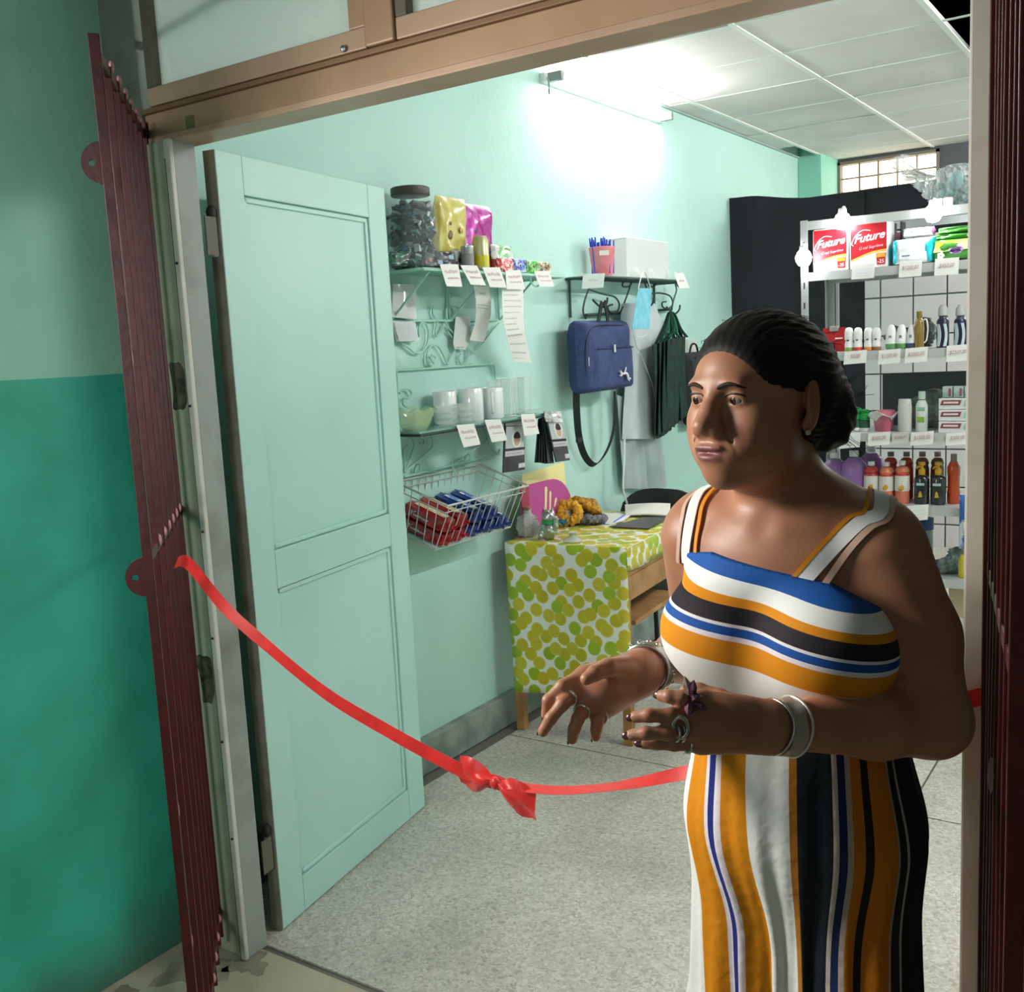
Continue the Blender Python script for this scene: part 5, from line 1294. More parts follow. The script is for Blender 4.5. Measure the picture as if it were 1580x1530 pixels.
for lab, u, v, z, R, r, ci, tl_ in (('teal scrunchie at the bottom of the heap', -.03, -.02, .002, .028, .016, 6, (.1, 0)), ('grey scrunchie at the right foot of the heap', .075, -.02, .002, .034, .017, 7, (.1, .1)), ('pale grey scrunchie under the mustard ones', .03, .0, .004, .032, .017, 8, (0, .1)),
        ('mustard scrunchie topmost on the left of the heap', -.075, .02, .052, .030, .017, 0, (.5, -.2)), ('mustard scrunchie at the front of the heap', -.01, -.02, .040, .032, .018, 1, (1.1, 0)), ('mauve and cream scrunchie in the left of the heap', -.05, -.012, .030, .030, .016, 2, (.9, -.3)),
        ('mustard scrunchie on top of the middle of the heap', -.02, .025, .062, .032, .017, 3, (.2, .1)), ('mustard scrunchie on the right slope of the heap', .055, .01, .042, .032, .018, 4, (.3, .5)), ('ochre scrunchie at the back right of the heap', .045, .05, .055, .034, .017, 5, (.2, .3))):
    scrunchie(lab, sp_(u*1.2, v*1.2, z*1.2), R*1.22, r*1.22, scr_cols[ci], tl_, ci)
# white glass lid with knob
p = tt(884, 835); o = thing('frosted_lid_dish', 'white frosted glass lid with a flared knob at the table edge', 'lid', p)
MB().lathe([(.040, 0), (.041, .004), (.030, .014), (.016, .021), (.012, .026), (.014, .031), (.022, .036), (.022, .040), (.012, .042)], 28).build('lid', M('frosted_white', '#d9dcd2', .15, trans=.25, coat=.5), o)
# papers and folder
def flat(name, label, quad, mat, z, cat='paper', t=.0012, curl_=0.0):
    q = [rz_(x, y, TZ+z) for x, y in quad]; o = thing(name, label, cat, tuple(q[0]))
    P = [[q[0].lerp(q[1], j/8).lerp(q[3].lerp(q[2], j/8), i/8)+Vector((0, 0, curl_*(i/8)**2+curl_*.4*math.sin(PI*j/8))) for j in range(9)] for i in range(9)]
    MB().sheet(P, t).build('sheet', mat, o, world=True); return o
Zt = lambda *a: [zz(q, 6.077, 800, 740) for q in a]
flat('paper_sheet', 'white paper sheet lying under the open folder', Zt((740, 400), (900, 425), (1040, 320), (760, 310)), paper, .0015)
o = flat('folder', 'dark grey open folder with papers on the far end of the table', Zt((850, 440), (1220, 458), (1420, 352), (1180, 350)), M('folder_grey', '#4a4a48', .5), .004, 'folder', .003)
flat('paper_pad', 'cream paper pad propped behind the dark folder', Zt((1000, 330), (1420, 340), (1425, 250), (1000, 262)), M('cream_pad', '#dcdccf', .6), .010, 'paper', .006, .012)
o = flat('notebook', 'white notebook with a blue and red edge left of the folder', Zt((890, 405), (980, 385), (1060, 325), (990, 330)), M('notebook_white', '#e3e6ec', .6), .0085, 'notebook', .004)
p0, p1 = rz_(*Zt((895, 395))[0], TZ+.012), rz_(*Zt((995, 330))[0], TZ+.012); MB().tube([p0, p1], .0035, 6).build('spine', M('spine_blue', '#5c6fc4', .5), o, world=True)

# black office chair behind the table
ch = thing('office_chair', 'black curved-back chair standing behind the work table', 'chair', (-2.20, 4.50, 0), -.05)
R_ = []
for i in range(13):
    s_ = -1+2*i/12; col = []
    for j in range(9):
        t = j/8; hw = .235*(1-.25*max(0, t-.35)**1.5); col.append(Vector((hw*s_, .05*(1-s_*s_)+.04*t, .56+.32*t*(1-.22*s_**4))))
    R_.append(col)
MB().sheet(R_, .022).build('backrest', M('chair_black', '#26282a', .55), ch)
MB().span((-.22, -.40, .43), (.22, .0, .475)).build('seat', M('chair_black'), ch, bevel=.02)
for x, y in ((-.19, -.37), (.19, -.37), (-.19, .0), (.19, .0)): MB().tube([(x, y, .435), (x*1.1, y*1.06, 0)], .011, 8).build('leg', black_m, ch)
for x in (-.15, .15): MB().tube([(x, .0, .44), (x, .05, .60)], .011, 8).build('back_post', black_m, ch)
# ================================================================== black backdrop cloth
bk_m = M('black_cloth', '#12151b', .9, var=('#171b22', 4, .4, .6), bump=(200, .2, .001))
o = thing('backdrop_cloth', 'black cloth hung as a backdrop behind the metal shelving', 'cloth', (-2.05, 6.2, 0))
P = []; N = 40
for i in range(N):
    x = XL+.004+(.815)*i/(N-1); top = 2.45-.06*min(1, (x-XL)/.6)+.006*math.sin(13*x); row = []
    for j in range(14):
        t = j/13; row.append(Vector((x, 6.2+.02*math.sin(9*x+.6*t)*(.3+t)+.008*math.sin(31*x), .25+(top-.25)*t)))
    P.append(row)
MB().sheet(P, .004).build('hanging_panel', bk_m, o, world=True)
P = []
for i in range(26):
    t = i/25; x = XL+.79+1.2*t; top = 2.39+.03*math.sin(PI*min(1, t*1.6))-.02*t; bot = 2.16-.10*t
    P.append([Vector((x, 6.185+.015*math.sin(8*x)+.03*math.sin(PI*j/8)*(1+.4*math.sin(5*x)), bot+(top-bot)*j/8+.01*math.sin(7*x+j))) for j in range(9)])
MB().sheet(P, .004).build('top_swag', bk_m, o, world=True)

# ================================================================== perforated metal shelving
RY0, RY1, RX0, RX1 = 4.20, 4.56, -1.372, -.34
grey_st = M('shelf_steel', '#c3c8c8', .4, .25); rk = thing('metal_shelving', 'pale grey slotted metal shelving unit stocked with toiletries', 'shelving', (-.86, 4.38, 0))
def post(x, y, sx_, sy_):
    mb = MB(); mb.span((x, y, 0), (x+sx_*.032, y+sy_*.002, 2.05)).span((x, y, 0), (x+sx_*.002, y+sy_*.032, 2.05))
    o = mb.build('post', grey_st, rk, world=True); 
    if y < 4.3:
        for k in range(24): MB().span((x+sx_*.013, y-.0008, .1+.08*k), (x+sx_*.019, y+.0012, .125+.08*k)).build('slot', M('slot_dark', '#3a3d40', .7), o, world=True)
    return o
for x, s_ in ((RX0, 1), (RX1, -1)):
    post(x, RY0, s_, 1); post(x, RY1, s_, -1)
SZ = [2.045, 1.843, 1.520, 1.195, .905, .620, .20]
for z in SZ:
    MB().span((RX0+.003, RY0+.003, z-.003), (RX1-.003, RY1-.003, z)).span((RX0+.003, RY0+.001, z-.034), (RX1-.003, RY0+.003, z)).span((RX0+.003, RY1-.003, z-.034), (RX1-.003, RY1-.001, z)).build('shelf_tray', grey_st, rk, world=True)
MB().span((-1.14, RY1+.006, 1.19), (RX1, RY1+.012, 1.415)).build('back_panel', M('back_panel_grey', '#4d5657', .6), rk, world=True)
for x in (-1.39, -1.35): MB().span((x, RY1+.05, 1.0), (x+.014, RY1+.055, 2.0)).build('brace', grey_st, rk, world=True)

def rp(px, py, y=4.25): return ry(px, py, y)
def std(px, k, y=4.27): p = ry(px, 500, y); return (p.x, y, SZ[k])
def tag_r(label, x0, y0, x1, y1, body, seed, mat=paper, ink=None):
    a, b, c, d = ry(x0, y0+1.5, RY0-.004), ry(x1, y0-1.5, RY0-.004), ry(x1-1.5, y1-1.5, RY0-.008), ry(x0-1.5, y1+1.5, RY0-.008)
    o = thing('price_tag', label, 'price tag', tuple(a)); rows = [(a, b), (d, c)]
    P = [[a.lerp(b, j/4).lerp(d.lerp(c, j/4), i/3) for j in range(5)] for i in range(4)]
    MB().sheet(P, .0008).build('card', mat, o, world=True)
    w = (b-a).length
    if body:
        text('lettering', body, w*.235, ink or M('pencil_pink', '#b592a0', .7), o, Matrix.Translation(-Vector(a))@frame((a+b+c+d)/4+Vector((0, -.0045, .004)), (b-a), (0, 0, 1)), shear=.25, width=.82)
    else:
        scribble(o, rows, ((.35, .15, .85, .04), (.6, .2, .9, .03), (.8, .2, .8, .02)), M('faint_ink', '#b9c4d4', .7), off=Vector((0, -.002, 0)), seed=seed)
    return o
tag_r('lined white price card below the red tissue packs', 1315, 407, 1350, 430, '', 1)
tag_r('price tag below the white wipes pack on the top rack shelf', 1388, 402, 1423, 427, '$1200.00', 2)
tag_r('price tag below the green baby wipes', 1443, 398, 1480, 424, '$450.00', 3)
tag_r('price tag below the small roll-on deodorants', 1303, 541, 1338, 561, '50.00', 4)
tag_r('price tag below the green-footed deodorants', 1356, 539, 1390, 561, '$1200.00', 5)
tag_r('price tag below the golden bottle', 1397, 536, 1432, 559, '$3000.00', 6)
tag_r('price tag below the navy spray bottles', 1461, 532, 1497, 557, '$2500.00', 7)
tag_r('blank white price card beside the dark hair bun', 1296, 668, 1328, 691, '', 8)
tag_r('price tag below the pink wrapped cup', 1340, 667, 1374, 687, '$500.00', 9)
tag_r('grey price tag below the plain white bottle', 1377, 667, 1403, 684, '$1000.00', 10, M('grey_tag', '#cfcfcb', .7))
tag_r('price tag below the white and green shampoo', 1406, 666, 1441, 686, '$1500.00', 11)
tag_r('price tag below the stacked toothpaste boxes', 1460, 667, 1496, 686, '$200.00', 12)
tag_r('price tag below the dark pump bottles', 1399, 779, 1433, 803, '', 13)

# ---------------------------------------------- lamps clipped to the shelving
bulb_m = M('bulb_glow', '#ffffff', .3, emit=('#ffffff', 48.0))
for lab, px, py, y in (('bright bulb under the front edge of the top shelf above the red packs', 1300, 341, 4.19), ('bright bulb under the top shelf above the green wipes', 1440, 329, 4.19), ('bright bulb clamped to the left post of the shelving', 1240, 398, 4.17)):
    p = ry(px, py, y); o = thing('light_bulb', lab, 'lamp', tuple(p), rot=(0, 0, 0))
    MB().lathe([(.004, -.034), (.02, -.029), (.030, -.012), (.032, .004), (.025, .022), (.016, .030)], 20).build('bulb', bulb_m, o)
    MB().lathe([(.016, .029), (.017, .032), (.015, .048), (.005, .050)], 16).build('cap', M('bulb_cap', '#d8d8d8', .4, .5), o)
    MB().tube([(0, 0, .048), (0, .01, .055), (0, .03, .056)], .004, 6).build('lead', M('lead_white', '#d9d9d9', .5), o)

# ---------------------------------------------- top rack shelf: tissue packs and wipes
def pack(name, label, cat, x0, x1, ytop, k, y=4.24, d=.11, mat=None, bev=.008):
    a, b = ry(x0, 400, y), ry(x1, 400, y); w = b.x-a.x; h = ry((x0+x1)/2, ytop, y).z-SZ[k]
    o = thing(name, label, cat, ((a.x+b.x)/2, y+d/2, SZ[k]))
    if mat: MB().box((0, 0, h/2), (w, d, h)).build('body', mat, o, bevel=bev, seg=3)
    return o, w, h, d
fut_red = M('future_red', '#c8202c', .4, var=('#b01822', 10, .4, .6)); fut_w = M('future_white', '#f3f3f1', .4)
for lab, x0, x1, yt in (('red and white tissue pack lettered Future nearest the left post', 1254, 1308, 352), ('second red and white Future tissue pack right of the first', 1311, 1370, 341)):
    o, w, h, d = pack('tissue_pack', lab, 'tissues', x0, x1, yt, 1, mat=fut_w)
    y_ = -d/2-.0006
    pts = [(-w*.47, h*.97), (w*.47, h*.97), (w*.47, h*.38)]+[(w*(.47-.94*t), h*(.38-.16*t+.03*math.sin(4*t))) for t in [i/10 for i in range(1, 11)]]
    MB().prism(pts[::-1], .0012, (0, y_, 0)).build('red_print', fut_red, o)
    MB().prism([(w*(.47-.94*t), h*(.385-.16*t+.03*math.sin(4*t))) for t in [i/10 for i in range(11)]]+[(w*(-.47+.94*t), h*(.19+.16*t+.03*math.sin(4*(1-t)))) for t in [i/10 for i in range(11)]], .0010, (0, y_-.0004, 0)).build('gold_edge', M('gold_print', '#e8b94a', .4), o)
    text('lettering', 'Future', w*.30, M('print_white_flat', '#ffffff', .5), o, frame((0, y_-.0014, h*.66), (1, 0, .12), (0, 0, 1)), shear=.45, bold=.0009)
    MB().tube(catmull([(-w*.40, y_-.001, h*.50), (-w*.44, y_-.001, h*.56), (-w*.33, y_-.001, h*.72), (-w*.15, y_-.001, h*.82), (w*.05, y_-.001, h*.80)], 5), .0016, 5).build('lettering_swash', M('print_white_flat'), o)
    text('lettering', 'Ù nal Suprême', w*.105, M('print_pink', '#f2c4c6', .5), o, frame((w*.06, y_-.0014, h*.45), (1, 0, .1), (0, 0, 1)), shear=.3)
    MB().prism([(w*.22, h*.06), (w*.43, h*.06), (w*.45, h*.30), (w*.20, h*.30)], .0014, (0, y_-.0008, 0)).build('badge', M('badge_red', '#b5382f', .45), o)
    MB().prism([(w*.20, h*.22), (w*.44, h*.22), (w*.42, h*.31), (w*.22, h*.31)], .0016, (0, y_-.0012, 0)).build('badge_top', M('badge_gold', '#e0a83a', .45), o)
    text('lettering', '-25', w*.13, M('print_white_flat'), o, frame((w*.32, y_-.002, h*.13), (1, 0, 0), (0, 0, 1)))
o, w, h, d = pack('black_caddy', 'small black plastic caddy between tissue packs and wipes', 'holder', 1375, 1392, 342, 1, y=4.34, d=.06)
for s_ in (-1, 1): MB().box((s_*w*.4, 0, h*.5), (w*.2, d, h)).build('side', black_m, o, bevel=.003)
MB().box((0, 0, h*.3), (w*.7, d*.5, h*.5)).build('pocket', black_m, o, bevel=.003)
MB().box((0, -.012, h*.62), (w*.5, .004, h*.3)).build('pink_item', M('pinkish', '#c77a90', .5), o)
def soft(name, label, cat, x0, x1, y0, y1, y, d, mat, seed, zbase=None):
    a, b = ry(x0, (y0+y1)/2, y), ry(x1, (y0+y1)/2, y); zt_ = ry((x0+x1)/2, y0, y).z; zb = ry((x0+x1)/2, y1, y).z if zbase is None else zbase
    o = thing(name, label, cat, ((a.x+b.x)/2, y+d/2, zb)); w, h = b.x-a.x, zt_-zb
    pillow(MB(), w, h, d, 16, 12, 8, .35, .25, seed, Matrix.Translation((0, 0, h/2))).build('wrapper', mat, o)
    return o, w, h, d
wp_w = M('wipes_white', '#f2f5f6', .3, coat=.4)
o, w, h, d = soft('wipes_pack', 'white wipes pack with turquoise ends on the top rack shelf', 'wipes', 1377, 1439, 366, 401, 4.23, .10, wp_w, 4, SZ[1])
for s_, hw in ((-1, .020), (1, .036)):
    mb = MB(); pillow(mb, hw, h*.98, d*.99, 8, 10, 6, .35, .3, 3, Matrix.Translation((s_*(w/2-hw*.42), 0, h/2))).build('turquoise_end', M('turquoise', '#1fb6c9', .3, coat=.4), o)
MB().box((-w*.1, -d/2-.001, h*.5), (w*.45, .002, h*.55)).build('label_panel', M('label_pale', '#e3e9ee', .5), o, bevel=.0006); MB().box((-w*.16, -d/2-.0025, h*.34), (w*.2, .001, h*.05)).build('label_line', grey_ink, o)
o, w, h, d = soft('wipes_pack', 'slim white wipes pack with a purple end lying on top', 'wipes', 1391, 1438, 350, 364, 4.25, .09, wp_w, 6)
MB().sphere((w*.46, -.01, h*.5), .012, 10, 6, (1, 2.2, 1.2)).build('purple_end', M('purple_print', '#a85c98', .4), o)
MB().box((-w*.05, -d/2-.001, h*.5), (w*.32, .002, h*.16)).build('print_line', M('print_violet', '#c79ac9', .5), o)
gr = M('wipes_green', '#4f9d3f', .3, var=('#3e8433', 12, .4, .6), coat=.4)
for lab, a in (('large green and yellow baby wipes pack at the front', (1437, 1512, 366, 398)), ('green baby wipes pack second in the stack', (1441, 1512, 359, 368)), ('green baby wipes pack topmost in the stack', (1444, 1512, 348, 359))):
    o, w, h, d = soft('baby_wipes', lab, 'wipes', a[0], a[1], a[2], a[3], 4.225 if a[3] > 390 else 4.24, .11, gr, a[0], SZ[1] if a[3] > 390 else None)
    if a[3] > 390:
        MB().prism([(-w*.46, h*.42), (w*.46, h*.48), (w*.44, h*.92), (-w*.40, h*.86)], .002, (0, -d/2-.0008, 0)).build('yellow_print', M('wipes_yellow', '#dfe04a', .35, var=('#f0edc4', 10, .4, .55)), o)
        mb = MB()
        for k, (x, z, r_) in enumerate(((-.012, .5, .011), (.004, .56, .012), (.018, .5, .011), (.0, .42, .012), (.012, .40, .010), (-.01, .42, .010))): mb.lathe([(r_, 0), (r_*.9, .0015)], 12, (x+.0, -d/2-.0015, h*z), Matrix.Rotation(PI/2, 3, 'X'))
        mb.build('logo_shape', M('logo_lilac', '#c9b6dc', .45), o)
        text('lettering', 'cushy', .016, M('logo_purple', '#7a4f96', .5), o, frame((.003, -d/2-.004, h*.53), (1, 0, .1), (0, 0, 1)), bold=.0005); text('lettering', 'baby', .013, M('logo_purple'), o, frame((.004, -d/2-.004, h*.40), (1, 0, .1), (0, 0, 1)), bold=.0004)
        mb = MB()
        for k in range(5): mb.lathe([(.006, 0), (.005, .0015)], 10, (-w*.30+.008*math.cos(k*1.257), -d/2-.0015, h*.27+.008*math.sin(k*1.257)), Matrix.Rotation(PI/2, 3, 'X'))
        mb.build('flower_print', M('print_white_flat'), o)
        MB().lathe([(.008, 0), (.007, .0015)], 14, (w*.36, -d/2-.0012, h*.28), Matrix.Rotation(PI/2, 3, 'X')).build('round_mark', M('print_white_flat'), o)
    else:
        MB().lathe([(.005, 0), (.004, .0015)], 12, (w*.25, -d/2-.001, h*.5), Matrix.Rotation(PI/2, 3, 'X')).build('round_mark', M('logo_lilac'), o)

# ---------------------------------------------- lathe-turned bottles
def bottle(name, label, cat, px, k, wpx, ytop, prof, parts, y=4.26, n=20, group=None, sy=1.0):
    """prof: list of (r,z) in units of half-width and height, split among parts = [(name, z0, z1, mat)]"""
    p = ry(px, 500, y); p2 = ry(px+wpx, 500, y); R_ = (p2.x-p.x)/2; H = ry(px, ytop, y).z-SZ[k]
    o = thing(name, label, cat, (p.x, y+R_, SZ[k]), group=group)
    def rad(z):
        for (r0, z0), (r1, z1) in zip(prof, prof[1:]):
            if z0 <= z <= z1: return r0+(r1-r0)*((z-z0)/(z1-z0) if z1 > z0 else 0)
        return prof[-1][0]
    for nm, z0, z1, mt in parts:
        zs = sorted(set([z0]+[z for _, z in prof if z0 < z < z1]+[z1])); e = .0004 if nm in ('label', 'band') else 0
        pr = [(rad(z)*R_+e, z*H) for z in zs]
        MB().lathe(pr, n, sy=sy).build(nm, mt, o)
    return o
white_b = M('bottle_white', '#eef0ee', .3, coat=.3)
roll = [(.8, 0), (.95, .03), (.95, .3), (.85, .42), (.95, .52), (.95, .80), (.75, .95), (.3, 1.0)]
for lab, px, c in (('roll-on deodorant with a green foot', 1308, '#8fb05a'), ('roll-on deodorant with a red foot', 1322, '#cf4a44'), ('roll-on deodorant with an orange foot', 1338, '#d98a3a'), ('roll-on deodorant with a brown foot', 1351, '#9a7048')):
    o = bottle('roll_on', lab+' on the second rack shelf', 'deodorant', px, 2, 14, 505, roll, [('foot', 0, .17, M('foot'+c, c, .4)), ('body', .17, .42, white_b), ('cap', .42, 1.0, white_b)])
    MB().box((0, -.0165, .045), (.008, .001, .006)).build('mark', M('print_dark'), o)
egg = [(.7, 0), (.95, .08), (1.0, .3), (.9, .55), (.72, .78), (.45, .95), (.15, 1.0)]
for lab, px, c, w_ in (('egg-shaped white deodorant with a green foot, left one', 1373, '#6aa86a', 19), ('egg-shaped white deodorant with a green foot, right one', 1389, '#6aa86a', 19), ('egg-shaped white deodorant with a navy foot by the golden bottle', 1405, '#3d4668', 16)):
    o = bottle('deodorant', lab, 'deodorant', px, 2, w_, 500, egg, [('foot', 0, .24, M('foot'+c, c, .4)), ('body', .24, 1.0, white_b)], 4.255)
    MB().box((0, -.021, .05), (.010, .001, .012)).build('mark', grey_ink, o)
gold = bottle('cosmetic_bottle', 'tall golden cosmetic bottle with a pale side handle', 'bottle', 1417, 2, 15, 480, [(.75, 0), (.95, .03), (.95, .72), (.55, .80), (.55, .83), (.62, .84), (.62, 1.0)], [('body', 0, .80, M('gold_liquid', '#a8893a', .2, trans=.35, coat=.5)), ('cap', .80, 1.0, M('gold_cap', '#a08c4a', .35, .5))], 4.25)
MB().tube(catmull([(.012, -.012, .105), (.028, -.014, .112), (.034, -.014, .08), (.030, -.014, .035), (.02, -.012, .022)], 5), .003, 7).build('handle', M('pale_cream', '#e8e4d4', .3), gold)
navy_b = M('spray_navy', '#23293f', .3, .2); sil = M('spray_pale', '#c9d3da', .3, .2)
for lab, px in (('navy and silver spray can, left of the pair', 1453), ('navy and silver spray can, right of the pair', 1480), ('third navy and silver spray can at the door post', 1505)):
    o = bottle('spray_can', lab, 'spray', px, 2, 20, 470, [(.9, 0), (1.0, .02), (1.0, .62), (.85, .66), (.62, .70), (.62, .74), (.80, .75), (.72, .92), (.4, 1.0)], [('body', 0, .66, navy_b), ('neck', .66, .74, M('spray_neck', '#353a4a', .3)), ('cap', .74, 1.0, M('cap_grey', '#b3b5b8', .35))], 4.25)
    for a0, a1 in ((-2.45, -1.85), (-1.35, -.9)):
        P = [[Vector((.0258*math.cos(a0+(a1-a0)*i/5+.25*math.sin(PI*j/6)), .0258*math.sin(a0+(a1-a0)*i/5+.25*math.sin(PI*j/6)), .006+.085*j/6)) for i in range(6)] for j in range(7)]
        MB().sheet(P, .0006).build('pale_panel', sil, o)
o = thing('dark_bag', 'crumpled dark plastic bag behind the deodorants', 'bag', (ry(1405, 500, 4.40).x, 4.42, SZ[2]))
g = SDF((-.11, -.05, -.003), (.11, .05, .15), .004); g.ell((-.03, 0, .04), (.075, .03, .045), .02).ell((.05, 0, .06), (.04, .03, .062), .03).cone((-.05, 0, .06), (-.075, 0, .10), .014, .004, .02).half((0, 0, 0), (0, 0, -1))
go = g.build('film', M('dark_film', '#5a625e', .3, var=('#3c423f', 25, .4, .6)), None, warp=cw); go.parent = o
# red clipboard
a = ry(1283, 533, 4.30); o = thing('clipboard', 'red clipboard with a steel clip leaning at the back of the shelf', 'clipboard', (a.x, 4.33, SZ[2]), rot=(-.15, 0, 0))
MB().box((0, 0, .05), (.095, .004, .10)).build('board', M('clip_red', '#c2282c', .4), o, bevel=.002)
MB().box((0, -.006, .095), (.036, .012, .022)).build('clip', M('clip_steel', '#c9c4bf', .35, .6), o, bevel=.003)
for k, (x, c) in enumerate(((-.035, '#e8c23a'), (-.02, '#2f86c4'), (-.004, '#6a3a8c'))): MB().box((x, -.008, .022), (.014, .01, .026)).build('sticker', M('stick'+c, c, .4), o, bevel=.002)
MB().box((.02, -.003, .055), (.03, .002, .006)).build('lettering_bar', M('print_white_flat'), o)

# third shelf
gcap = M('cap_green', '#1f9a4a', .3); gbody = M('body_green', '#2c5b42', .35)
for lab, px, yt in (('green-capped tube nearest the hair bun', 1318, 629), ('green-capped roll-on bottle with white foot', 1331, 632)):
    bottle('green_bottle', lab+' on the third shelf', 'bottle', px, 3, 18, yt, [(.85, 0), (.95, .03), (.95, .5), (.85, .52), (.95, .54), (.9, .95), (.6, 1.0)], [('foot', 0, .16, white_b), ('body', .16, .52, gbody), ('cap', .52, 1.0, gcap)])
pk = bottle('wrapped_cup', 'pink cup wrapped in white film on the third rack shelf', 'cup', 1359, 3, 36, 634, [(.72, 0), (.75, .02), (1.0, 1.0)], [('cup', 0, 1.0, M('pink_cup', '#d87f92', .35, var=('#c76a80', 15, .4, .6)))], 4.25, 24)
P = []
for i in range(33):
    a = 2*PI*i/32; P.append([Vector(((.048+.012*j+.006*math.sin(5*a+j))*math.cos(a), (.048+.012*j)*math.sin(a), .072+.012*math.sin(3*a+j)-.010*abs(j-1))) for j in range(-1, 2)])
MB().sheet(P, .002).build('film_frill', M('frill_white', '#e6e9ea', .3), pk)
bottle('lotion_bottle', 'plain white square-shouldered bottle left of the shampoo', 'bottle', 1394, 3, 22, 616, [(.92, 0), (1.0, .03), (1.0, .80), (.92, .86), (.95, .88), (.9, 1.0)], [('body', 0, .86, M('bottle_grey', '#d6d8d3', .35)), ('cap', .86, 1.0, M('cap_grey2', '#e3e5e2', .3))], 4.25, sy=.7)
o = bottle('shampoo', 'white shampoo bottle with a green leaf label on the third shelf', 'bottle', 1421, 3, 19, 604, [(.9, 0), (1.0, .03), (1.0, .66), (.6, .78), (.55, .80), (.6, .82), (.6, 1.0)], [('body', 0, .78, M('shampoo_white', '#e3ebe4', .3)), ('cap', .80, 1.0, M('cap_mint', '#d9e8df', .3))], 4.25, sy=.75)
MB().box((0, -.0165, .048), (.026, .002, .022)).build('leaf_label', M('leaf_green', '#8fb44a', .5), o, bevel=.0008); MB().box((0, -.0165, .09), (.028, .002, .014)).build('name_label', M('mint_label', '#8fc0a8', .5), o, bevel=.0008)
o = thing('grey_bag', 'crumpled grey-green plastic bag behind the shampoo', 'bag', (ry(1425, 640, 4.42).x, 4.44, SZ[3]))
g = SDF((-.12, -.06, -.003), (.12, .06, .2), .005); g.ell((0, 0, .06), (.08, .04, .07), .02).ell((.04, 0, .10), (.06, .035, .06), .03).half((0, 0, 0), (0, 0, -1))
go = g.build('film', M('grey_film', '#8a9690', .3, var=('#6c7872', 20, .4, .6)), None, warp=cw); go.parent = o
tp_w = M('paste_box', '#dfe4e4', .35)
for k in range(3):
    a, b = ry(1448, 655, 4.225), ry(1512, 655, 4.225); o = thing('toothpaste_box', ['bottom toothpaste box of the stack of three', 'middle toothpaste box of the stack of three', 'top toothpaste box of the stack of three'][k], 'toothpaste', ((a.x+b.x)/2, 4.25, SZ[3]+.0445*k), group='toothpaste boxes lying on the third rack shelf')
    w = b.x-a.x; MB().box((0, 0, .0215), (w, .05, .043)).build('box', tp_w, o, bevel=.0015)
    MB().prism([(-w*.46, .017), (w*.02, .017), (w*.06, .036), (-w*.42, .036)], .001, (0, -.0256, 0)).build('maroon_stripe', M('paste_maroon', '#8c4a54', .45), o)
    MB().prism([(w*.10, .012), (w*.48, .012), (w*.48, .036), (w*.14, .036)], .001, (0, -.0256, 0)).build('green_stripe', M('paste_green', '#9fcbb6', .45), o)
    MB().box((-w*.2, -.0268, .0265), (w*.36, .0008, .007)).build('lettering_bar', M('paste_ink', '#e6d9d9', .5), o)
for k in range(3):
    x = ry(1462+17*k, 600, 4.24).x; o = thing('toothpaste_box', ['left small upright box on top of the toothpaste stack', 'middle small upright box on top of the toothpaste stack', 'right small upright box on top of the toothpaste stack'][k], 'toothpaste', (x, 4.26, SZ[3]+.1345))
    MB().box((0, 0, .021), (.036, .04, .042)).build('box', M('paste_box2', '#b9c9c6', .4, var=('#8fa8a4', 20, .45, .55)), o, bevel=.001); MB().box((.008, -.0206, .02), (.008, .001, .03)).build('stripe', M('paste_maroon'), o)

# fourth shelf
jug = [(.85, 0), (1.0, .04), (1.0, .6), (.85, .75), (.4, .86), (.32, .88), (.34, .90), (.34, 1.0)]
lil = M('lilac_liquid', '#a878c0', .2, var=('#8f5fa8', 8, .4, .6), trans=.2, coat=.5)
for lab, px, yt, y in (('lilac jug of liquid detergent at the front left', 1311, 697, 4.24), ('lilac jug half hidden behind the shoulder', 1280, 700, 4.26), ('lilac jug lying at the back beside the front jug', 1338, 690, 4.40)):
    o = bottle('detergent_jug', lab, 'jug', px, 4, 44, yt, jug, [('body', 0, .86, lil), ('cap', .88, 1.0, M('cap_white', '#dfe3e6', .3))], y, sy=.8)
    MB().box((0, -.046, .05), (.05, .002, .05)).build('label', M('pale_label', '#d8d2e4', .5), o, bevel=.0006)
soap = [(.85, 0), (.97, .03), (.95, .30), (1.0, .34), (.95, .66), (.80, .72), (.95, .76), (.8, .84), (.45, .88), (.42, .90), (.45, .91), (.45, 1.0)]
pea = M('peach_liquid', '#e08060', .25, coat=.4); redl = M('red_liquid', '#b8322c', .25, coat=.4)
for lab, px, mt, yt in (('red liquid soap bottle with white cap', 1341, redl, 713), ('left peach liquid soap bottle with mango label', 1365, pea, 714), ('right peach liquid soap bottle with mango label', 1390, pea, 712)):
    o = bottle('soap_bottle', lab+' on the fourth shelf', 'soap', px, 4, 24, yt, soap, [('body', 0, .88, mt), ('label', .30, .66, M('soap_label', '#e6e4df', .45)), ('band', .66, .71, M('soap_band', '#c2342c', .4)), ('cap', .90, 1.0, white_b)], 4.245)
    MB().sphere((.004, -.0325, .065), .011, 10, 6, (.9, .15, 1.2), Matrix.Rotation(.6, 3, 'Y')).build('fruit_print', M('fruit', '#d8a23a', .5), o)
pump = [(.9, 0), (1.0, .02), (1.0, .60), (.8, .66), (.42, .70), (.42, .72), (.45, .73), (.45, .82), (.2, .86), (.2, .92), (.5, .93), (.45, 1.0)]
blk_l = M('dark_soap', '#26282a', .2, coat=.5); yel = M('pump_yellow', '#d0a02a', .35)
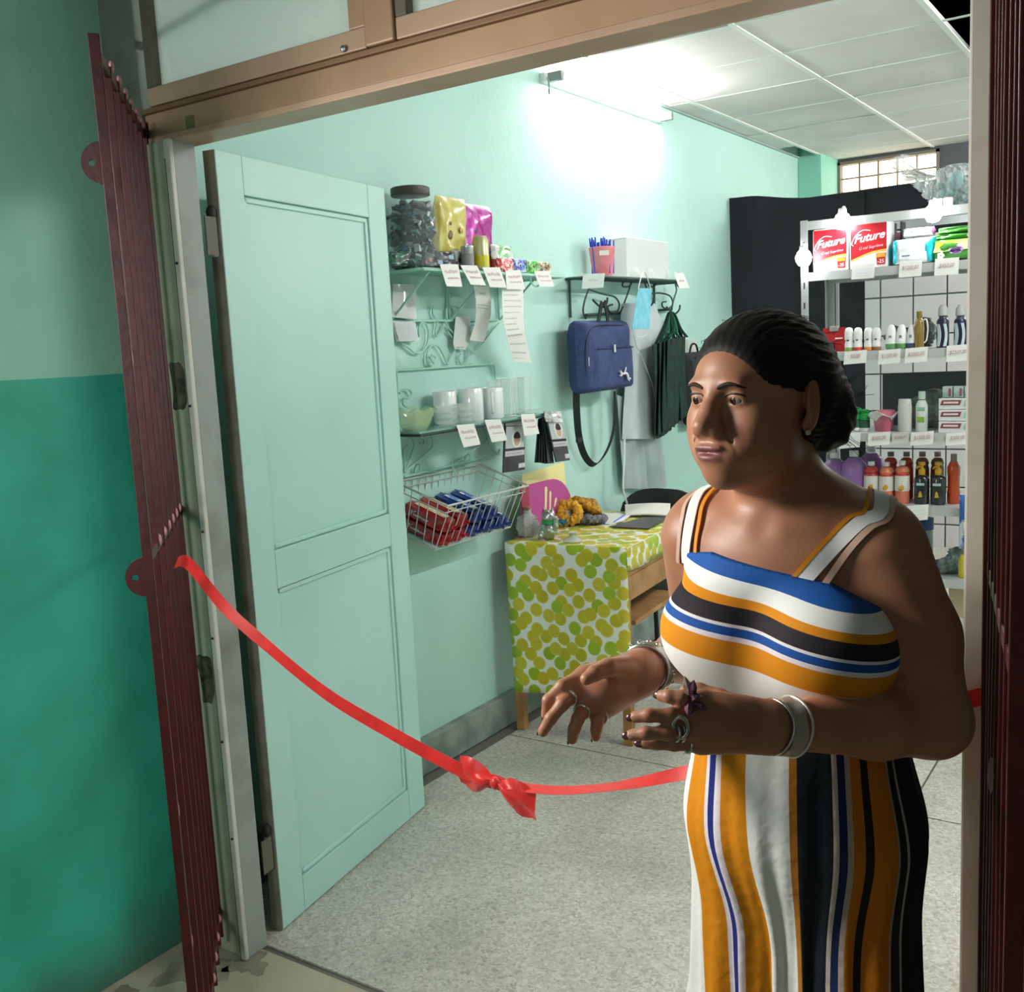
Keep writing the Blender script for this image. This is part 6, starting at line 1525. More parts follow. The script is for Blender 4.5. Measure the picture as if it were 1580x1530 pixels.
for lab, px in (('left dark pump bottle with a yellow head', 1421), ('right dark pump bottle with a yellow head', 1447)):
    o = bottle('pump_bottle', lab, 'soap', px, 4, 25, 714, pump, [('body', 0, .70, blk_l), ('pump', .70, 1.0, yel)], 4.245, sy=.8)
    MB().tube(catmull([(0, 0, .150), (-.012, -.008, .150), (-.018, -.012, .143)], 4), .004, 6).build('spout', yel, o)
    MB().prism([(-.008, .03), (.008, .03), (.004, .05), (-.002, .056), (-.006, .045)], .001, (0, -.0265, 0)).build('yellow_label', M('label_yellow', '#b9a52a', .5), o); MB().box((0, -.0262, .082), (.03, .001, .010)).build('white_label', M('label_teal', '#b9cccf', .5), o)
bottle('orange_bottle', 'clear bottle of bright orange liquid beside the pump bottles', 'bottle', 1472, 4, 21, 701, [(.9, 0), (1.0, .03), (1.0, .25), (.92, .3), (.92, .55), (1.0, .62), (1.0, .74), (.5, .86), (.5, 1.0)], [('body', 0, .84, M('orange_liquid', '#d8521c', .15, trans=.25, coat=.5)), ('cap', .84, 1.0, M('cap_brown', '#8a7a70', .4))], 4.29)
for k, px in enumerate((1372, 1397, 1422, 1446)):
    bottle('soap_bottle', ['back-row soap bottle behind the left peach one', 'back-row soap bottle behind the right peach one', 'back-row brown bottle behind the left pump', 'back-row brown bottle behind the right pump'][k], 'soap', px, 4, 23, 698, soap, [('body', 0, .88, [redl, redl, M('brown_soap', '#6a4a30', .3, coat=.4), M('brown_soap')][k]), ('cap', .90, 1.0, M('cap_brown'))], 4.37)
# fifth shelf and below
o = bottle('tub', 'grey tub with a blue lid on the fifth shelf', 'tub', 1424, 5, 30, 801, [(.95, 0), (1.0, .03), (1.0, .78), (1.05, .79), (1.05, 1.0)], [('body', 0, .79, M('tub_grey', '#7c8f8c', .3)), ('lid', .79, 1.0, M('lid_blue', '#27406e', .4))], 4.30, 24)
o = thing('blue_pouch', 'blue printed detergent pouch hanging at the end of the shelves', 'pouch', tuple(ry(1492, 805, 4.19)))
pillow(MB(), .055, .21, .03, 10, 14, 6, .4, .3, 4).build('pouch', M('pouch_blue', '#2c62b0', .25, var=('#d5e2ee', 9, .52, .6), coat=.5), o)
MB().tube(catmull([(.0, -.017, .05), (.012, -.018, .02), (-.006, -.018, -.01), (.008, -.018, -.04)], 5), .004, 6).build('swirl_print', M('print_white_flat'), o)
bottle('yellow_bottle', 'yellow squeeze bottle at the end of the fifth shelf', 'bottle', 1489, 5, 16, 850, [(.8, 0), (1.0, .05), (1.0, .6), (.5, .85), (.4, 1.0)], [('body', 0, .85, M('bottle_yellow', '#d3c63a', .35)), ('cap', .85, 1.0, M('cap_brown'))], 4.24)
o = thing('foil_bundle', 'crumpled clear and silver wrapping on the fifth shelf', 'wrapping', (ry(1462, 880, 4.32).x, 4.33, SZ[5]))
g = SDF((-.1, -.06, -.003), (.1, .06, .12), .004); g.ell((0, 0, .025), (.075, .045, .03), .02).ell((.03, .02, .06), (.035, .025, .045), .03).half((0, 0, 0), (0, 0, -1))
go = g.build('film', M('silver_film', '#a9b3b3', .25, .3, var=('#70807c', 25, .4, .6)), None, warp=cw); go.parent = o
o, w, h, d = pack('carton', 'plain beige carton below the fifth shelf', 'box', 1468, 1512, 905, 6, mat=M('beige_card', '#b9ad90', .6)); MB().box((0, -d/2-.0005, h*.6), (w*.5, .001, h*.15)).build('label', M('pale_label'), o)
# plastic bag of goods on top of the unit
p0 = ry(1462, 315, 4.33); o = thing('plastic_bag', 'clear plastic bag with teal contents lying on top of the shelving', 'bag', (p0.x, 4.36, SZ[0]))
g = SDF((-.22, -.12, -.003), (.22, .12, .24), .004)
g.ell((.03, 0, .085), (.115, .075, .085), .03).ell((.10, 0, .06), (.07, .06, .06), .03).cone((-.07, 0, .10), (-.15, -.01, .15), .04, .012, .03).cone((-.15, -.01, .15), (-.17, -.02, .20), .012, .03, .02).half((0, 0, 0), (0, 0, -1))
go = g.build('film', film('bag_film', '#dce8e6', .7, .1), None, warp=cw); go.parent = o
mb = MB(); rnd = random.Random(4)
for k in range(12):
    mb.sphere((rnd.uniform(-.04, .11), rnd.uniform(-.03, .03), rnd.uniform(.03, .11)), rnd.uniform(.02, .032), 10, 6, (1.3, .8, .8), Matrix.Rotation(rnd.uniform(0, 3), 3, 'Y'), mi=k % 3)
mb.build('contents', [M('teal_goods', '#4a9a98', .4), M('pale_goods', '#a9c4c4', .4), M('dark_teal_goods', '#2f6a66', .4)], o, kind='stuff')
mb = MB()
for k in range(9):
    a = rnd.uniform(0, .9); L_ = rnd.uniform(.06, .12); s0 = Vector((-.11+.015*k*.5, -.03+.006*k, .13)); d_ = Vector((-math.cos(a), -.2, math.sin(a)))
    w_ = Vector((.0, .3, .9)).cross(d_).normalized()*rnd.uniform(.008, .016); mb.sheet([[s0+d_*L_*i/3-w_*(1-.2*i)+Vector((0, 0, .008*math.sin(k+i))), s0+d_*L_*i/3+w_*(1-.2*i)] for i in range(4)], .001)
mb.build('torn_ends', film('torn_film', '#f0f2ee', .3, .15), o)
for k, px in enumerate((1447, 1462)):
    p = ry(px, 318, 4.215); q = thing('small_box', ['left small white box at the front of the shelving top', 'right small white box at the front of the shelving top'][k], 'box', (p.x, 4.225, SZ[0])); MB().box((0, 0, .016), (.03, .025, .032)).build('box', card_m, q, bevel=.002); MB().box((0, -.0128, .018), (.018, .001, .010)).build('label', M('labelgrey'), q)
# ================================================================== the person in the doorway
CAM = np.array((0.0, 0.0, CAMH))
def Wd(px, py, t): d = _ray(px, py); return np.array((d.x*t, d.y*t, CAMH+d.z*t))
PO = Vector((-.478, 1.43, 0))
pe = thing('person', 'person in a striped sleeveless jumpsuit with dark hair in a bun, gesturing', 'person', tuple(PO))

def skin_mat():
    m = bpy.data.materials.new('skin'); m.use_nodes = True; nt = m.node_tree; b = nt.nodes['Principled BSDF']
    tc = nt.nodes.new('ShaderNodeTexCoord'); n = nt.nodes.new('ShaderNodeTexNoise'); n.inputs['Scale'].default_value = 14; n.inputs['Detail'].default_value = 6
    nt.links.new(tc.outputs['Object'], n.inputs['Vector'])
    r = nt.nodes.new('ShaderNodeValToRGB'); r.color_ramp.elements[0].position = .3; r.color_ramp.elements[1].position = .7
    r.color_ramp.elements[0].color = lin('#a06d52'); r.color_ramp.elements[1].color = lin('#ae7b5e'); nt.links.new(n.outputs['Fac'], r.inputs['Fac'])
    a = nt.nodes.new('ShaderNodeAttribute'); a.attribute_name = 'lips'
    mx = nt.nodes.new('ShaderNodeMix'); mx.data_type = 'RGBA'; nt.links.new(a.outputs['Fac'], mx.inputs[0]); nt.links.new(r.outputs[0], mx.inputs[6]); mx.inputs[7].default_value = lin('#7a3e48')
    a2 = nt.nodes.new('ShaderNodeAttribute'); a2.attribute_name = 'blush'
    m2 = nt.nodes.new('ShaderNodeMix'); m2.data_type = 'RGBA'; nt.links.new(a2.outputs['Fac'], m2.inputs[0]); nt.links.new(mx.outputs[2], m2.inputs[6]); m2.inputs[7].default_value = lin('#b06e58')
    nt.links.new(m2.outputs[2], b.inputs['Base Color'])
    b.inputs['Roughness'].default_value = .48; b.inputs['Subsurface Weight'].default_value = 0.0; b.inputs['Subsurface Radius'].default_value = (.012, .005, .003); b.inputs['Subsurface Scale'].default_value = .4
    n2 = nt.nodes.new('ShaderNodeTexNoise'); n2.inputs['Scale'].default_value = 260; nt.links.new(tc.outputs['Object'], n2.inputs['Vector'])
    bp = nt.nodes.new('ShaderNodeBump'); bp.inputs['Strength'].default_value = .12; bp.inputs['Distance'].default_value = .0008; nt.links.new(n2.outputs['Fac'], bp.inputs['Height']); nt.links.new(bp.outputs['Normal'], b.inputs['Normal'])
    return m
skin = skin_mat()

# head frame: x to the person's left, y forward, z up
_ha = math.radians(53); _hp = math.radians(-1.0); HS = 1.04
_hd = np.array((math.cos(_ha)*_cy*0+math.cos(_ha)*_sy-math.sin(_ha)*_cy, -math.cos(_ha)*_cy-math.sin(_ha)*_sy, 0.0))
HL = np.array((-_hd[1], _hd[0], 0.0)); HF = _hd*math.cos(_hp)+np.array((0, 0, -math.sin(_hp))); HU = np.cross(HF, HL)
HO = np.array((-.505, 1.367, 1.521))
HR = np.stack([HL, HF, HU])                                    # rows: local axes in the world
def hd(x, y, z): return HO+HS*(HL*x+HF*y+HU*z)
def hell(g, c, r, k, op='add', rot=None): return g.ell(hd(*c), [v*HS for v in r], k*HS, op, HR if rot is None else np.array(rot)@HR)
def hcone(g, a, b, ra, rb, k, op='add'): return g.cone(hd(*a), hd(*b), ra*HS, rb*HS, k*HS, op)
def rotx(a): c, s_ = math.cos(a), math.sin(a); return [[1, 0, 0], [0, c, s_], [0, -s_, c]]
def rotz(a): c, s_ = math.cos(a), math.sin(a); return [[c, s_, 0], [-s_, c, 0], [0, 0, 1]]

cx = -.478
SHL, SHR = np.array((-.350, 1.402, 1.304)), np.array((-.622, 1.420, 1.306))
def torso(g, k=.05):
    g.ell((cx, 1.425, 1.235), (.150, .108, .15), k)
    g.ell((cx+.006, 1.435, 1.07), (.130, .112, .15), k)
    g.ell((cx, 1.438, .95), (.135, .108, .12), k)
    g.ell((cx-.002, 1.40, 1.30), (.135, .080, .07), k)
    g.ell((-.548, 1.335, 1.190), (.088, .078, .078), .035); g.ell((-.405, 1.328, 1.186), (.088, .078, .078), .035)
    return g
h0 = .0025
G = SDF((-.80, .98, .86), (-.19, 1.68, 1.68), h0)
torso(G)
# neck and shoulders
G.cone((cx-.006, 1.425, 1.34), tuple(hd(0, -.030, -.075)), .062, .053, .03)
G.cone((cx-.01, 1.405, 1.33), tuple(hd(0, -.005, -.080)), .052, .046, .02)
G.cone((cx+.02, 1.432, 1.375), SHL+np.array((-.012, .012, .030)), .034, .042, .04); G.cone((cx-.03, 1.440, 1.372), SHR+np.array((.012, .012, .030)), .034, .042, .04)
# collar bones
G.cone((cx+.015, 1.345, 1.338), SHL+np.array((-.03, -.02, .045)), .010, .012, .03); G.cone((cx-.03, 1.350, 1.338), SHR+np.array((.03, -.02, .045)), .010, .012, .03)
# arms
EL, WLt = np.array((-.284, 1.398, 1.080)), Wd(1192, 1121, 1.285)
G.cone(SHL, (SHL+EL)/2+np.array((.006, 0, 0)), .060, .059, .03); G.cone((SHL+EL)/2+np.array((.006, 0, 0)), EL, .059, .047, .02)
mid = EL*.62+WLt*.38+np.array((0, 0, -.002)); G.cone(EL, mid, .048, .043, .02); G.cone(mid, WLt, .043, .0275, .02)
ER, WRt = np.array((-.676, 1.552, 1.092)), Wd(992, 1034, 1.50)
G.cone(SHR, ER, .058, .046, .03); midr = ER*.6+WRt*.4; G.cone(ER, midr, .045, .040, .02); G.cone(midr, WRt, .040, .0275, .02)

# hands: palm wedge and five separate fingers each
def finger(g, pts, r0, r1, k=.009):
    n = len(pts); g.chain(pts, [r0+(r1-r0)*i/(n-1) for i in range(n)], k, .004)
TL = 1.255
# left hand (near): back of the hand to the viewer, fingers towards the shop
KL = [Wd(1083, 1080, TL+.015), Wd(1074, 1102, TL-.004), Wd(1074, 1127, TL-.006), Wd(1082, 1148, TL+.002)]
for i, kq in enumerate(KL):
    G.cone(WLt+(kq-WLt)*.05+np.array((0, 0, .010-.007*i)), kq, .020, .0125, .018)
G.ell((WLt+KL[1]+KL[2])/3+np.array((-.004, .004, 0)), (.036, .030, .024), .02)
FL = [[KL[0], Wd(1052, 1076, TL-.012), Wd(1033, 1074, TL-.008), Wd(1021, 1073, TL+.002)],
      [KL[1], Wd(1035, 1104, TL-.022), Wd(1002, 1103, TL-.022), Wd(980, 1106, TL-.014)],
      [KL[2], Wd(1030, 1131, TL-.024), Wd(997, 1131, TL-.024), Wd(974, 1134, TL-.016)],
      [KL[3], Wd(1040, 1148, TL-.012), Wd(1014, 1147, TL-.012), Wd(993, 1147, TL-.006)]]
for i, fp in enumerate(FL): finger(G, fp, (.0098, .0100, .0096, .0088)[i], (.0074, .0074, .0072, .0066)[i])
TH_ = [Wd(1150, 1098, TL+.03), Wd(1110, 1078, TL+.05), Wd(1078, 1066, TL+.062), Wd(1058, 1066, TL+.066)]
finger(G, TH_, .0150, .0085, .016)
# right hand (far): palm turned to the viewer, fingers curling down
TR = 1.465
KR = [Wd(902, 1040, TR+.012), Wd(890, 1066, TR-.002), Wd(903, 1090, TR-.004), Wd(926, 1100, TR+.004)]
for i, kq in enumerate(KR):
    G.cone(WRt+(kq-WRt)*.06+np.array((0, 0, .008-.007*i)), kq, .021, .0125, .018)
G.ell((WRt*1.1+KR[1]+KR[2])/3.1, (.034, .034, .026), .02)
FR = [[KR[0], Wd(868, 1058, TR-.012), Wd(846, 1080, TR-.014), Wd(843, 1102, TR-.008)],
      [KR[1], Wd(868, 1086, TR-.03), Wd(850, 1108, TR-.034), Wd(838, 1128, TR-.030)],
      [KR[2], Wd(892, 1108, TR-.03), Wd(886, 1124, TR-.034), Wd(883, 1140, TR-.030)],
      [KR[3], Wd(922, 1112, TR-.022), Wd(920, 1124, TR-.026), Wd(919, 1136, TR-.022)]]
for i, fp in enumerate(FR): finger(G, fp, (.0102, .0102, .0098, .0092)[i], (.0078, .0078, .0076, .0072)[i])
THR = [Wd(962, 1030, TR+.0), Wd(938, 1030, TR-.028), Wd(918, 1038, TR-.044), Wd(905, 1047, TR-.050)]
finger(G, THR, .0155, .0090, .016)

# ---- head
hell(G, (0, -.004, .024), (.0735, .096, .074), .03)
hell(G, (0, .028, -.025), (.066, .058, .082), .03)
hell(G, (0, .030, -.070), (.058, .050, .042), .03)
hell(G, (0, .022, -.092), (.046, .050, .022), .025)                     # fullness under the chin
hell(G, (0, .074, -.098), (.024, .020, .019), .022)
for s_ in (-1, 1):
    hell(G, (s_*.040, .060, -.030), (.024, .022, .020), .022)            # cheekbones
    hell(G, (s_*.036, .064, -.058), (.020, .020, .024), .022)            # cheeks
    hell(G, (s_*.027, .084, .0165), (.018, .011, .008), .014)             # brow
    hell(G, (s_*.032, .100, -.001), (.0165, .014, .0115), .014, 'sub')   # sockets
    hell(G, (s_*.031, .0755, -.001), (.0150, .0140, .0132), .006)        # lids
    hell(G, (s_*.0315, .094, -.0035), (.0126, .014, .0027), .003, 'sub') # lid opening
hcone(G, (0, .085, .016), (0, .105, -.026), .0076, .0098, .014)          # nose
hell(G, (0, .1105, -.034), (.0135, .0130, .0118), .008); hell(G, (0, .0985, -.024), (.0145, .0125, .0170), .010)
for s_ in (-1, 1):
    hell(G, (s_*.0135, .1015, -.0395), (.0090, .0115, .0085), .006)
    hell(G, (s_*.0070, .1085, -.0485), (.0034, .0050, .0030), .002, 'sub')
hell(G, (0, .082, -.068), (.034, .021, .024), .02)                       # mouth mound
hell(G, (-.009, .1005, -.0625), (.0135, .0070, .0044), .005); hell(G, (.009, .1005, -.0625), (.0135, .0070, .0044), .005)
hell(G, (0, .0990, -.0755), (.0175, .0078, .0054), .006)
hell(G, (0, .1070, -.0688), (.0200, .0085, .0020), .003, 'sub')
for s_ in (-1, 1): hcone(G, (s_*.027, .0925, -.046), (s_*.035, .0860, -.068), .0012, .0012, .006, 'sub')   # smile folds
for zz_ in (.043, .052, .061): hcone(G, (-.025, .0985, zz_), (.025, .0985, zz_+.001), .0010, .0010, .004, 'sub')   # forehead lines
for s_ in (-1, 1):                                                      # ears
    hell(G, (s_*.0765, -.010, -.010), (.0075, .0190, .0320), .006, rot=rotz(-s_*.35))
    hell(G, (s_*.0845, -.005, -.006), (.0056, .0115, .0215), .004, 'sub', rot=rotz(-s_*.35))
    hell(G, (s_*.0745, -.002, -.038), (.0060, .0090, .0100), .006)
def loc_h(V): return ((V-HO)@HR.T)/HS
def lips(V):
    q = loc_h(V); a = ((q[:, 0])/.0240)**2+((q[:, 2]+.0690)/.0115)**2
    return np.where((q[:, 1] > .085) & (np.abs(q[:, 0]) < .04), np.clip((1.1-a)*3, 0, 1), 0)*.85
def blush(V):
    q = loc_h(V); a = ((np.abs(q[:, 0])-.042)/.022)**2+((q[:, 2]+.040)/.022)**2
    return np.where(q[:, 1] > .03, np.clip(1-a, 0, 1), 0)*.5
body = G.build('body', skin, pe, {'lips': lips, 'blush': blush})

def par(o): o.parent = pe; o.location = -PO; return o
def wb_(mb, name, mat, parent=None, **kw):                            # world coordinates under the person
    return mb.build(name, mat, pe if parent is None else parent, world=True, **kw)
VH = lambda *a: Vector(hd(*a))
# eyes
gaze = (HF*.93-HL*.26-HU*.14); gaze /= np.linalg.norm(gaze)
for s_ in (-1, 1):
    c = VH(s_*.031, .0765, -.002); g_ = Vector(gaze); u_ = g_.orthogonal().normalized(); v_ = g_.cross(u_); vs, fs, mi = [], [], []
    NR, NS = 16, 20; R_ = .0126*HS
    for i in range(NR+1):
        a = PI*i/NR
        for k in range(NS): b_ = 2*PI*k/NS; vs.append(c+(g_*math.cos(a)+(u_*math.cos(b_)+v_*math.sin(b_))*math.sin(a))*R_)
    mb = MB()
    for i in range(NR):
        mb.add([vs[i*NS+k] for k in range(NS)]+[vs[(i+1)*NS+k] for k in range(NS)], [(k, k+NS, (k+1) % NS+NS, (k+1) % NS) for k in range(NS)], True, 2 if i < 1 else (1 if i < 3 else 0))
    wb_(mb, 'eye', [M('eye_white', '#8f867e', .2), M('iris', '#3a2317', .15), M('pupil', '#0a0808', .1)])
    # lash line and brow
    P = [VH(s_*(.031+.0145*math.cos(a)), .0905-.004*abs(math.cos(a))**2-.003*(1 if math.cos(a) > 0 else 0)*math.cos(a), .0005+.0050*math.sin(a)) for a in [PI*(.02+.96*k/12) for k in range(13)]]
    P = [Vector(G.hit(np.array(p)+HF*.03, -HF, .0) if G.hit(np.array(p)+HF*.03, -HF, .0) is not None else p)+Vector(HF)*.0006 for p in P]
    wb_(MB().tube(P, [.0006+.0008*math.sin(PI*k/12) for k in range(13)], 6), 'eyelashes', M('lash', '#120d0c', .6))
    bp2 = []
    for k in range(15):
        t = k/14; x = s_*(.012+.034*t); z = .0115+.0085*math.sin(PI*min(1, t*.78)+.1)-.004*t
        q = G.hit(hd(x, .14, z), -HF, .0); bp2.append((Vector(q)-Vector(HF)*.0006, .0009+.0021*math.sin(PI*(.12+.85*t)**.8)) if q is not None else (VH(x, .09, z), .001))
    wb_(MB().tube([a for a, _ in bp2], [r_ for _, r_ in bp2], 7), 'eyebrow', M('brow_hair', '#2a1c17', .8))
# teeth between the parted lips
wb_(MB().sphere(VH(0, .0930, -.0688), .010, 12, 6, (1.5, .8, .32), Matrix([list(HL), list(HF), list(HU)]).transposed()), 'teeth', M('teeth', '#d9d0c6', .25))

# ---- hair: cap swept back into a bun
hair_m = M('hair', '#0b0808', .62, var=('#171110', 60, .45, .65), bump=(180, .4, .001), spec=.3)
HG = SDF((-.66, 1.20, 1.38), (-.33, 1.58, 1.69), .0028)
hell(HG, (0, -.012, .026), (.0830, .1040, .0850), .02)
hell(HG, (0, -.045, -.005), (.078, .072, .075), .03)
hell(HG, (0, .112, -.026), (.078, .062, .084), .022, 'sub')
hell(HG, (.078, .035, -.055), (.035, .055, .060), .015, 'sub'); hell(HG, (-.078, .035, -.055), (.035, .055, .060), .015, 'sub')
hell(HG, (.092, -.006, -.016), (.022, .028, .038), .010, 'sub'); hell(HG, (-.092, -.006, -.016), (.022, .028, .038), .010, 'sub')
hell(HG, (0, .02, -.11), (.09, .085, .055), .02, 'sub')
bun = Wd(1270, 645, 1.445)
HG.ell(bun, (.044, .042, .047), .02); HG.ell(bun+np.array((-.012, -.006, .03)), (.045, .035, .03), .03)
def hairwarp(V):
    q = loc_h(V); V = V.copy(); phi = np.arctan2(q[:, 0], q[:, 2]-.0+.02); rad = V-(HO+HU*.02); rad /= np.linalg.norm(rad, axis=1)[:, None]
    am = (.0009*np.sin(46*phi+5*np.sin(q[:, 1]*40))+.0007*np.sin(97*phi+q[:, 1]*60))*np.clip((.075-q[:, 1])/.05, .25, 1)
    dB = V-bun; isb = np.linalg.norm(dB, axis=1) < .05
    ab = .0016*np.sin(6*np.arctan2(dB[:, 2], dB[:, 0])+dB[:, 1]*190)+.0012*np.sin(dB[:, 2]*260+dB[:, 0]*120)
    am = np.where(isb, ab, am); return V+rad*am[:, None]
HG.build('hair', hair_m, pe, warp=hairwarp)
mb = MB(); rnd = random.Random(12)
for k in range(90):
    if k < 55:
        a = rnd.uniform(-1.3, 1.3); y = rnd.uniform(-.10, .085); z_ = .026+.085*math.sqrt(max(0, 1-((y+.008)/.107)**2))*math.cos(a); x = .084*math.sqrt(max(0, 1-((y+.008)/.107)**2))*math.sin(a)
        p = np.array((x, y, z_))*.995; d = np.array((x*6, rnd.uniform(-.6, .3), .5)); L_ = rnd.uniform(.012, .035)
        q = [hd(*(p+d*L_*t+np.array((0, -.015*t*t, -.012*t*t)))) for t in (0, .35, .7, 1)]
    else:
        d = np.array((rnd.uniform(-.2, 1), rnd.uniform(-.3, .9), rnd.uniform(-1, 1))); d /= np.linalg.norm(d); L_ = rnd.uniform(.01, .04); s0 = bun+d*.043; w_ = np.array((rnd.uniform(-1, 1), rnd.uniform(-1, 1), rnd.uniform(-1, 1)))*.02
        q = [s0+d*L_*t+w_*t*(1-t) for t in (0, .35, .7, 1)]
    mb.tube([Vector(v) for v in q], .00035, 4)
wb_(mb, 'stray_hairs', hair_m, kind='stuff')
wb_(MB().sphere(VH(.079, .004, -.047), .0042, 10, 6), 'earring', M('earring', '#c9c4b4', .2, .8))

# ---- jumpsuit
TG = SDF((-.72, 1.18, .98), (-.24, 1.60, 1.36), .003)
torso(TG, .06)
TG.ell((cx+.01, 1.39, 1.14), (.128, .100, .06), .05)
TG.F -= .0065
X, Y, Z = np.meshgrid(*TG.ax, indexing='ij', sparse=True)
ztop = 1.290-.17*(X-cx)-.35*np.maximum(np.abs(X-cx)-.085, 0)-.28*np.maximum(Y-1.36, 0)
zbot = 1.108-.14*(X-cx)+.014*np.sin(X*26)+.012*np.sin(X*9+Y*8)
TG.F = np.maximum(np.maximum(TG.F, Z-ztop), zbot-Z).astype(np.float32)
Zs = [1.267, 1.247, 1.236, 1.214, 1.2115, 1.200, 1.195, 1.160]
cols = ['#ece9e6', '#d98a16', '#ece3e6', '#174c9c', '#e6e3e4', '#242029', '#dd8d18', '#eef0ee', '#1a56a4']   # from the hem upwards
zs_up = [1.098, 1.160, 1.195, 1.200, 1.2115, 1.214, 1.236, 1.247, 1.267]
stops = [(0.0, '#ece9e6'), ((1.160-1.0)/.35, '#dc8c17'), ((1.193-1.0)/.35, '#e9e0e6'), ((1.200-1.0)/.35, '#18509f'), ((1.2115-1.0)/.35, '#e6e3e4'), ((1.2150-1.0)/.35, '#26222b'), ((1.236-1.0)/.35, '#dc8c17'), ((1.247-1.0)/.35, '#eceeec'), ((1.267-1.0)/.35, '#1a56a4')]
bod_m = ramp_mat('bodice_stripes', 'band', stops, .75, (220, .15, .0008))
TG.build('bodice', bod_m, pe, {'band': lambda V: (V[:, 2]+.17*(V[:, 0]-cx)+.012*np.maximum(np.abs(V[:, 0]-cx)-.05, 0)-1.0)/.35})
# trousers
PG = SDF((-.80, 1.18, .03), (-.16, 1.70, 1.125), .005)
PG.ell((cx-.003, 1.434, 1.04), (.146, .124, .15), .05); PG.ell((cx, 1.438, .93), (.154, .138, .16), .06)
for sx_ in (-1, 1):
    PG.cone((cx+sx_*.076, 1.44, .86), (cx+sx_*.084, 1.445, .45), .092, .096, .09); PG.cone((cx+sx_*.084, 1.445, .45), (cx+sx_*.092, 1.45, .03), .096, .106, .09)
PG.half((0, 0, 1.115), (0, 0, 1)); PG.half((0, 0, .05), (0, 0, -1))
def fold(V):
    V = V.copy(); th_ = np.arctan2(V[:, 1]-1.44, V[:, 0]-cx); f = np.clip((1.08-V[:, 2])/.5, 0, 1)
    a = f*(.0045*np.sin(15*th_+3*V[:, 2])+.003*np.sin(27*th_-5*V[:, 2]+1)); V[:, 0] += a*np.cos(th_); V[:, 1] += a*np.sin(th_); return V
edges = [(1040, '#f0efee'), (1062, '#dd8c14'), (1085, '#ece2ea'), (1090, '#1c2a78'), (1101, '#ece2ea'), (1109, '#dd8c14'), (1147, '#edf0ef'), (1214, '#b8752a'), (1230, '#131c26'), (1283, '#d2c4ba'), (1292, '#1a2a55'), (1304, '#b9a79c'), (1313, '#c8730f'), (1330, '#1a1718'), (1345, '#c8730f'), (1374, '#a9978c'), (1380, '#1f1b1e'), (1389, '#b9aaa4'), (1393, '#15171c')]
st_p, prev = [], -9.0
for px, c in edges:
    d = _ray(px, 1250); q = PG.hit(CAM+np.array(d)*1.0, np.array(d), 0, 1.2)
    if q is None: th_ = prev+.04 if prev > -9 else None
    else: th_ = math.atan2(q[1]-1.44, q[0]-cx)
    if q is None and prev < -8: continue
    if px > 1300 and th_ > 1: th_ -= 0
    prev = th_; st_p.append((th_, c))
tn_ = lambda t: ((t+PI+.6) % (2*PI))/(2*PI)
# angles run from about -pi (camera left) up through -pi/2 (front) to 0 (camera right); the back repeats the white and orange
st_p = sorted([(tn_(t), c) for t, c in st_p]); 
allst = [(0.0, '#f0efee')]+[(p, c) for p, c in st_p if p > .001]+[(.72, '#dd8c14'), (.78, '#f0efee'), (.84, '#1c2a78'), (.87, '#dd8c14'), (.94, '#f0efee')]
allst = [s_ for i, s_ in enumerate(allst) if i == 0 or s_[0] > allst[i-1][0]][:32]
pan_m = ramp_mat('trouser_stripes', 'band', allst, .75, (38, .45, .006))
def pband(V):
    th_ = np.arctan2(V[:, 1]-1.44, V[:, 0]-cx); f = np.clip((1.05-V[:, 2])/.5, 0, 1); return ((th_+.05*f*np.sin(3*th_+1)*0+.03*f*np.sin(6*V[:, 2]+4*th_)+PI+.6) % (2*PI))/(2*PI)
PG.build('trousers', pan_m, pe, {'band': pband}, warp=fold)
for sx_ in (-1, 1):
    wb_(MB().sphere((cx+sx_*.10, 1.39, .035), .05, 16, 8, (.85, 2.0, .68)), 'shoe', M('shoe', '#2a2422', .5))

# straps
def strap(pxs, over, w, mat, name, off=.003, thick=.0022):
    pts, nr = [], []
    for px, py in pxs:
        d = np.array(_ray(px, py)); q = None
        q = G.hit(CAM+d*.9, d, off, 1.0)
        if q is not None: pts.append(q)
    for p in over:
        q = G.hit(np.array(p), (0, 0, -1), off, .4) if len(p) == 3 else None
        if q is not None: pts.append(q)
    pts = [np.array(v) for v in catmull([Vector(p) for p in pts], 5)]; e = .004; rows = []
    for i, p in enumerate(pts):
        n = np.array([float(G.at(p+np.eye(3)[a]*e)[0]-G.at(p-np.eye(3)[a]*e)[0]) for a in range(3)]); n /= np.linalg.norm(n)+1e-9
        p = p+n*(off-float(G.at(p)[0])); t = pts[min(i+1, len(pts)-1)]-pts[max(i-1, 0)]; t /= np.linalg.norm(t)+1e-9; s_ = np.cross(t, n); s_ /= np.linalg.norm(s_)+1e-9
        row = []
        for k in range(5):
            qq = p+s_*w*(k/4-.5); qq = qq+n*(off-float(G.at(qq)[0]))*(.9 if abs(float(G.at(qq)[0])) < .03 else 0); row.append(Vector(qq))
        rows.append(row)
    return wb_(MB().sheet(rows, thick), name, mat)
st_w = M('strap_white', '#e8ebea', .7); st_o = M('strap_orange', '#dc8c17', .7); st_b = M('bra_strap', '#cfae9c', .6)
strap([(1228, 912), (1250, 884), (1290, 840), (1330, 803), (1358, 789)], [(-.358, 1.425, 1.5), (-.362, 1.455, 1.5), (-.37, 1.48, 1.5)], .019, st_w, 'shoulder_strap')
strap([(1209, 908), (1228, 886), (1270, 838), (1310, 798), (1335, 786)], [(-.372, 1.425, 1.5), (-.376, 1.455, 1.5), (-.384, 1.48, 1.5)], .006, st_o, 'strap_edge', .0035)
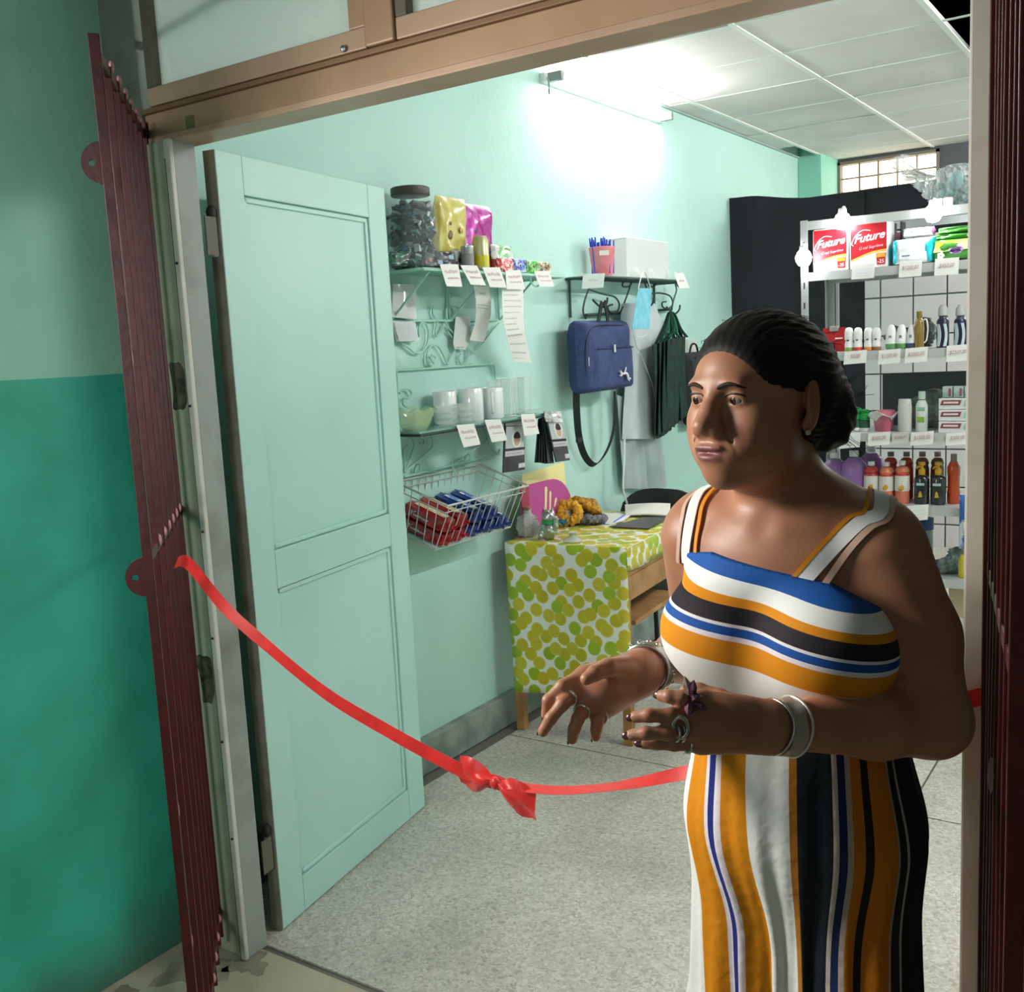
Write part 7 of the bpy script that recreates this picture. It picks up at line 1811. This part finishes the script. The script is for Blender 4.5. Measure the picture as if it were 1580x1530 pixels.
strap([(1256, 925), (1280, 890), (1310, 848), (1345, 812), (1372, 797)], [(-.342, 1.425, 1.5), (-.346, 1.455, 1.5)], .0085, st_b, 'underwear_strap', .0025)
strap([(1058, 870), (1060, 830), (1066, 795), (1074, 768), (1085, 754)], [(-.594, 1.43, 1.5), (-.592, 1.46, 1.5)], .016, st_w, 'shoulder_strap')
strap([(1072, 872), (1074, 835), (1079, 803), (1085, 776)], [(-.583, 1.43, 1.5), (-.581, 1.46, 1.5)], .006, st_o, 'strap_edge', .0035)
strap([(1046, 868), (1047, 840), (1052, 800), (1060, 772)], [(-.606, 1.43, 1.5), (-.604, 1.46, 1.5)], .006, st_b, 'underwear_strap', .0025)

# jewellery and nails
silver = M('silver', '#c9c6c0', .22, .95); amber = M('clear_resin', '#cfc6bd', .15, .3)
def band_on(c, axis, r, tube_r, mat, name, n=28, sq=(1, 1), wob=0, parent=None, flat=None):
    a = Vector(axis).normalized(); u_ = a.orthogonal().normalized(); v_ = a.cross(u_)
    P = [Vector(c)+u_*r*sq[0]*math.cos(t)+v_*r*sq[1]*math.sin(t)+a*wob*math.sin(2*t+1) for t in [2*PI*k/n for k in range(n)]]
    return wb_(MB().tube(P, tube_r, 8, closed=True), name, mat)
axl = mid-WLt; axl /= np.linalg.norm(axl)
band_on(WLt+axl*.030, axl, .0375, .0022, M('cuff_white', '#d8d4c8', .3, .5), 'bracelet', wob=.003); band_on(WLt+axl*.004, axl, .0340, .0020, silver, 'bracelet', wob=.004)
P = []
a = Vector(axl); u_ = a.orthogonal().normalized(); v_ = a.cross(u_)
for k in range(37):
    t = 2*PI*k/36; P.append([Vector(WLt)+a*(.007+.020*j/3)+(u_*math.cos(t)+v_*math.sin(t))*(.0345+.002*j/3+.0012*math.sin(7*t+j)) for j in range(4)])
wb_(MB().sheet(P, .0012), 'cuff', film('cuff_clear', '#c9bfb4', .35, .12))
d_ = Wd(1190, 1152, 1.275); wb_(MB().sphere(Vector(d_), .010, 10, 6, (1.3, .7, .8)), 'charm', silver)
axr = midr-WRt; axr /= np.linalg.norm(axr)
for k, (o_, r_) in enumerate(((.012, .0360), (.019, .0375), (.026, .0370))): band_on(WRt+axr*o_, axr+np.array((.1*k, 0, .1)), r_, (.0035, .0028, .0038)[k], silver, 'bangle', wob=.0025)
mb = MB(); u_ = Vector(axr).orthogonal().normalized(); v_ = Vector(axr).cross(u_)
for k in range(16): t = 2*PI*k/16; mb.sphere(Vector(WRt+axr*.020)+(u_*math.cos(t)+v_*math.sin(t))*.039, .0048, 8, 5)
wb_(mb, 'bangle_beads', silver)
def ring_on(fp, t0, r, mat, tr=.0018, seg=0):
    a, b = fp[seg], fp[seg+1]; return band_on(a+(b-a)*t0, b-a, r, tr, mat, 'ring', 18)
ring_on(FL[2], .55, .0108, silver, .0026); ring_on(FL[2], .75, .0105, silver, .0020); ring_on(FL[3], .5, .0098, silver, .0022)
q = FL[2][0]*.45+FL[2][1]*.55; nrm_ = Vector((CAM-q)).normalized(); u_ = Vector((0, 0, 1)); s_ = nrm_.cross(u_).normalized()
wb_(MB().tube([Vector(q)+nrm_*.012+s_*.009*math.cos(t)+u_*(.013*math.sin(t)+.006) for t in [2*PI*k/18 for k in range(18)]], .0028, 8, closed=True), 'ring_loop', silver)
for i, tt_ in ((1, .5), (2, .45), (3, .5)): ring_on(FR[i], tt_, .0112, M('ring_pale', '#cfc9ba', .25, .8), .0022)
# amethyst cluster ring
am = M('amethyst', '#6a3a52', .12, trans=.35, var=('#9a6a80', 40, .4, .6)); am2 = M('citrine_tip', '#c9ac98', .12, trans=.35)
q = FL[0][0]*.35+FL[0][1]*.65; ring_on(FL[0], .6, .0112, silver, .0022)
for k, (dx, dy, L_, r_, mt) in enumerate(((-.012, .042, .034, .0065, am2), (.002, .030, .030, .0075, am), (-.006, -.016, .022, .0075, am), (.022, -.010, .024, .0070, am), (.010, .012, .018, .008, am), (.026, .014, .016, .006, silver))):
    d = (Vector(_R)*dx+Vector(_U)*dy-Vector(_f)*.016).normalized(); c = Vector(q)-Vector(_f)*.010
    wb_(MB().tube([c, c+d*L_*.72, c+d*L_], [r_*.8, r_*.75, r_*.1], 6, smooth=False), 'crystal', mt)
nail_m = M('nail_dark', '#4a2a2f', .25, coat=.4)
for fps in (FL, FR):
    for fp in fps:
        a, b = Vector(fp[-2]), Vector(fp[-1]); d = (b-a).normalized(); tc_ = Vector(CAM-fp[-1]).normalized(); n_ = (tc_-d*tc_.dot(d)).normalized()
        if fps is FR: n_ = (Vector((0, 0, -.4))-tc_*.6+Vector(-_R)); n_ = (n_-d*n_.dot(d)).normalized()
        s_ = d.cross(n_); wb_(MB().sphere(b+d*.004+n_*.0045, 1.0, 10, 6, (.0048, .0070, .0018), Matrix((list(s_), list(d), list(n_))).transposed()), 'nail', nail_m)

# ================================================================== printed and stitched details belong to the part that carries them
DETAIL = {'lettering', 'lettering_swash', 'lettering_bar', 'handwriting', 'printed_lines', 'written_lines', 'print', 'mark', 'badge', 'badge_top', 'label', 'leaf_label', 'name_label', 'yellow_label', 'white_label',
          'maroon_stripe', 'green_stripe', 'stripe', 'print_spot', 'red_print', 'gold_edge', 'yellow_print', 'logo_shape', 'flower_print', 'round_mark', 'fruit_print', 'title_lettering', 'portrait_oval', 'portrait_face',
          'portrait_hair', 'emblem', 'pocket_zip', 'zip_pull', 'swirl_print', 'label_panel', 'label_line', 'print_line', 'top_print', 'sticker', 'pale_panel', 'paper_band', 'yellow_band', 'bubble_relief'}
MAIN = ('sheet', 'card', 'front_pocket', 'body', 'box', 'wrapper', 'pouch', 'cup', 'board', 'picture_card', 'vessel', 'plate')
for o in list(COL.objects):
    if o.parent is None and o.type == 'EMPTY' and o is not pe:
        ch = {}
        for c in o.children: ch.setdefault(c.name.split('.')[0], []).append(c)
        main = next((ch[m][0] for m in MAIN if m in ch and len(ch[m]) == 1), None)
        if main is None or main.matrix_local != Matrix.Identity(4): continue
        for nm in DETAIL & set(ch):
            for c in ch[nm]: c.parent = main
